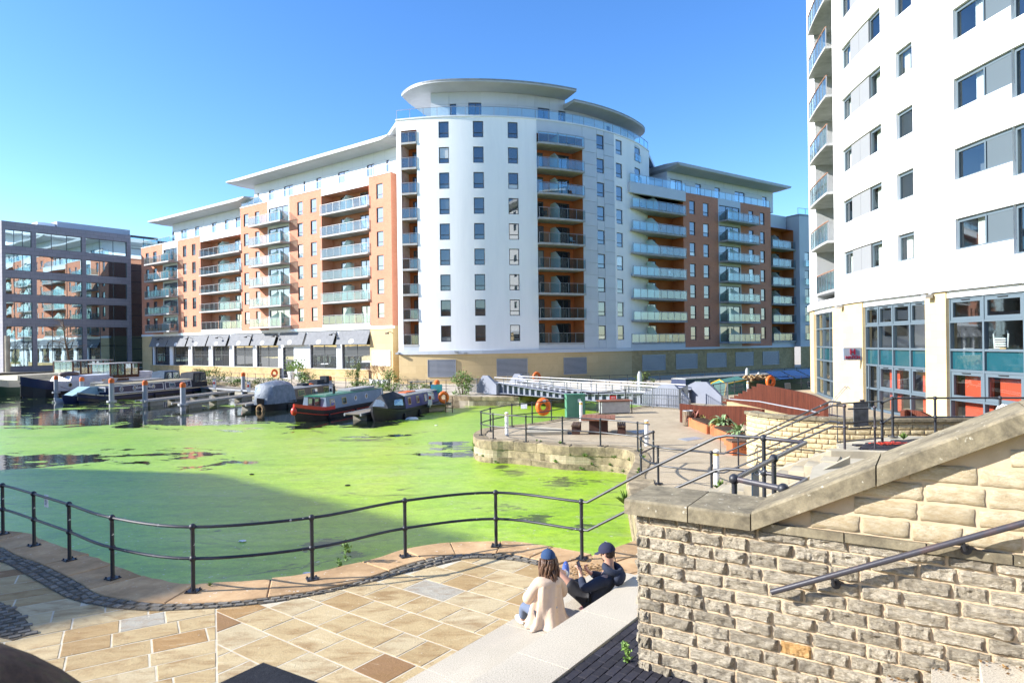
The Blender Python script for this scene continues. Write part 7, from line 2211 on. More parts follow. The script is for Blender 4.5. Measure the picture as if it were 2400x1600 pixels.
# small cruiser with pale blue cover
pc_ = gp2(146, 946); R = frame2(pc_, BD)
cr = thing('covered_cruiser', 'small navy cruiser under a pale blue canvas cover left of the navy narrowboat', 'boat', (pc_.x, pc_.y, Z_W))
part('hull', hull(R, 5.2, 0.95, 0.5, 0.35, -0.2, 0.9, 2.0), navy, cr, smooth='auto')
mb = MB().add([R @ Vector(p) for p in ((0.5, -0.6, 0.70), (0.5, 0.6, 0.70), (2.2, -0.9, 0.5), (2.2, 0.9, 0.5), (2.3, -0.75, 1.45), (2.3, 0.75, 1.45), (4.9, -0.75, 1.3), (4.9, 0.75, 1.3), (4.9, -0.85, 0.5), (4.9, 0.85, 0.5))], [(0, 1, 5, 4), (0, 4, 2), (1, 3, 5), (4, 5, 7, 6), (2, 4, 6, 8), (3, 9, 7, 5), (6, 7, 9, 8)])
part('cover', mb, canvas_c, cr)
pd_ = gp2(128, 945); R = frame2(pd_ , BD)
dg_ = thing('dinghy', 'small white dinghy at the bow of the covered cruiser', 'boat', (pd_.x, pd_.y, Z_W))
part('hull', hull(R, 2.6, 0.7, 0.35, 0.2, -0.1, 0.95, 1.0), whiteb, dg_, smooth='auto')
part('thwart', MB().b2((1.0, -0.6, 0.34), (1.3, 0.6, 0.39), R), M['timber'], dg_)
fender(dg_, R, 0.6, 0.6, 0.0, 0.13, 0.5)
# white and navy barge
pa_ = gp2(48, 932); R = frame2(pa_, BD)
bg_ = thing('barge', 'large navy and white barge with a brown glazed wheelhouse at far left', 'boat', (pa_.x, pa_.y, Z_W))
part('hull', hull(R, 17.0, 2.0, 1.5, 0.75, -0.5, 0.8, 3.2), navy, bg_, smooth='auto')
part('topside_band', strake(R, 17, -1.0, 1.05, 2.0, 1.5, 0.75, 3.2, x0=2.6, grow=0.03), whiteb, bg_)
part('lower_hull', strake(R, 17, -2.1, 1.15, 2.0, 1.5, 0.75, 3.2, grow=-0.01), blackp, bg_)
for k in range(5):
    for s_ in (-1, 1):
        Mx = R @ Matrix.Translation((4.0 + 1.5 * k, s_ * 2.08, 1.12)) @ Matrix.Rotation(pi / 2, 4, 'X')
        o = part('porthole', MB().torus((0, 0, 0), 0.19, 0.04, 16, 6, Mx), M['brass'], bg_); part('pane', MB().lathe([(0.19, -0.01), (0.19, 0.01)], n=16, M=Mx), M['black'], o)
part('cabin', cabin_mesh(R, 4.5, 10.2, 1.45, 1.35, 1.48, 2.0, 0.3, 0.1), whiteb, bg_)
part('dinghy_cover', MB().ball((5.5, 0.2, 2.2), 0.5, 12, 7, (2.6, 1.2, 0.7), R), brownb, bg_, smooth=True)
wood = mat('varnished_timber', '#5a3220', '#43251a', 3, 0.4)
def wheelhouse(root, R, xa, xb, w, z0, z1, mt, n=4):
    part('wheelhouse_base', MB().b2((xa, -w, z0), (xb, w, z0 + 0.35), R), mt, root)
    part('wheelhouse_roof', MB().b2((xa - 0.3, -w - 0.2, z1), (xb + 0.3, w + 0.2, z1 + 0.12), R), roofgrey, root)
    for s_ in (-1, 1):
        for k in range(n + 1):
            x = xa + 0.04 + (xb - xa - 0.08) * k / n; part('post', MB().b2((x - 0.09, s_ * w - 0.06, z0 + 0.35), (x + 0.09, s_ * w + 0.06, z1), R), mt, root)
        for k in range(n):
            a = xa + 0.1 + (xb - xa - 0.08) * k / n; b = xa + (xb - xa - 0.08) * (k + 1) / n - 0.02
            part('pane', MB().b2((a, s_ * w - 0.01, z0 + 0.38), (b, s_ * w + 0.01, z1 - 0.03), R), clearpl, root)
    for x in (xa, xb):
        for k in range(3): part('pane', MB().b2((x - 0.01, -w + 0.1 + k * (2 * w - 0.1) / 3, z0 + 0.38), (x + 0.01, -w + (k + 1) * (2 * w - 0.1) / 3, z1 - 0.03), R), clearpl, root)
wheelhouse(bg_, R, 9.8, 14.0, 1.4, 1.5, 3.2, wood)
part('aft_cabin', cabin_mesh(R, 14.1, 16.4, 1.4, 1.3, 1.5, 2.1), whiteb, bg_)
part('mooring_line', MB().tube([R @ Vector((1.5, 1.4, 1.7)), R @ Vector((3.5, 2.3, 0.7)), R @ Vector((5.5, 3.2, 0.2))], 0.02, 5), M['timber'], bg_)
# cream barge beyond
pg_ = gp2(-70, 930); R = frame2(pg_, BD)
cg = thing('barge', 'cream and dark green barge cut by the left edge of the picture', 'boat', (pg_.x, pg_.y, Z_W))
part('hull', hull(R, 19.0, 2.1, 1.6, 0.7, -0.5, 0.8, 3.2), greend, cg, smooth='auto')
part('topside_band', strake(R, 19, -0.75, 0.75, 2.1, 1.6, 0.7, 3.2, x0=1.0, grow=0.03), cream, cg)
part('deckhouse', cabin_mesh(R, 4, 11, 1.6, 1.5, 1.6, 2.1), cream, cg)
wheelhouse(cg, R, 11, 16.5, 1.5, 1.6, 3.5, wood, 5)
for k in range(4):
    Mx = R @ Matrix.Translation((4.0 + 2.2 * k, 2.17, 1.25)) @ Matrix.Rotation(pi / 2, 4, 'X'); part('porthole', MB().lathe([(0.2, -0.01), (0.2, 0.02)], n=16, M=Mx), M['black'], cg)
# brown boat under a grey tarpaulin
r_, R, dm, x0, x1 = narrowboat('brown narrowboat with a grey tarpaulin tent over its end', gp2(603, 963), 11.5, brownb, blackp, roofgrey, x0=3.6, x1=10.3, z1=1.5)
mb = MB(); rg = random.Random(3); S = []
for x, w, z in ((0.45, 0.62, 1.25), (0.85, 0.9, 2.0), (0.95, 0.93, 2.15), (2.4, 1.02, 2.2), (3.5, 1.02, 2.1), (3.7, 1.0, 1.6)):
    S.append([R @ Vector((x + rg.uniform(-.06, .06), yy * w + rg.uniform(-.05, .05), z_ + rg.uniform(-.05, .05))) for yy, z_ in ((-1.08, 0.45), (-1.0, 1.0), (-0.92, z - 0.25), (-0.5, z - 0.02), (0, z + 0.10), (0.5, z - 0.02), (0.92, z - 0.25), (1.0, 1.0), (1.08, 0.45))])
l_ = loft(S, 9); part('tarpaulin', l_, tarp, r_, smooth='auto')
for y in (-0.45, 0.45): part('vinyl_window', MB().add([R @ Vector(p) for p in ((0.62, y - 0.28, 1.35), (0.62, y + 0.28, 1.35), (0.85, y + 0.28, 1.85), (0.85, y - 0.28, 1.85))], [(0, 1, 2, 3)]), clearpl, r_)
part('tyre_fender', MB().torus((0, 0, 0), 0.28, 0.12, 18, 8, R @ Matrix.Translation((0.05, 0.25, 0.15)) @ Matrix.Rotation(pi / 2, 4, 'Y')), mat('worn_tyre', (0.28, 0.18, 0.08), (0.2, 0.13, 0.07), 5, 0.9), r_, smooth=True)
for sg_ in (-1, 1):
    for k in range(3): boat_window(r_, R, 4.2 + 2.0 * k, 5.2 + 2.0 * k, sg_, 0.85, 1.36, dm, M['brass'])
for a_, b_ in (((8, -0.5, 1.55), (9.2, 0.4, 2.0)), ((6.0, -0.4, 1.55), (7.0, 0.2, 1.8)), ((9.4, -0.2, 1.55), (9.9, 0.5, 2.3))): part('roof_crate', MB().b2(a_, b_, R), canvas_b, r_)
# boats in the channel beyond the bridge
RD = Vector((0.84, 0.543))
r_, R, dm, x0, x1 = narrowboat('long dark navy narrowboat moored beyond the footbridge', (13.6, 60.6), 17.0, navy, blackp, roofgrey, x0=2.2, x1=15.5, z1=1.6, d=RD)
for k in range(6):
    boat_window(r_, R, 3.5 + 2 * k, 4.3 + 2 * k, 1, 0.9, 1.4, dm)
r_, R, dm, x0, x1 = narrowboat('green narrowboat carrying three blue solar panels and firewood', (15.6, 51.9), 17.0, greend, greend, greend, x0=3.2, x1=15.6, z1=1.75, d=Vector((0.83, 0.557)))
mb = MB(); A = [R @ Vector(p) for p in ((0.5, -0.8, 0.8), (0.5, 0.8, 0.8), (3.2, -1.0, 0.7), (3.2, 1.0, 0.7), (0.9, -0.7, 1.75), (0.9, 0.7, 1.75), (3.2, -0.85, 2.0), (3.2, 0.85, 2.0), (1.0, 0, 2.05), (3.2, 0, 2.25))]
mb.add(A, [(0, 4, 6, 2), (1, 3, 7, 5), (4, 8, 9, 6), (8, 5, 7, 9), (0, 1, 5, 8, 4)])
part('bow_tent', mb, mat('green_canvas', (0.07, 0.20, 0.17), None, rough=0.85), r_)
yel = mat('yellow_trim', (0.7, 0.42, 0.03), None, rough=0.6)
part('tent_trim', MB().tube([R @ Vector((0.5, 0.82, 0.8)), R @ Vector((0.9, 0.72, 1.76)), R @ Vector((3.2, 0.87, 2.0)), R @ Vector((3.2, 1.02, 0.7))], 0.04, 6).tube([R @ Vector((0.48, -0.82, 0.8)), R @ Vector((0.88, -0.72, 1.76)), R @ Vector((0.98, 0, 2.06)), R @ Vector((0.88, 0.72, 1.76))], 0.04, 6), yel, r_)
part('tent_window', MB().add([R @ Vector((1.2, 0.83, 1.1)), R @ Vector((2.8, 0.98, 1.1)), R @ Vector((2.8, 0.89, 1.75)), R @ Vector((1.3, 0.78, 1.65))], [(0, 1, 2, 3)]), clearpl, r_)
M['solar'] = mat('solar_cells', (0.02, 0.035, 0.11), (0.03, 0.05, 0.15), 8, 0.15)
for k in range(3):
    a = 7.6 + 2.3 * k
    part('solar_panel', MB().add([R @ Vector(p) for p in ((a, 0.9, 1.85), (a + 2.0, 0.9, 1.85), (a + 2.0, -0.5, 2.45), (a, -0.5, 2.45), (a, 0.9, 1.81), (a + 2.0, 0.9, 1.81), (a + 2.0, -0.5, 2.41), (a, -0.5, 2.41))], [(0, 1, 2, 3), (7, 6, 5, 4), (0, 4, 5, 1), (2, 6, 7, 3)]), M['solar'], r_)
mb = MB(); rg = random.Random(5)
for k in range(90): mb.tube([R @ Vector((4.2 + rg.uniform(0, 2.6), rg.uniform(-.6, .6), 1.85 + rg.uniform(0, .4))), R @ Vector((4.2 + rg.uniform(0, 2.6), rg.uniform(-.6, .6), 1.85 + rg.uniform(0, .4)))], 0.05, 5) if k % 9 == 0 else mb.box((4.2 + rg.uniform(0, 2.8), rg.uniform(-.6, .6), 1.83 + rg.uniform(0, .38)), (0.3, 0.14, 0.12), R)
o_ = part('firewood', mb, mat('cut_logs', (0.42, 0.28, 0.14), (0.3, 0.2, 0.1), 6, 0.9), r_); o_['kind'] = 'stuff'
boat_window(r_, R, 8.2, 9.0, 1, 1.0, 1.5, dm); boat_window(r_, R, 11.5, 12.3, 1, 1.0, 1.5, dm)

# ================================================================== pontoons, piles, pedestals
M['deck'] = mat('grey_deck_boards', '#6d665a', '#857d6e', 1.2, 0.85, bump=0.2, rnd=0.1)
M['float'] = mat('concrete_float', '#a7a294', '#857f70', 1.3, 0.9)
def pontoon(label, a, b, w, group='floating pontoons', nfl=None, zt=-0.5):
    a, b = Vector(a), Vector(b); d = (b - a); Lp = d.length; d.normalize()
    R = frame2(a, d, 0)
    root = thing('pontoon', label, 'pontoon', (a.x, a.y, zt), group)
    n = max(1, int(Lp / 1.6))
    for k in range(n): part('deck_panel', MB().b2((Lp * k / n + 0.01, -w / 2, zt - 0.07), (Lp * (k + 1) / n - 0.01, w / 2, zt), R), M['deck'], root)
    for s_ in (-1, 1): part('edge_beam', MB().b2((0, s_ * w / 2 - 0.05, zt - 0.16), (Lp, s_ * w / 2 + 0.05, zt + 0.02), R), M['galv'], root)
    nf = nfl or max(2, int(Lp / 2.6))
    for k in range(nf):
        x = (k + 0.5) * Lp / nf
        part('float', MB().b2((x - 0.75, -w / 2 + 0.08, -1.35), (x + 0.75, w / 2 - 0.08, zt - 0.16), R), M['float'], root)
    return root
def fing(u, v, Lf, lab, w=1.0):
    p = gp(u, v, -0.5); a = Vector((p.x, p.y))
    return pontoon(lab, a, a + BD * Lf, w)
m0 = gp(452, 903, -0.5); m1 = gp(853, 930, -0.5); m2 = gp(1010, 946, -0.5)
pontoon('long main pontoon walkway running under the far bank', (m0.x, m0.y), (m1.x, m1.y), 1.8)
pontoon('end pontoon platform with a stored bicycle near the green water', (m1.x + 0.3, m1.y - 0.2), (m2.x + 0.8, m2.y - 0.4), 2.0)
fing(414, 944, 10.0, 'finger pontoon ending at the nearest orange-capped pile')
fing(328, 938, 11.5, 'finger pontoon just right of the long navy narrowboat')
fing(563, 947, 9.0, 'finger pontoon left of the tarpaulin-covered boat')
fing(826, 969, 7.0, 'short finger pontoon between the red-bowed and black-covered boats', 1.2)
M['pile_white'] = mat('galvanised_pile', (0.36, 0.37, 0.39), (0.28, 0.29, 0.31), 2, 0.5, streak=True)
piles = [(131.7, 930, 880, 'leftmost orange-capped mooring pile beside the barge'), (192.4, 938, 883, 'orange-capped pile half hidden by the covered cruiser'), (262, 954, 886, 'orange-capped pile in front of the navy narrowboat name'), (340.5, 952, 891, 'orange-capped pile at the middle of the navy narrowboat'), (429.3, 962, 895.5, 'orange-capped pile at the end of the nearest empty finger pontoon'), (570.5, 925, 872, 'orange-capped pile behind the tarpaulin boat'), (773, 935, 881, 'orange-capped pile behind the green-roofed narrowboat'), (1024.8, 957, 890, 'orange-capped pile carrying a blue sign by the platform')]
for u, v, vt, lab in piles:
    p = gp(u, v, Z_W); zt = dp(u, vt, p.y).z
    root = thing('mooring_pile', lab, 'mooring post', (p.x, p.y, Z_W), 'mooring piles')
    part('column', MB().lathe([(0.21, -1.0), (0.21, zt - Z_W - 0.42)], (p.x, p.y, Z_W), 16), M['pile_white'], root, smooth='auto')
    part('cap', MB().lathe([(0.225, zt - Z_W - 0.42), (0.225, zt - Z_W - 0.12), (0.12, zt - Z_W)], (p.x, p.y, Z_W), 16), M['orange'], root, smooth='auto')
    part('guide_ring', MB().lathe([(0.4, 0.42), (0.4, 0.58)], (p.x, p.y, Z_W), 16), M['galv'], root, smooth='auto')
    if u > 1000: part('sign', MB().b2((p.x - 0.45, p.y - 0.3, zt - 1.0), (p.x + 0.45, p.y - 0.27, zt - 0.35)), mat('blue_board', (0.02, 0.18, 0.55), (0.1, 0.4, 0.2), 0.8, 0.4), root)
# white piles in the channel
for u, v, vt, lab in ((1500, 925, 870, 'slim white post behind the footbridge'), (1752, 905, 862, 'slim grey post behind the dark channel boat'), (1779, 903, 872, 'short blue-grey post behind the channel boats')):
    p = gp(u, v, -0.4); zt = dp(u, vt, p.y).z
    tag(part('channel_post', MB().lathe([(0.2, -0.8), (0.2, zt + 0.9 - 0.25), (0.1, zt + 0.9)], (p.x, p.y, -0.9), 12), M['pile_white'], smooth='auto'), lab, 'mooring post', 'channel posts')
for u, v, lab in ((503, 909, 'white service pedestal on the main pontoon near the bank shrubs'), (583, 917, 'white service pedestal behind the tarpaulin boat'), (776, 928, 'white service pedestal behind the green-roofed boat'), (891, 938, 'white service pedestal behind the black-covered boat'), (1008, 949, 'white service pedestal on the end platform')):
    p = gp(u, v, -0.5); root = thing('service_pedestal', lab, 'pedestal', (p.x, p.y, -0.5), 'service pedestals')
    part('body', MB().b2((p.x - 0.14, p.y - 0.12, -0.5), (p.x + 0.14, p.y + 0.12, 0.42)), M['white_paint'], root)
    part('head', MB().b2((p.x - 0.17, p.y - 0.15, 0.42), (p.x + 0.17, p.y + 0.15, 0.52)), M['galv'], root)
    part('socket', MB().b2((p.x - 0.09, p.y - 0.15, -0.05), (p.x + 0.09, p.y - 0.12, 0.2)), redp if u != 776 else M['black'], root)
# bicycle and lifebuoy on the platform
pb_ = gp(985, 943, -0.5); bi = thing('bicycle', 'white bicycle lying stored on the end platform', 'bicycle', (pb_.x, pb_.y, -0.5))
Rb = Matrix.Translation((pb_.x, pb_.y + 0.3, -0.5)) @ Matrix.Rotation(-0.3, 4, 'Z')
for x in (-0.52, 0.52):
    o = part('wheel', MB().torus((0, 0, 0), 0.33, 0.025, 20, 6, Rb @ Matrix.Translation((x, 0, 0.35)) @ Matrix.Rotation(pi / 2, 4, 'X')), M['black'], bi)
    mb = MB()
    for k in range(6): a = pi * k / 6; mb.tube([Rb @ Vector((x + 0.32 * cos(a), 0, 0.35 + 0.32 * sin(a))), Rb @ Vector((x - 0.32 * cos(a), 0, 0.35 - 0.32 * sin(a)))], 0.006, 4)
    part('spokes', mb, M['galv'], o)
fp = [Rb @ Vector(p) for p in ((-0.52, 0, 0.35), (-0.12, 0, 0.33), (-0.22, 0, 0.85), (0.38, 0, 0.82), (0.52, 0, 0.35))]
part('frame', MB().tube([fp[0], fp[1], fp[3], fp[2], fp[0]], 0.02, 6).tube([fp[2], fp[1]], 0.02, 6).tube([fp[3] + Vector((0, 0, 0.15)), fp[4]], 0.02, 6), M['white_paint'], bi)
part('saddle', MB().b2((-0.34, -0.06, 0.92), (-0.1, 0.06, 0.97), Rb), M['black'], bi); part('handlebar', MB().tube([Rb @ Vector((0.34, -0.25, 1.0)), Rb @ Vector((0.36, 0.25, 1.0))], 0.015, 6), M['black'], bi)
pl_ = gp(1040, 940, -0.25); lifebuoy('orange lifebuoy on a low stand at the end platform', (pl_.x, pl_.y, pl_.z + 0.3), 0.42, 0.2)
tag(part('platform_ladder', MB().tube([(pl_.x + 0.2, pl_.y - 0.5, -1.2), (pl_.x + 0.2, pl_.y - 0.5, 0.15)], 0.04, 6).tube([(pl_.x + 0.7, pl_.y - 0.5, -1.2), (pl_.x + 0.7, pl_.y - 0.5, 0.15)], 0.04, 6).tube([(pl_.x + 0.2, pl_.y - 0.5, -0.3), (pl_.x + 0.7, pl_.y - 0.5, -0.3)], 0.03, 6).tube([(pl_.x + 0.2, pl_.y - 0.5, -0.7), (pl_.x + 0.7, pl_.y - 0.5, -0.7)], 0.03, 6), M['timber']), 'short timber ladder at the right end of the platform', 'ladder')
lp_ = dp(643, 874, 78.0); lifebuoy('orange lifebuoy on the far towpath railing below the awnings', lp_, 0.42, 0.6)
lp_ = dp(729, 910, 60.0); lifebuoy('pale orange lifebuoy ring hung above the brown boat', lp_, 0.42, 0.3)
lp_ = dp(1258, 883, 57.5); lifebuoy('orange lifebuoy behind the footbridge railing', lp_, 0.4, 0.3)
lp_ = dp(1806, 894, 53.0); lifebuoy('orange lifebuoy on the channel railing beyond the tall slat screen', lp_, 0.45, 0.3)

# ================================================================== footbridge
B1, B2 = Vector((-1.7, 56.8)), Vector((9.9, 43.0))
bd_ = (B2 - B1).normalized(); bn_ = Vector((-bd_.y, bd_.x));
if bn_.y < 0: bn_ = -bn_
LBr = (B2 - B1).length; BW = 2.7
br = thing('swing_footbridge', 'grey steel footbridge with ribbed girders and pale handrails across the channel', 'bridge', (B1.x, B1.y, 0))
def bpnt(t, o, z): p = B1 + bd_ * t + bn_ * o; return Vector((p.x, p.y, z))
def topz(t):
    k = abs(t / LBr - 0.52) / 0.52
    return 0.20 + 0.62 * min(1, k) ** 1.1
for o, nm in ((0.0, 'near'), (BW, 'far')):
    mb = MB(); N = 24
    vs = []
    for k in range(N + 1):
        t_ = LBr * k / N; z1 = topz(t_)
        vs += [bpnt(t_, o - 0.05, -0.12), bpnt(t_, o - 0.05, z1), bpnt(t_, o + 0.05, z1), bpnt(t_, o + 0.05, -0.12)]
    fs = []
    for k in range(N):
        for i in range(4): fs.append((4 * k + i, 4 * k + (i + 1) % 4, 4 * k + 4 + (i + 1) % 4, 4 * k + 4 + i))
    mb.add(vs, fs); g_ = part('girder', mb, M['grey_steel'], br)
    for side in (-1, 1):
        nr = 26
        for k in range(nr):
            t_ = 0.4 + (LBr - 0.8) * k / (nr - 1); z1 = topz(t_) - 0.04
            a = o + side * 0.05; b = o + side * 0.30
            part('rib', MB().add([bpnt(t_ - 0.02, a, -0.06), bpnt(t_ + 0.02, a, -0.06), bpnt(t_ + 0.02, b, -0.06), bpnt(t_ - 0.02, b, -0.06), bpnt(t_ - 0.02, a, z1), bpnt(t_ + 0.02, a, z1), bpnt(t_ + 0.02, b, z1), bpnt(t_ - 0.02, b, z1)], [(0, 3, 2, 1), (4, 5, 6, 7), (0, 1, 5, 4), (1, 2, 6, 5), (2, 3, 7, 6), (3, 0, 4, 7)]), M['grey_steel'], g_)
    fl_ = MB()
    for k in range(N):
        t0_, t1_ = LBr * k / N, LBr * (k + 1) / N
        for zz0, zz1 in ((topz(t0_), topz(t1_)), (-0.12, -0.12)):
            fl_.add([bpnt(t0_, o - 0.32, zz0), bpnt(t1_, o - 0.32, zz1), bpnt(t1_, o + 0.32, zz1), bpnt(t0_, o + 0.32, zz0), bpnt(t0_, o - 0.32, zz0 + 0.035), bpnt(t1_, o - 0.32, zz1 + 0.035), bpnt(t1_, o + 0.32, zz1 + 0.035), bpnt(t0_, o + 0.32, zz0 + 0.035)], [(0, 3, 2, 1), (4, 5, 6, 7), (0, 1, 5, 4), (2, 3, 7, 6)])
    part('flange', fl_, M['grey_steel'], g_)
    hr_ = part('handrail', MB().tube([bpnt(0.2, o, topz(0.2)), bpnt(0.25, o, 1.18), bpnt(LBr - 0.3, o, 1.12), bpnt(LBr - 0.25, o, topz(LBr))], 0.035, 8), M['steel_bright'], br, smooth='auto')
    for k in range(1, 12):
        t_ = LBr * k / 12
        part('rail_post', MB().b2((-0.03, -0.03, topz(t_)), (0.03, 0.03, 1.12), Matrix.Translation((bpnt(t_, o, 0)))), M['grey_steel'], hr_)
    for z_ in (0.95, 0.78, 0.61, 0.45):
        part('wire', MB().tube([bpnt(0.3, o, max(z_, topz(0.3) + .02)), bpnt(LBr * 0.5, o, z_), bpnt(LBr - 0.3, o, max(z_, topz(LBr - .3) + .02))], 0.018, 5), M['steel_bright'], hr_)
part('deck', MB().add([bpnt(0, 0.06, -0.05), bpnt(LBr, 0.06, -0.05), bpnt(LBr, BW - 0.06, -0.05), bpnt(0, BW - 0.06, -0.05), bpnt(0, 0.06, 0.02), bpnt(LBr, 0.06, 0.02), bpnt(LBr, BW - 0.06, 0.02), bpnt(0, BW - 0.06, 0.02)], [(0, 3, 2, 1), (4, 5, 6, 7), (0, 1, 5, 4), (2, 3, 7, 6), (1, 2, 6, 5), (3, 0, 4, 7)]), M['deck'], br)
def gusset(t0, t1, o, z, mirror=False):
    sgn = -1 if mirror else 1
    prof = [(t0, ZP - 0.1), (t1, ZP - 0.1), (t1, z * 0.45), (t0 + (t1 - t0) * 0.55, z), (t0 + (t1 - t0) * 0.3, z), (t0, z * 0.35)]
    mb = MB(); n = len(prof)
    mb.add([bpnt(a, o - 0.12, b) for a, b in prof] + [bpnt(a, o + 0.12, b) for a, b in prof], [tuple(range(n)), tuple(range(2 * n - 1, n - 1, -1))] + [(i, n + i, n + (i + 1) % n, (i + 1) % n) for i in range(n)])
    part('end_plate', mb, M['grey_steel'], br)
for o in (-0.45, BW + 0.45):
    gusset(-1.5, 1.2, o, 1.35); gusset(LBr + 2.2, LBr - 1.4, o, 1.35)
# barred barrier fences at the bridge ends
def bar_fence(label, pts, z0, h=1.25, sp=0.13):
    P = [Vector(p) for p in pts]; root = thing('barrier_fence', label, 'fence', (P[0].x, P[0].y, z0), 'barred barrier fences')
    me_ = MB().b2((-0.012, -0.012, 0.08), (0.012, 0.012, h)).mesh('bar')
    pe_ = MB().b2((-0.03, -0.03, 0), (0.03, 0.03, h + 0.03)).mesh('post')
    for a, b in zip(P, P[1:]):
        d = b - a; L_ = d.length; n = max(1, int(L_ / sp)); an = atan2(d.y, d.x)
        for k in range(n + 1):
            q = a + d * (k / n); part('post' if k in (0, n) else 'bar', pe_ if k in (0, n) else me_, M['fence_grey'], root, Matrix.Translation((q.x, q.y, z0)) @ Matrix.Rotation(an, 4, 'Z'))
        for z in (0.1, h * 0.5, h): part('rail', MB().tube([(a.x, a.y, z0 + z), (b.x, b.y, z0 + z)], 0.02, 6), M['fence_grey'], root)
q = lambda u, v: Vector(gp(u, v, ZP)[:2])
bar_fence('dark barred fence along the plaza end of the footbridge', [q(1465, 950), q(1530, 955), q(1592, 960), q(1612, 947)], ZP)
bar_fence('barred gate fence behind the low slat screen', [q(1632, 943), q(1672, 945), q(1706, 938)], ZP)
qb = lambda u, v: Vector(gp(u, v, ZB)[:2])
bar_fence('barred fence at the far end of the footbridge', [qb(1090, 917), qb(1118, 920), qb(1140, 917)], ZB)
bar_fence('barred fence on the towpath behind the footbridge end', [qb(1190, 907), qb(1225, 905), qb(1240, 902)], ZB)

# ================================================================== towpath railings, plants, pots
def resample(pts, step):
    P = Path2([(p[0], p[1]) for p in pts]); n = max(1, round(P.L / step))
    return [Vector((P.at(P.L * k / n).x, P.at(P.L * k / n).y, ZB)) for k in range(n + 1)]
lft_ = resample([gp(452, 885, ZB), gp(532, 892.5, ZB), gp(700, 903.5, ZB), gp(863, 914, ZB), gp(1065, 919, ZB), gp(1090, 920, ZB)], 2.1)
railing('towpath_railing', 'thin dark railing along the far towpath below the awnings', lft_, smooth=False, rp=0.028, r=0.02, br=0.04, plates=False)
rgt_ = resample([gp(1290, 909, ZB), gp(1400, 906, ZB), gp(1481, 903, ZB), gp(1898, 882, ZB), gp(1960, 880, ZB)], 2.0)
railing('towpath_railing', 'dark railing on the shaded towpath below the right brick block', rgt_, smooth=False, rp=0.03, r=0.022, br=0.04, plates=False)
ch_ = [gp(1650, 940, ZP), gp(1688, 932, ZP), gp(1722, 925, ZP), gp(1757, 919, ZP), gp(1787, 915, ZP), gp(1818, 913, ZP), gp(1848, 911, ZP), gp(1878, 912, ZP), gp(1915, 912, ZP)]
railing('channel_railing', 'dark railing along the channel edge beyond the tall slat screen', ch_, smooth=False, rp=0.03, r=0.022, br=0.045, plates=False)
def shrub(label, c, rx, ry, h, n, mt, seed, name='shrub', group='bank shrubs', leaf=0.11, stems=True, cat='shrub'):
    rg = random.Random(seed); root = thing(name, label, cat, c, group)
    mb = MB()
    cl = [(rg.gauss(0, 0.42), rg.gauss(0, 0.42), rg.random() ** 0.8) for _ in range(max(5, n // 45))]
    for i in range(n):
        k = rg.choice(cl)
        x = (k[0] + rg.gauss(0, 0.17)) * rx; y = (k[1] + rg.gauss(0, 0.17)) * ry; z = max(0.02, (k[2] + rg.gauss(0, 0.12))) * h * (1 - 0.35 * min(1, (k[0] ** 2 + k[1] ** 2)))
        s_ = leaf * rg.uniform(0.6, 1.3); Mx = Matrix.Translation((c[0] + x, c[1] + y, c[2] + z)) @ Matrix.Rotation(rg.uniform(0, 6.3), 4, 'Z') @ Matrix.Rotation(rg.uniform(-1.1, 1.1), 4, 'X') @ Matrix.Rotation(rg.uniform(-.6, .6), 4, 'Y')
        mb.add([Mx @ Vector(p) for p in ((-s_ * .5, 0, 0), (0, -s_ * .9, 0.02), (s_ * .5, 0, 0), (0, s_ * .9, 0.02))], [(0, 1, 2, 3)])
    o = part('foliage', mb, mt, root, recalc=False); o['kind'] = 'stuff'
    if stems:
        ms_ = MB()
        for k in cl[:14]: ms_.tube([(c[0] + k[0] * rx * 0.2, c[1] + k[1] * ry * 0.2, c[2] - 0.15), (c[0] + k[0] * rx * 0.6, c[1] + k[1] * ry * 0.6, c[2] + k[2] * h * 0.5), (c[0] + k[0] * rx, c[1] + k[1] * ry, c[2] + k[2] * h)], [0.025, 0.018, 0.008], 5)
        o = part('stems', ms_, M['bark'], root); o['kind'] = 'stuff'
M['leaf_b'] = mat('bank_leaf', (0.10, 0.19, 0.035), (0.22, 0.30, 0.07), 1.2, 0.6)
M['leaf_y'] = mat('bank_grass_leaf', (0.20, 0.24, 0.06), (0.13, 0.20, 0.04), 1.2, 0.6)
shr = [(465, 897, 1.6, 1.4, 1.5, 'shrub at the left end of the far bank by the canopied boat'), (500, 899, 1.8, 1.2, 1.9, 'bright shrub growing behind the first service pedestal'), (545, 904, 2.2, 1.0, 0.9, 'low weeds on the bank left of the tarpaulin boat'), (625, 908, 2.0, 1.0, 1.0, 'low weeds on the bank above the tarpaulin boat'), (712, 912, 1.6, 1.0, 1.7, 'leafy shrub behind the brown boat roof'), (745, 914, 1.6, 1.0, 1.1, 'low shrub beside the pale lifebuoy'), (832, 916, 0.8, 0.8, 2.6, 'tall thin sapling above the green-roofed boat'), (868, 920, 2.0, 1.0, 1.0, 'low weeds left of the black-covered boat'), (912, 921, 1.6, 1.0, 2.0, 'tall leafy shrub behind the black-covered boat'), (985, 924, 2.0, 0.9, 0.9, 'weeds behind the stored bicycle'), (1083, 930, 1.3, 1.0, 1.9, 'leafy shrub on the quay corner beside the footbridge'), (1170, 925, 0.7, 0.6, 0.6, 'small green plant under the footbridge end'), (1512, 905, 1.0, 0.6, 1.2, 'small plant on the shaded towpath behind the footbridge')]
for i, (u, v, rx, ry, h, lab) in enumerate(shr):
    p = gp(u, v, ZB - 0.15); shrub(lab, (p.x, p.y + 0.5, ZB - 0.1), rx, ry, h, 900 if h > 1.2 else 520, M['leaf_b'] if i % 3 else M['leaf_y'], 40 + i)
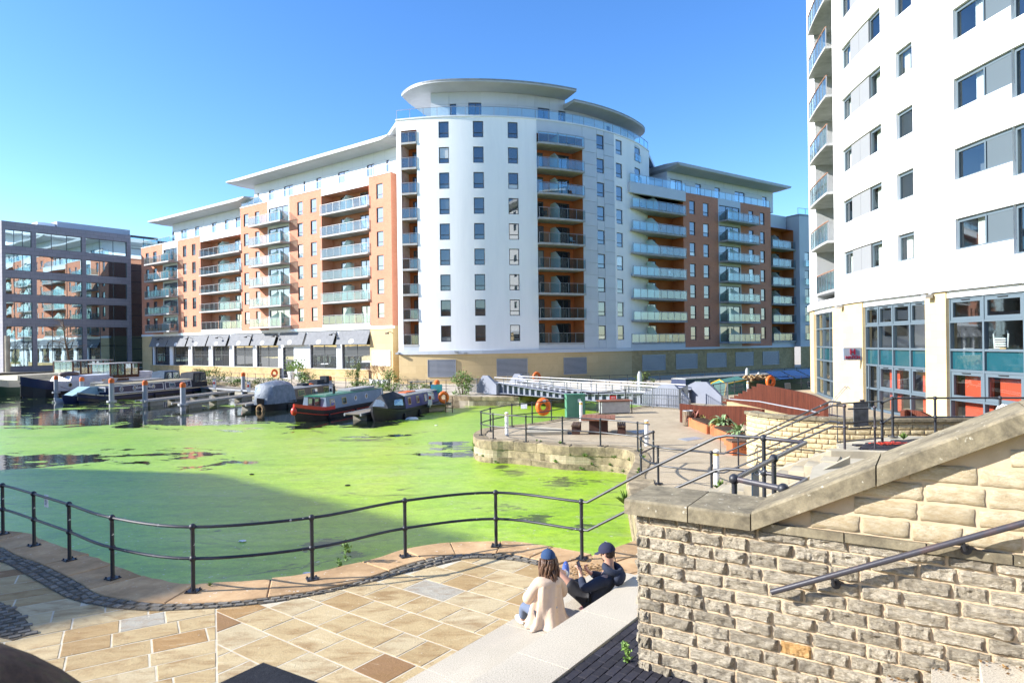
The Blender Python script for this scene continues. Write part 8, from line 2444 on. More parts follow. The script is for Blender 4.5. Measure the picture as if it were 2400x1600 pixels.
# tufts in the joints of the quay walls and paving
tuft = MB(); rg = random.Random(9)
for i in range(26):
    a = rg.uniform(-1.1, 1.1); b = rg.uniform(-.9, .9); L_ = rg.uniform(0.5, 1.0)
    Mx = Matrix.Rotation(rg.uniform(0, 6.3), 4, 'Z') @ Matrix.Rotation(a, 4, 'Y')
    tuft.add([Mx @ Vector(p) for p in ((-0.06, 0, 0), (0.06, 0, 0), (0.10, 0.02, L_ * 0.6), (0, 0.05, L_))], [(0, 1, 2, 3)])
tuft = tuft.mesh('tuft', False); tuft.materials.append(M['leaf_b'])
tf = thing('wall_weeds', 'small green weeds sprouting from the middle quay wall joints', 'weeds', (0, 27, -0.6), kind='stuff')
for i in range(46):
    s_ = rg.uniform(0.8, ne.L - 0.6); p = ne.at(s_); n_ = -ne.nrm(s_); z = rg.choice((-0.46, -0.80, -0.46, -0.8, -1.0, -0.05)) + rg.uniform(-.02, .02)
    k = rg.uniform(0.05, 0.2); p = p + n_ * (0.03 if z < -0.1 else -0.3)
    part('tuft', tuft, None, tf, Matrix.Translation((p.x, p.y, z)) @ Matrix.Rotation(rg.uniform(0, 6), 4, 'Z') @ Matrix.Diagonal((k, k, k, 1)))
for lab, u, v, z, k in (('grass tuft at the foot of the railing post on the near quay', 492, 1372, 0.03, 0.07), ('grass tuft on the landing beside the gate', 2118, 1028, 1.37, 0.2), ('weed clump at the foot of the plaza stair bollard', 1690, 1150, ZP, 0.35), ('trailing plant on the inlet wall beside the coping corner', 1465, 1180, -0.5, 0.4)):
    p = gp(u, v, z); o = part('weed_clump', tuft, None, None, Matrix.Translation(p) @ Matrix.Diagonal((k, k, k * 1.3, 1))); tag(o, lab, 'weed', 'single weed clumps')
p = gp(806, 1327, 0.0); shrub('leafy weed on the quay edge between two railing posts', (p.x, p.y + 0.1, -0.1), 0.10, 0.10, 0.62, 90, M['leaf'], 91, 'leafy_weed', None, 0.05, False, 'weed')
p = gp(1482, 1552, 0.77); shrub('green weed clump in the dark paving beside the rough wall corner', (p.x - 0.02, p.y + 0.02, 0.77), 0.07, 0.09, 0.22, 160, M['leaf'], 92, 'weed_clump', None, 0.02, False, 'weed')
# pots by the restaurant door and dry planters
for u, v, lab in ((684, 888, 'round pot with a thin shrub left of the restaurant door path'), (702, 889, 'round pot with a thin shrub right of the restaurant door')):
    p = gp(u, v, ZB); root = thing('plant_pot', lab, 'plant pot', (p.x, p.y, ZB), 'restaurant pots')
    part('pot', MB().lathe([(0.35, 0), (0.55, 0.85), (0.6, 0.85), (0.6, 0.98)], (p.x, p.y, ZB), 14), M['white_paint'], root, smooth='auto')
    mb = MB(); rg = random.Random(int(u))
    for i in range(170):
        c_ = Vector((p.x + rg.gauss(0, .42), p.y + rg.gauss(0, .42), ZB + 1.1 + abs(rg.gauss(0.6, .45)))); s_ = rg.uniform(.05, .12); mb.add([c_ + Vector(q_) * s_ for q_ in ((-1, 0, 0), (0, rg.uniform(-1, 1), -1), (1, 0, 0), (0, rg.uniform(-1, 1), 1))], [(0, 1, 2, 3)])
    o = part('foliage', mb, M['leaf_b'], root, recalc=False); o['kind'] = 'stuff'
for k in range(4):
    p = gp(874 + k * 11.5, 901.5, ZB); root = thing('tapered_planter', ('leftmost', 'second', 'third', 'rightmost')[k] + ' of four white tapered planters with dry bushes below the sign board', 'planter', (p.x, p.y, ZB), 'white tapered planters')
    a = 0.28; R_ = Matrix.Translation((p.x, p.y, ZB)) @ Matrix.Rotation(-0.65, 4, 'Z'); h_ = 0.62
    part('box', MB().add([R_ @ Vector(q_) for q_ in ((-a * .7, -a * .7, 0), (a * .7, -a * .7, 0), (a * .7, a * .7, 0), (-a * .7, a * .7, 0), (-a, -a, h_), (a, -a, h_), (a, a, h_), (-a, a, h_))], [(0, 3, 2, 1), (4, 5, 6, 7), (0, 1, 5, 4), (1, 2, 6, 5), (2, 3, 7, 6), (3, 0, 4, 7)]), M['white_paint'], root)
    mb = MB(); rg = random.Random(k + 70)
    def twig(p0, d, L_, r, lv):
        p1 = p0 + d * L_; mb.tube([p0, p1], [r, r * 0.6], 4, caps=False)
        if lv:
            for _ in range(3): twig(p1, (d + Vector((rg.gauss(0, .5), rg.gauss(0, .5), rg.gauss(0.1, .3)))).normalized(), L_ * 0.7, r * 0.6, lv - 1)
    for _ in range(3): twig(Vector((p.x, p.y, ZB + 0.55)), Vector((rg.gauss(0, .3), rg.gauss(0, .3), 1)).normalized(), 0.65, 0.03, 4)
    o = part('dry_branches', mb, M['leaf_dry'], root); o['kind'] = 'stuff'
# bare tree in front of the office block
bt = gp(166, 866, 0.0); bt = dp(166, 866, 96.0)
tr = thing('bare_tree', 'leafless slender tree in front of the office block', 'tree', bt)
mb = MB(); mc = MB(); rg = random.Random(21)
base = Vector((bt.x, bt.y, bt.z)); trunk = [base, base + Vector((-0.4, 0, 2.2)), base + Vector((-0.8, 0, 4.4)), base + Vector((-1.0, 0, 6.6)), base + Vector((-1.2, 0, 8.2))]
mb.tube(trunk, [0.17, 0.14, 0.10, 0.06, 0.02], 7)
def br_(p0, d, L_, r, lv):
    p1 = p0 + d * L_ + Vector((0, 0, 0.08 * L_)); mc.tube([p0, p1], [r, r * 0.55], 4, caps=False)
    if lv:
        for _ in range(3): br_(p0.lerp(p1, rg.uniform(.4, 1)), (d + Vector((rg.gauss(0, .55), rg.gauss(0, .55), rg.gauss(0, .4)))).normalized(), L_ * 0.62, r * 0.55, lv - 1)
for k in range(26):
    f = rg.uniform(0.28, 0.98); i = min(3, int(f * 4)); p0 = trunk[i].lerp(trunk[i + 1], f * 4 - i); a = rg.uniform(0, 6.3)
    br_(p0, Vector((cos(a), sin(a), rg.uniform(0.1, 0.7))).normalized(), 1.5 * (1.25 - f), 0.04, 3)
part('trunk', mb, M['bark'], tr, smooth='auto'); o = part('branches', mc, mat('pale_twigs', '#8c7d6c', None, rough=0.9), tr); o['kind'] = 'stuff'
# far terrace bench on the towpath and floating litter
tb_ = gp(985, 913, ZB); tbn = thing('towpath_bench', 'blue-grey bench on the towpath left of the blue pile sign', 'bench', (tb_.x, tb_.y, ZB))
R_ = Matrix.Translation((tb_.x, tb_.y + 0.6, ZB)) @ Matrix.Rotation(-0.15, 4, 'Z')
for k in range(4): part('slat', MB().b2((-1.2, -0.3 + k * 0.16, 0.72), (1.2, -0.17 + k * 0.16, 0.78), R_), M['frame_grey'], tbn)
for x in (-1.0, 1.0): part('leg', MB().b2((x - 0.05, -0.3, 0), (x + 0.05, 0.3, 0.72), R_), M['black_iron'], tbn)
rg = random.Random(33)
for u, v, lab in ((815, 1138, 'dark floating debris in the shaded duckweed'), (590, 1112, 'small dark bottle floating in the shaded duckweed'), (966, 982, 'white carrier bag floating by the black-covered boat'), (1022, 997, 'pale blue bottle floating on the duckweed'), (720, 1345, 'small pale litter floating below the railing'), (568, 1269, 'sliver of white plastic floating in the shade')):
    p = gp(u, v, Z_W); k = 0.09 if 'bag' not in lab else 0.4
    mb = MB().ball((p.x, p.y, Z_W + 0.02), k, 9, 6, (1.2, 0.7, 0.35)); mb.v = [(a + rg.uniform(-.3, .3) * k * .4, b + rg.uniform(-.3, .3) * k * .4, c) for a, b, c in mb.v]
    tag(part('floating_litter', mb, M['white_paint'] if ('white' in lab or 'pale' in lab) else M['black']), lab, 'litter', 'floating litter')

# ================================================================== tall building out of frame to the left, whose shadow lies on the water
sb = thing('shade_building', 'tall brick building beyond the left edge whose shadow falls on the duckweed', 'building', (-66, 14, 0))
poly = [(-55.8, 12.7), (-66.8, 22.0), (-77.4, 24.2), (-84, 24.2), (-84, 4.4), (-60.2, 4.4), (-58.0, 6.3)]
part('wall', prism_uv(poly, -0.3, 25.8), M['brick'], sb)

rbk = thing('rear_block', 'low brick terrace behind the viewpoint, seen only as window reflections', 'building', (0, -40, 0))
part('wall', prism_uv([(-70, -30), (70, -30), (70, -48), (-70, -48)], -0.3, 13.0), M['brick'], rbk)
part('roof', MB().prism([(-70.5, -29.5), (70.5, -29.5), (70.5, -48.5), (-70.5, -48.5)], 13.0, 13.4), M['fascia'], rbk)

# ------------------------------------------------------------------ furniture left out on the balconies
fm_ = MB()
for x_ in (-0.2, 0.2):
    for y_ in (-0.2, 0.2): fm_.b2((x_ - 0.02, y_ - 0.02, 0), (x_ + 0.02, y_ + 0.02, 0.44))
fm_.b2((-0.23, -0.23, 0.44), (0.23, 0.23, 0.49)); fm_.b2((-0.23, 0.19, 0.49), (0.23, 0.23, 0.95)); fm_ = fm_.mesh('balcony_chair')
tm_ = MB().lathe([(0.18, 0), (0.03, 0.03), (0.03, 0.66), (0.34, 0.68), (0.34, 0.71)], n=12).mesh('balcony_table')
rg = random.Random(55); fmats = [M['timber'], M['white_paint'], M['black'], M['galv']]
for fac, (a, b), zs, din, wh in ((L, bays['hibay'], [z - 0.48 for z in rows_hi], 0.55, 'deep balcony of the taller left brick part'), (L, bays['lowbay'], [z - 0.48 for z in rows_lo], 0.55, 'deep balcony of the lower left brick part'), (T, sBay, [z - 0.25 for z in rowz], 0.5, 'recessed balcony of the round tower'), (Rf, rbay, [z - 0.28 for z in rrow], 0.5, 'deep balcony of the shaded brick block')):
    for zi, z in enumerate(zs):
        if rg.random() < 0.35: continue
        od = ('lowest', 'second-lowest', 'third', 'fourth', 'fifth', 'sixth', 'seventh', 'eighth', 'ninth')[zi]
        s_ = a + (b - a) * rg.choice((0.18, 0.25, 0.7, 0.8)); mt = rg.choice(fmats)
        Mx = fac.Mx(s_, z, -din) @ Matrix.Rotation(rg.uniform(-1, 1), 4, 'Z')
        tag(part('balcony_chair', fm_, mt, None, Mx), 'chair left out on the ' + od + ' ' + wh, 'chair', 'balcony chairs')
        if rg.random() < 0.5: tag(part('balcony_table', tm_, rg.choice(fmats), None, fac.Mx(s_ + 0.75, z, -din)), 'small round table on the ' + od + ' ' + wh, 'table', 'balcony tables')
# ================================================================== people
def skin_mesh(chain, root_key, sub=2):
    """chain: dict key -> (pos, radius or (rx, ry), parent key)"""
    keys = list(chain); idx = {k: i for i, k in enumerate(keys)}
    me = bpy.data.meshes.new('body')
    me.from_pydata([tuple(chain[k][0]) for k in keys], [(idx[k], idx[chain[k][2]]) for k in keys if chain[k][2]], [])
    o = bpy.data.objects.new('body', me); COL.objects.link(o)
    o.modifiers.new('s', 'SKIN'); 
    lay = me.skin_vertices[0].data if len(me.skin_vertices) else None
    if lay is None:
        bm = bmesh.new(); bm.from_mesh(me); bm.verts.layers.skin.verify(); bm.to_mesh(me); bm.free(); lay = me.skin_vertices[0].data
    for k in keys:
        r = chain[k][1]; lay[idx[k]].radius = r if isinstance(r, (tuple, list)) else (r, r)
        lay[idx[k]].use_root = (k == root_key)
    o.modifiers['s'].use_smooth_shade = True; o.modifiers['s'].branch_smoothing = 0.6
    if sub:
        m_ = o.modifiers.new('d', 'SUBSURF'); m_.levels = sub; m_.render_levels = sub
    dg = bpy.context.evaluated_depsgraph_get(); dg.update()
    out = bpy.data.meshes.new_from_object(o.evaluated_get(dg))
    bpy.data.objects.remove(o); bpy.data.meshes.remove(me)
    out['sm'] = 1
    return out
class Fig:
    def __init__(s, base, fwd, k=1.0):
        s.k = k; s.b = Vector(base); s.f = Vector((fwd[0], fwd[1], 0)).normalized(); s.r = Vector((s.f.y, -s.f.x, 0))
    def p(s, f, r, u): return s.b + (s.f * f + s.r * r + Vector((0, 0, u))) * s.k
    def M(s, f, r, u):
        p = s.p(f, r, u)
        return Matrix(((s.f.x, -s.r.x, 0, p.x), (s.f.y, -s.r.y, 0, p.y), (0, 0, 1, p.z), (0, 0, 0, 1)))   # x fwd, y left, z up
skin_m = mat('skin', (0.58, 0.33, 0.23), (0.52, 0.28, 0.19), 5, 0.5)
hair_brown = mat('brown_hair', (0.07, 0.035, 0.02), (0.15, 0.08, 0.045), 10, 0.5)
hair_dark = mat('short_dark_hair', (0.05, 0.03, 0.02), None, rough=0.7)
coat_m = mat('beige_coat', (0.62, 0.47, 0.34), (0.55, 0.40, 0.28), 4, 0.9, bump=0.35, bscale=14, bdist=0.03)
navy_fleece = mat('navy_fleece', (0.016, 0.022, 0.04), (0.028, 0.036, 0.06), 6, 0.95, bump=0.3, bscale=60, bdist=0.01)
black_cloth = mat('black_shorts_cloth', (0.010, 0.010, 0.012), (0.02, 0.02, 0.024), 8, 0.7, bump=0.3, bscale=20, bdist=0.01)
cap_blue = mat('blue_cap_cloth', (0.022, 0.055, 0.13), None, rough=0.9); cap_navy = mat('navy_cap_cloth', (0.02, 0.022, 0.05), None, rough=0.9)
jeans = mat('grey_blue_jeans', (0.12, 0.15, 0.22), None, rough=0.9)
shoe_w = mat('white_shoe', (0.7, 0.7, 0.68), None, rough=0.6); shoe_b = mat('blue_shoe', (0.05, 0.09, 0.28), None, rough=0.6)
def smooth_part(name, me, mt, root, M_=None):
    o = part(name, me, mt, root, M_, smooth=True); return o
def cap(root, Mh, mt, r=0.105, brim=0.0, sc=(1.16, 0.98, 1.0)):
    mb = MB(); n, m_ = 18, 7; vs = []; fs = []
    for j in range(m_ + 1):
        t = (pi / 2) * j / m_
        for i in range(n):
            a = 2 * pi * i / n
            vs.append(Mh @ Vector((r * sc[0] * cos(a) * cos(t), r * sc[1] * sin(a) * cos(t), r * sc[2] * sin(t) * 1.05 - (0.012 if j == 0 else 0))))
    for j in range(m_):
        for i in range(n): fs.append((j * n + i, j * n + (i + 1) % n, (j + 1) * n + (i + 1) % n, (j + 1) * n + i))
    mb.add(vs, fs); o = smooth_part('cap', mb, mt, root)
    mb = MB(); vs = []
    for k in range(9):
        a = radians(-62 + 124 * k / 8) + brim
        c, s_ = cos(a), sin(a)
        vs += [Mh @ Vector((r * sc[0] * c * 0.98, r * sc[1] * s_ * 0.98, 0.0)), Mh @ Vector((r * sc[0] * c + 0.075 * cos(brim) * cos(a - brim) ** 0.6, r * sc[1] * s_ + 0.075 * sin(brim), -0.018 - 0.01 * abs(sin(a - brim)))), Mh @ Vector((r * sc[0] * c * 0.98, r * sc[1] * s_ * 0.98, -0.008))]
    mb.add(vs, [(3 * k, 3 * k + 1, 3 * k + 4, 3 * k + 3) for k in range(8)] + [(3 * k + 2, 3 * k + 5, 3 * k + 4, 3 * k + 1) for k in range(8)])
    part('brim', mb, mt, o)
    part('button', MB().ball(Mh @ Vector((0, 0, r * 1.06)), 0.011, 8, 5), mt, o)
    return o
def face(root, Mh, beard=None):
    part('nose', MB().add([Mh @ Vector(p) for p in ((0.097, 0, 0.012), (0.122, 0, -0.028), (0.094, -0.017, -0.034), (0.094, 0.017, -0.034))], [(0, 1, 2), (0, 3, 1), (1, 3, 2)]), skin_m, root)
    for y in (-0.034, 0.034): part('eye', MB().ball(Mh @ Vector((0.088, y, 0.012)), 0.012, 8, 6), M['white_paint'], root)
    part('mouth', MB().ball(Mh @ Vector((0.086, 0, -0.062)), 0.02, 8, 5, (0.5, 1.1, 0.35)), mat('lips', (0.4, 0.14, 0.11), None) if 'lips' not in bpy.data.materials else bpy.data.materials['lips'], root)
    for y in (-1, 1): part('ear', MB().ball(Mh @ Vector((-0.004, y * 0.082, -0.012)), 0.032, 8, 6, (0.55, 0.3, 1.0)), skin_m, root, smooth=True)
def hand_chain(ch, pre, wrist_key, w, d, up, spread, curl=0.6, side=1):
    """palm, four fingers and a thumb leaving the side of the palm; d = pointing direction, up = back of hand, spread = across the palm"""
    d, up, spread = d.normalized(), up.normalized(), spread.normalized()
    palm = w + d * 0.055
    ch[pre + 'palm'] = (palm, (0.030, 0.020), wrist_key)
    for i in range(4):
        o_ = spread * ((i - 1.5) * 0.019); L_ = (0.036, 0.042, 0.039, 0.031)[i]
        a = palm + d * 0.035 + o_; b = a + d * L_ * 0.8 - up * (0.018 * curl); c = b + d * L_ * 0.4 - up * (0.032 * curl)
        ch[pre + 'f%da' % i] = (a, 0.0095, pre + 'palm'); ch[pre + 'f%db' % i] = (b, 0.0085, pre + 'f%da' % i); ch[pre + 'f%dc' % i] = (c, 0.0075, pre + 'f%db' % i)
    ta = palm - d * 0.02 + spread * (0.036 * side); tb = ta + d * 0.032 + spread * (0.012 * side) - up * 0.012
    ch[pre + 'ta'] = (ta, 0.011, pre + 'palm'); ch[pre + 'tb'] = (tb, 0.009, pre + 'ta')

# ------------------------------------------------------------------ seated person in the beige coat
wm = Fig((0.42, 8.84, 0.40), (-0.42, 0.907), 0.88)
pw_ = thing('person', 'person with long brown hair in beige coat and blue cap seated on the steps', 'person', wm.b, 'people on the quay')
HW = wm.M(0.12, 0.10, 0.90)
ch = {'pel': (wm.p(0.0, 0, 0.13), (0.15, 0.12), None), 'sp1': (wm.p(0.03, 0.02, 0.32), (0.125, 0.10), 'pel'), 'ch': (wm.p(0.07, 0.05, 0.52), (0.14, 0.10), 'sp1'), 'nk': (wm.p(0.10, 0.08, 0.70), 0.055, 'ch'), 'hd0': (wm.p(0.125, 0.095, 0.82), (0.072, 0.085), 'nk'), 'hd1': (wm.p(0.125, 0.10, 0.92), (0.08, 0.092), 'hd0'), 'hd2': (wm.p(0.11, 0.10, 0.99), (0.05, 0.06), 'hd1')}
for s_, nm in ((-1, 'l'), (1, 'r')):
    ch[nm + 'sh'] = (wm.p(0.07, 0.05 + s_ * 0.17, 0.58), 0.06, 'ch'); ch[nm + 'el'] = (wm.p(0.10, 0.04 + s_ * 0.30, 0.34), 0.045, nm + 'sh'); ch[nm + 'wr'] = (wm.p(0.33, 0.02 + s_ * 0.17, 0.36), 0.03, nm + 'el')
    ch[nm + 'hip'] = (wm.p(0.04, s_ * 0.09, 0.10), 0.09, 'pel'); ch[nm + 'kn'] = (wm.p(0.43, s_ * 0.17, 0.14), 0.06, nm + 'hip'); ch[nm + 'an'] = (wm.p(0.52, s_ * 0.16, -0.16), 0.04, nm + 'kn'); ch[nm + 'to'] = (wm.p(0.68, s_ * 0.17, -0.19), 0.03, nm + 'an')
    hand_chain(ch, nm + 'h', nm + 'wr', ch[nm + 'wr'][0], wm.f * 0.6 - wm.r * s_ * 0.8, Vector((0, 0, 1)), wm.f * 0.8 + wm.r * s_ * 0.5, 0.8, 1)
smooth_part('body', skin_mesh(ch, 'pel'), skin_m, pw_)
# jeans and shoes
cj = {'pel': (wm.p(0.0, 0, 0.12), (0.16, 0.125), None)}
for s_, nm in ((-1, 'l'), (1, 'r')):
    cj[nm + 'hip'] = (wm.p(0.05, s_ * 0.09, 0.10), 0.10, 'pel'); cj[nm + 'kn'] = (wm.p(0.43, s_ * 0.17, 0.14), 0.075, nm + 'hip'); cj[nm + 'an'] = (wm.p(0.515, s_ * 0.16, -0.12), 0.062, nm + 'kn')
    part('shoe', MB().ball((0, 0, 0), 1, 12, 8, (0.14, 0.05, 0.05), wm.M(0.60, s_ * 0.165, -0.155)), shoe_w, pw_, smooth=True)
smooth_part('jeans', skin_mesh(cj, 'pel'), jeans, pw_)
# coat: rings following the spine, gathered folds
mb = MB(); rings = []
prof = [(0.62, 0.09, 0.085, 0.10, 0.075), (0.645, 0.10, 0.10, 0.095, 0.07), (0.62, 0.20, 0.13, 0.07, 0.05), (0.56, 0.235, 0.155, 0.06, 0.05), (0.45, 0.245, 0.17, 0.05, 0.045), (0.30, 0.25, 0.185, 0.035, 0.03), (0.17, 0.275, 0.21, 0.0, 0.01), (0.07, 0.31, 0.25, -0.02, 0.0), (0.015, 0.36, 0.29, -0.03, -0.01), (-0.03, 0.37, 0.30, -0.03, -0.02)]
n = 72
for j, (z, rr_, rf, of, orr) in enumerate(prof):
    row = []
    for i in range(n):
        a = 2 * pi * i / n
        fold = 1 + (0.07 + 0.14 * (j / 9.0)) * noise.noise(Vector((cos(a) * 2.6, sin(a) * 2.6, z * 2.2 + 4))) * 1.6 + 0.05 * sin(a * 8 + z * 7) + 0.02 * sin(a * 17 + z * 3) * (j / 9.0)
        row.append(wm.p(of + rf * cos(a) * fold, orr + rr_ * sin(a) * fold, max(z, 0.012 if (rf * cos(a) + of) < 0.16 else z)))
    rings.append(row)
vs = [p for r in rings for p in r]; fs = []
for j in range(len(rings) - 1):
    for i in range(n): fs.append((j * n + i, j * n + (i + 1) % n, (j + 1) * n + (i + 1) % n, (j + 1) * n + i))
mb.add(vs, fs); ct = smooth_part('coat', mb, coat_m, pw_)
cs_ = {'ch': (wm.p(0.06, 0.05, 0.50), (0.16, 0.12), None)}
for s_, nm in ((-1, 'l'), (1, 'r')):
    cs_[nm + 'sh'] = (wm.p(0.06, 0.05 + s_ * 0.18, 0.57), 0.085, 'ch'); cs_[nm + 'm'] = (wm.p(0.07, 0.045 + s_ * 0.255, 0.46), 0.085, nm + 'sh'); cs_[nm + 'el'] = (wm.p(0.09, 0.04 + s_ * 0.315, 0.335), 0.085, nm + 'm'); cs_[nm + 'f'] = (wm.p(0.20, 0.03 + s_ * 0.25, 0.34), 0.075, nm + 'el'); cs_[nm + 'wr'] = (wm.p(0.30, 0.02 + s_ * 0.19, 0.355), 0.062, nm + 'f')
smooth_part('sleeves', skin_mesh(cs_, 'ch'), coat_m, ct)
part('back_seam', MB().tube([wm.p(-0.035, 0.05, 0.62), wm.p(-0.105, 0.06, 0.5), wm.p(-0.14, 0.075, 0.3), wm.p(-0.19, 0.09, 0.12), wm.p(-0.25, 0.10, 0.03)], 0.008, 5), mat('coat_seam', (0.45, 0.33, 0.22), None, rough=0.9), ct)
for k in range(3): part('button', MB().ball(wm.p(-0.13 - 0.03 * k, 0.085, 0.40 - 0.14 * k), 0.014, 8, 5), M['galv'], ct)
# back belt
# hair
mb = MB(); rg = random.Random(4)
mb.ball((0, 0, 0), 1, 16, 10, (0.097, 0.085, 0.10), HW @ Matrix.Translation((-0.012, 0, 0.01)))
for k in range(60):
    a = radians(rg.uniform(75, 285)); r0 = 0.078
    p0 = HW @ Vector((r0 * 1.05 * cos(a), r0 * sin(a), rg.uniform(-0.02, 0.04)))
    out = Vector((cos(a), sin(a))); L_ = rg.uniform(0.24, 0.44); ph = rg.uniform(0, 6)
    pts = []
    for i in range(8):
        t = i / 7
        q_ = HW @ Vector(((r0 + 0.03 * t + 0.035 * sin(3 * t * pi + ph)) * 1.1 * cos(a) - 0.03 * t, (r0 + 0.045 * sin(pi * t * 0.9)) * sin(a) * (1.25 - 0.45 * t) + 0.015 * sin(5 * t + ph), 0.02 - L_ * t - 0.0))
        pts.append(q_)
    mb.tube(pts, [0.014, 0.015, 0.015, 0.014, 0.013, 0.011, 0.009, 0.004], 6)
smooth_part('hair', mb, hair_brown, pw_)
cap(pw_, HW @ Matrix.Translation((0.0, 0, 0.035)) @ Matrix.Rotation(0.12, 4, 'Y'), cap_blue, 0.100, -0.35)
face(pw_, HW)

# ------------------------------------------------------------------ reclining person with the phone
mn = Fig((1.10, 9.30, 0.40), (-0.83, 0.557))
pm_ = thing('person', 'person in navy hoodie and black shorts reclining on the steps with a phone', 'person', mn.b, 'people on the quay')
HM = mn.M(-0.22, 0.02, 0.80)
HM = HM @ Matrix.Rotation(0.25, 4, 'Y')
chest = mn.p(-0.24, 0, 0.45)
ch = {'pel': (mn.p(0.0, 0, 0.11), (0.15, 0.12), None), 'sp1': (mn.p(-0.14, 0, 0.27), (0.13, 0.11), 'pel'), 'ch': (chest, (0.15, 0.115), 'sp1'), 'nk': (mn.p(-0.26, 0.01, 0.62), 0.06, 'ch'), 'hd0': (mn.p(-0.225, 0.02, 0.73), (0.07, 0.085), 'nk'), 'hd1': (mn.p(-0.22, 0.02, 0.83), (0.078, 0.092), 'hd0'), 'hd2': (mn.p(-0.235, 0.02, 0.895), (0.05, 0.06), 'hd1')}
LE = {'lsh': mn.p(-0.27, -0.19, 0.50), 'lel': mn.p(0.0, -0.27, 0.33), 'lwr': mn.p(0.14, -0.11, 0.46), 'rsh': mn.p(-0.27, 0.19, 0.50), 'rel': mn.p(-0.02, 0.27, 0.34), 'rwr': mn.p(0.11, 0.07, 0.45)}
for nm, s_ in (('l', -1), ('r', 1)):
    ch[nm + 'sh'] = (LE[nm + 'sh'], 0.065, 'ch'); ch[nm + 'el'] = (LE[nm + 'el'], 0.048, nm + 'sh'); ch[nm + 'wr'] = (LE[nm + 'wr'], 0.031, nm + 'el')
    hand_chain(ch, nm + 'h', nm + 'wr', LE[nm + 'wr'], mn.f * 0.35 + Vector((0, 0, 0.85)) + mn.r * (-0.25 * s_), -mn.f + Vector((0, 0, .2)) if s_ < 0 else mn.f, mn.r, 0.9, -s_)
LK = mn.p(0.50, -0.20, 0.47); LA = mn.p(0.58, 0.24, 0.30); LT = mn.p(0.64, 0.36, 0.40)
RK = mn.p(0.52, 0.16, 0.24); RA = mn.p(0.84, 0.10, -0.14); RT = mn.p(1.0, 0.10, -0.17)
ch['lhip'] = (mn.p(0.05, -0.10, 0.12), 0.10, 'pel'); ch['lth'] = (mn.p(0.28, -0.16, 0.30), 0.085, 'lhip'); ch['lkn'] = (LK, 0.063, 'lth'); ch['lca'] = (LK.lerp(LA, 0.35), 0.062, 'lkn'); ch['lan'] = (LA, 0.040, 'lca'); ch['lto'] = (LT, 0.03, 'lan')
ch['rhip'] = (mn.p(0.05, 0.10, 0.11), 0.10, 'pel'); ch['rkn'] = (RK, 0.065, 'rhip'); ch['rca'] = (RK.lerp(RA, 0.35), 0.060, 'rkn'); ch['ran'] = (RA, 0.040, 'rca'); ch['rto'] = (RT, 0.03, 'ran')
smooth_part('body', skin_mesh(ch, 'pel'), skin_m, pm_)
cs_ = {'pel': (mn.p(-0.03, 0, 0.14), (0.165, 0.135), None), 'lh': (mn.p(0.06, -0.10, 0.14), 0.12, 'pel'), 'lt': (mn.p(0.27, -0.155, 0.295), 0.108, 'lh'), 'le': (mn.p(0.33, -0.17, 0.34), 0.106, 'lt'), 'rh': (mn.p(0.06, 0.10, 0.13), 0.12, 'pel'), 'rt': (mn.p(0.34, 0.14, 0.20), 0.105, 'rh'), 're': (mn.p(0.40, 0.15, 0.215), 0.10, 'rt')}
smooth_part('shorts', skin_mesh(cs_, 'pel'), black_cloth, pm_)
cs_ = {'w0': (mn.p(0.03, 0, 0.13), (0.185, 0.155), None), 'w': (mn.p(-0.05, 0, 0.17), (0.18, 0.15), 'w0'), 's': (mn.p(-0.15, 0, 0.29), (0.165, 0.14), 'w'), 'c': (mn.p(-0.25, 0, 0.46), (0.18, 0.14), 's'), 'n': (mn.p(-0.27, 0, 0.57), (0.12, 0.11), 'c')}
for nm, s_ in (('l', -1), ('r', 1)):
    cs_[nm + 'sh'] = (LE[nm + 'sh'], 0.095, 'c'); cs_[nm + 'm'] = (LE[nm + 'sh'].lerp(LE[nm + 'el'], 0.55), 0.082, nm + 'sh'); cs_[nm + 'el'] = (LE[nm + 'el'], 0.075, nm + 'm'); cs_[nm + 'wr'] = (LE[nm + 'el'].lerp(LE[nm + 'wr'], 0.88), 0.052, nm + 'el')
hood = smooth_part('hoodie', skin_mesh(cs_, 'w0'), navy_fleece, pm_)
Mn = mn.M(-0.30, 0.01, 0.595) @ Matrix.Rotation(-0.35, 4, 'Y')
mb = MB().torus((0, 0, 0), 0.105, 0.045, 22, 10, Mn, (1.05, 1.1, 1.1)); mb.ball((-0.13, 0, -0.07), 0.11, 14, 8, (0.7, 1.15, 1.05), Mn)
part('hood', mb, navy_fleece, hood, smooth=True)
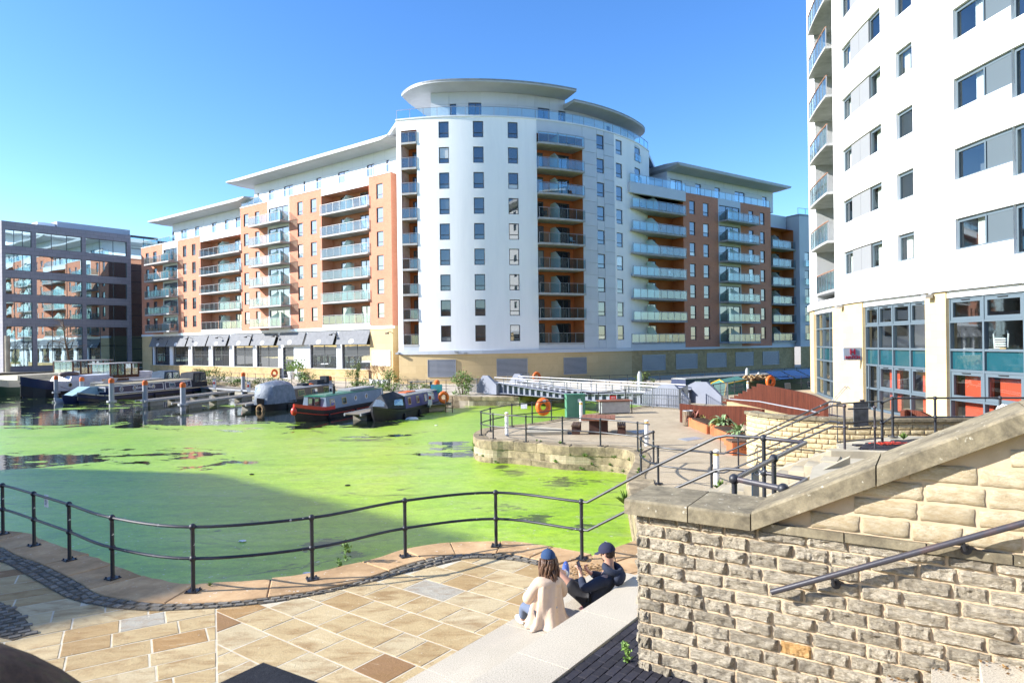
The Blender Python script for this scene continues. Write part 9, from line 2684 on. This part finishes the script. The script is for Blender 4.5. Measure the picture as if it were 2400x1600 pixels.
# hair: close crop, beard shadow
mb = MB().ball((0, 0, 0), 1, 16, 10, (0.098, 0.083, 0.10), HM @ Matrix.Translation((-0.012, 0, 0.008)))
mb.v = [p for p in mb.v]
smooth_part('hair', mb, hair_dark, pm_)
part('face_front', MB().ball((0, 0, 0), 1, 16, 10, (0.075, 0.073, 0.105), HM @ Matrix.Translation((0.024, 0, -0.018))), skin_m, pm_, smooth=True)
part('beard', MB().ball((0, 0, 0), 1, 14, 8, (0.065, 0.066, 0.045), HM @ Matrix.Translation((0.034, 0, -0.085))), hair_dark, pm_, smooth=True)
cap(pm_, HM @ Matrix.Translation((0.004, 0, 0.03)), cap_navy, 0.108)
face(pm_, HM)
for a, b, nm in ((LA, LT, 'l'), (RA, RT, 'r')):
    d_ = (b - a).normalized(); y_ = Vector((0, 0, 1)).cross(d_).normalized(); z_ = d_.cross(y_)
    Mx = Matrix(((d_.x, y_.x, z_.x, 0), (d_.y, y_.y, z_.y, 0), (d_.z, y_.z, z_.z, 0), (0, 0, 0, 1))); Mx.translation = a + d_ * 0.07 - z_ * 0.02
    o = part('shoe', MB().ball((0, 0, 0), 1, 14, 9, (0.155, 0.055, 0.055), Mx), shoe_b, pm_, smooth=True)
    part('sole', MB().ball((0, 0, 0), 1, 14, 6, (0.16, 0.058, 0.022), Mx @ Matrix.Translation((0, 0, -0.042))), shoe_w, o, smooth=True)
    part('sock', MB().tube([a - d_ * 0.0 + z_ * 0.0, a + (LK - LA if nm == 'l' else RK - RA).normalized() * 0.10], 0.046, 10), shoe_w, pm_, smooth='auto')
ph = thing('phone', 'black phone held by the reclining person', 'phone', LE['lwr'])
Mp = mn.M(0.19, -0.05, 0.555) @ Matrix.Rotation(0.35, 4, 'Y')
part('case', MB().b2((-0.005, -0.037, -0.075), (0.005, 0.037, 0.075), Mp), M['black'], ph)
part('screen', MB().b2((-0.0075, -0.033, -0.068), (-0.0055, 0.033, 0.068), Mp), M['solar'], ph)
# ------------------------------------------------------------------ person at the right edge
pr_ = gp(2404, 1000, 1.75)
rf_ = Fig((13.62, 17.0, 1.55), (-1.0, 0.1))
p3 = thing('person', 'person in black cap and blue top at the right edge beside the landing railing', 'person', rf_.b, 'people on the quay')
H3 = rf_.M(0.16, 0, 0.78)
ch = {'pel': (rf_.p(0, 0, 0.1), (0.15, 0.12), None), 'sp1': (rf_.p(0.02, 0, 0.3), (0.13, 0.1), 'pel'), 'ch': (rf_.p(0.06, 0, 0.48), (0.15, 0.11), 'sp1'), 'nk': (rf_.p(0.10, 0, 0.62), 0.055, 'ch'), 'hd0': (rf_.p(0.15, 0, 0.71), (0.07, 0.085), 'nk'), 'hd1': (rf_.p(0.16, 0, 0.80), (0.078, 0.09), 'hd0'), 'hd2': (rf_.p(0.15, 0, 0.87), (0.05, 0.06), 'hd1')}
for s_, nm in ((-1, 'l'), (1, 'r')):
    ch[nm + 'sh'] = (rf_.p(0.05, s_ * 0.18, 0.52), 0.062, 'ch'); ch[nm + 'el'] = (rf_.p(0.08, s_ * 0.24, 0.26), 0.045, nm + 'sh'); ch[nm + 'wr'] = (rf_.p(0.32, s_ * 0.12, 0.26), 0.03, nm + 'el')
    ch[nm + 'hip'] = (rf_.p(0.04, s_ * 0.09, 0.08), 0.09, 'pel'); ch[nm + 'kn'] = (rf_.p(0.44, s_ * 0.12, 0.12), 0.062, nm + 'hip'); ch[nm + 'an'] = (rf_.p(0.46, s_ * 0.12, -0.12), 0.042, nm + 'kn')
    hand_chain(ch, nm + 'h', nm + 'wr', ch[nm + 'wr'][0], rf_.f, Vector((0, 0, 1)), rf_.r, 0.5, -s_)
smooth_part('body', skin_mesh(ch, 'pel'), skin_m, p3)
cs_ = {'w': (rf_.p(0, 0, 0.12), (0.165, 0.135), None), 'c': (rf_.p(0.06, 0, 0.48), (0.17, 0.13), 'w'), 'n': (rf_.p(0.08, 0, 0.58), (0.10, 0.09), 'c')}
for s_, nm in ((-1, 'l'), (1, 'r')):
    cs_[nm + 'sh'] = (rf_.p(0.05, s_ * 0.18, 0.52), 0.085, 'c'); cs_[nm + 'el'] = (rf_.p(0.08, s_ * 0.24, 0.27), 0.07, nm + 'sh'); cs_[nm + 'wr'] = (rf_.p(0.27, s_ * 0.15, 0.26), 0.05, nm + 'el')
smooth_part('top', skin_mesh(cs_, 'w'), mat('bright_blue_top', (0.02, 0.09, 0.40), None, rough=0.8), p3)
cap(p3, H3 @ Matrix.Translation((0, 0, 0.04)), black_cloth, 0.108); face(p3, H3)
tag(part('bench_block', MB().b2((13.35, 16.7, 1.36), (13.95, 17.35, 1.55)), M['concrete_pale']), 'low concrete block seat at the right edge of the landing', 'seat')
bag = dp(2360, 972, 17.6)
wb_ = thing('white_bag', 'crumpled white carrier bag behind the landing railing at right', 'bag', bag)
mb = MB().ball(bag, 0.30, 14, 9, (1.1, 0.6, 0.9)); rg = random.Random(2); mb.v = [(a + rg.uniform(-.04, .04), b + rg.uniform(-.04, .04), c + rg.uniform(-.04, .04)) for a, b, c in mb.v]
part('bag', mb, M['white_paint'], wb_)
# garment on the step
mb = MB(); n = 14; vs = []
gc_ = AB(-4.62, 8.15)
for j in range(n + 1):
    for i in range(n + 1):
        x, y = (i / n - 0.5), (j / n - 0.5)
        h_ = 0.035 * max(0, 1 - 3.2 * (x * x + y * y)) + 0.03 * abs(noise.noise(Vector((x * 5, y * 5, 1.5)))) 
        p = gc_ + Av * (x * 0.34) + Bv * (y * 0.42)
        vs.append((p.x, p.y, 0.404 + h_))
mb.add(vs, [(j * (n + 1) + i, j * (n + 1) + i + 1, (j + 1) * (n + 1) + i + 1, (j + 1) * (n + 1) + i) for j in range(n) for i in range(n)])
tag(part('folded_garment', mb, mat('pink_cloth', (0.50, 0.24, 0.22), (0.42, 0.19, 0.18), 6, 0.9), smooth=True), 'crumpled pink garment on the step between the two people', 'garment')
# fallen leaves at the end of the steps
mb = MB(); rg = random.Random(14); lc = gp(1385, 1345, 0.0)
for i in range(260):
    a = rg.gauss(0, 0.42); b = rg.gauss(0, 0.20); p = Vector((lc.x, lc.y)) + Bv * a * 0.6 + Av * (b - 0.1); s_ = rg.uniform(0.015, 0.035)
    Mx = Matrix.Translation((p.x, p.y, 0.035 + abs(rg.gauss(0, 0.01)))) @ Matrix.Rotation(rg.uniform(0, 6.3), 4, 'Z') @ Matrix.Rotation(rg.uniform(-.7, .7), 4, 'X')
    mb.add([Mx @ Vector(q_) for q_ in ((-s_, 0, 0), (0, -s_ * .6, 0), (s_, 0, 0), (0, s_ * .6, 0))], [(0, 1, 2, 3)])
tag(part('fallen_leaves', mb, mat('dry_leaves', '#5c4026', '#94703f', 9, 0.85), recalc=False), 'drift of brown fallen leaves beyond the end of the steps', 'leaves', kind='stuff')
# red string on the landing
rg = random.Random(8); c_ = gp(2095, 1042, LZ); pts = []
for i in range(60): pts.append(Vector((c_.x + 0.3 * sin(i * 0.83) + rg.uniform(-.08, .08) + (i - 30) * 0.012, c_.y + 0.14 * cos(i * 1.31) + rg.uniform(-.1, .1), LZ + 0.03 + rg.uniform(0, 0.04))))
tag(part('red_string', MB().tube(catmull(pts[:34], 3), 0.007, 5), mat('red_cord', (0.65, 0.06, 0.03), None, rough=0.7)), 'tangle of red string on the dark landing paving', 'string')
# twigs and dead leaves along the stair treads
mb = MB(); rg = random.Random(16)
for i in range(160):
    t_ = rg.uniform(1.9, 3.6); k = math.floor((t_ - 1.906) / 0.32); zt = 1.16 + 0.147 * k
    p = W0 + Wd * t_ + Wn * (-0.10 - abs(rg.gauss(0, 0.07))); s_ = rg.uniform(0.008, 0.02)
    Mx = Matrix.Translation((p.x, p.y, zt + 0.012)) @ Matrix.Rotation(rg.uniform(0, 6.3), 4, 'Z') @ Matrix.Rotation(rg.uniform(-.9, .9), 4, 'X')
    mb.add([Mx @ Vector(q_) for q_ in ((-s_, 0, 0), (0, -s_ * .5, 0), (s_, 0, 0), (0, s_ * .5, 0))], [(0, 1, 2, 3)])
tag(part('stair_leaves', mb, bpy.data.materials['dry_leaves'], recalc=False), 'dead leaves caught along the stair treads at the wall foot', 'leaves', kind='stuff')
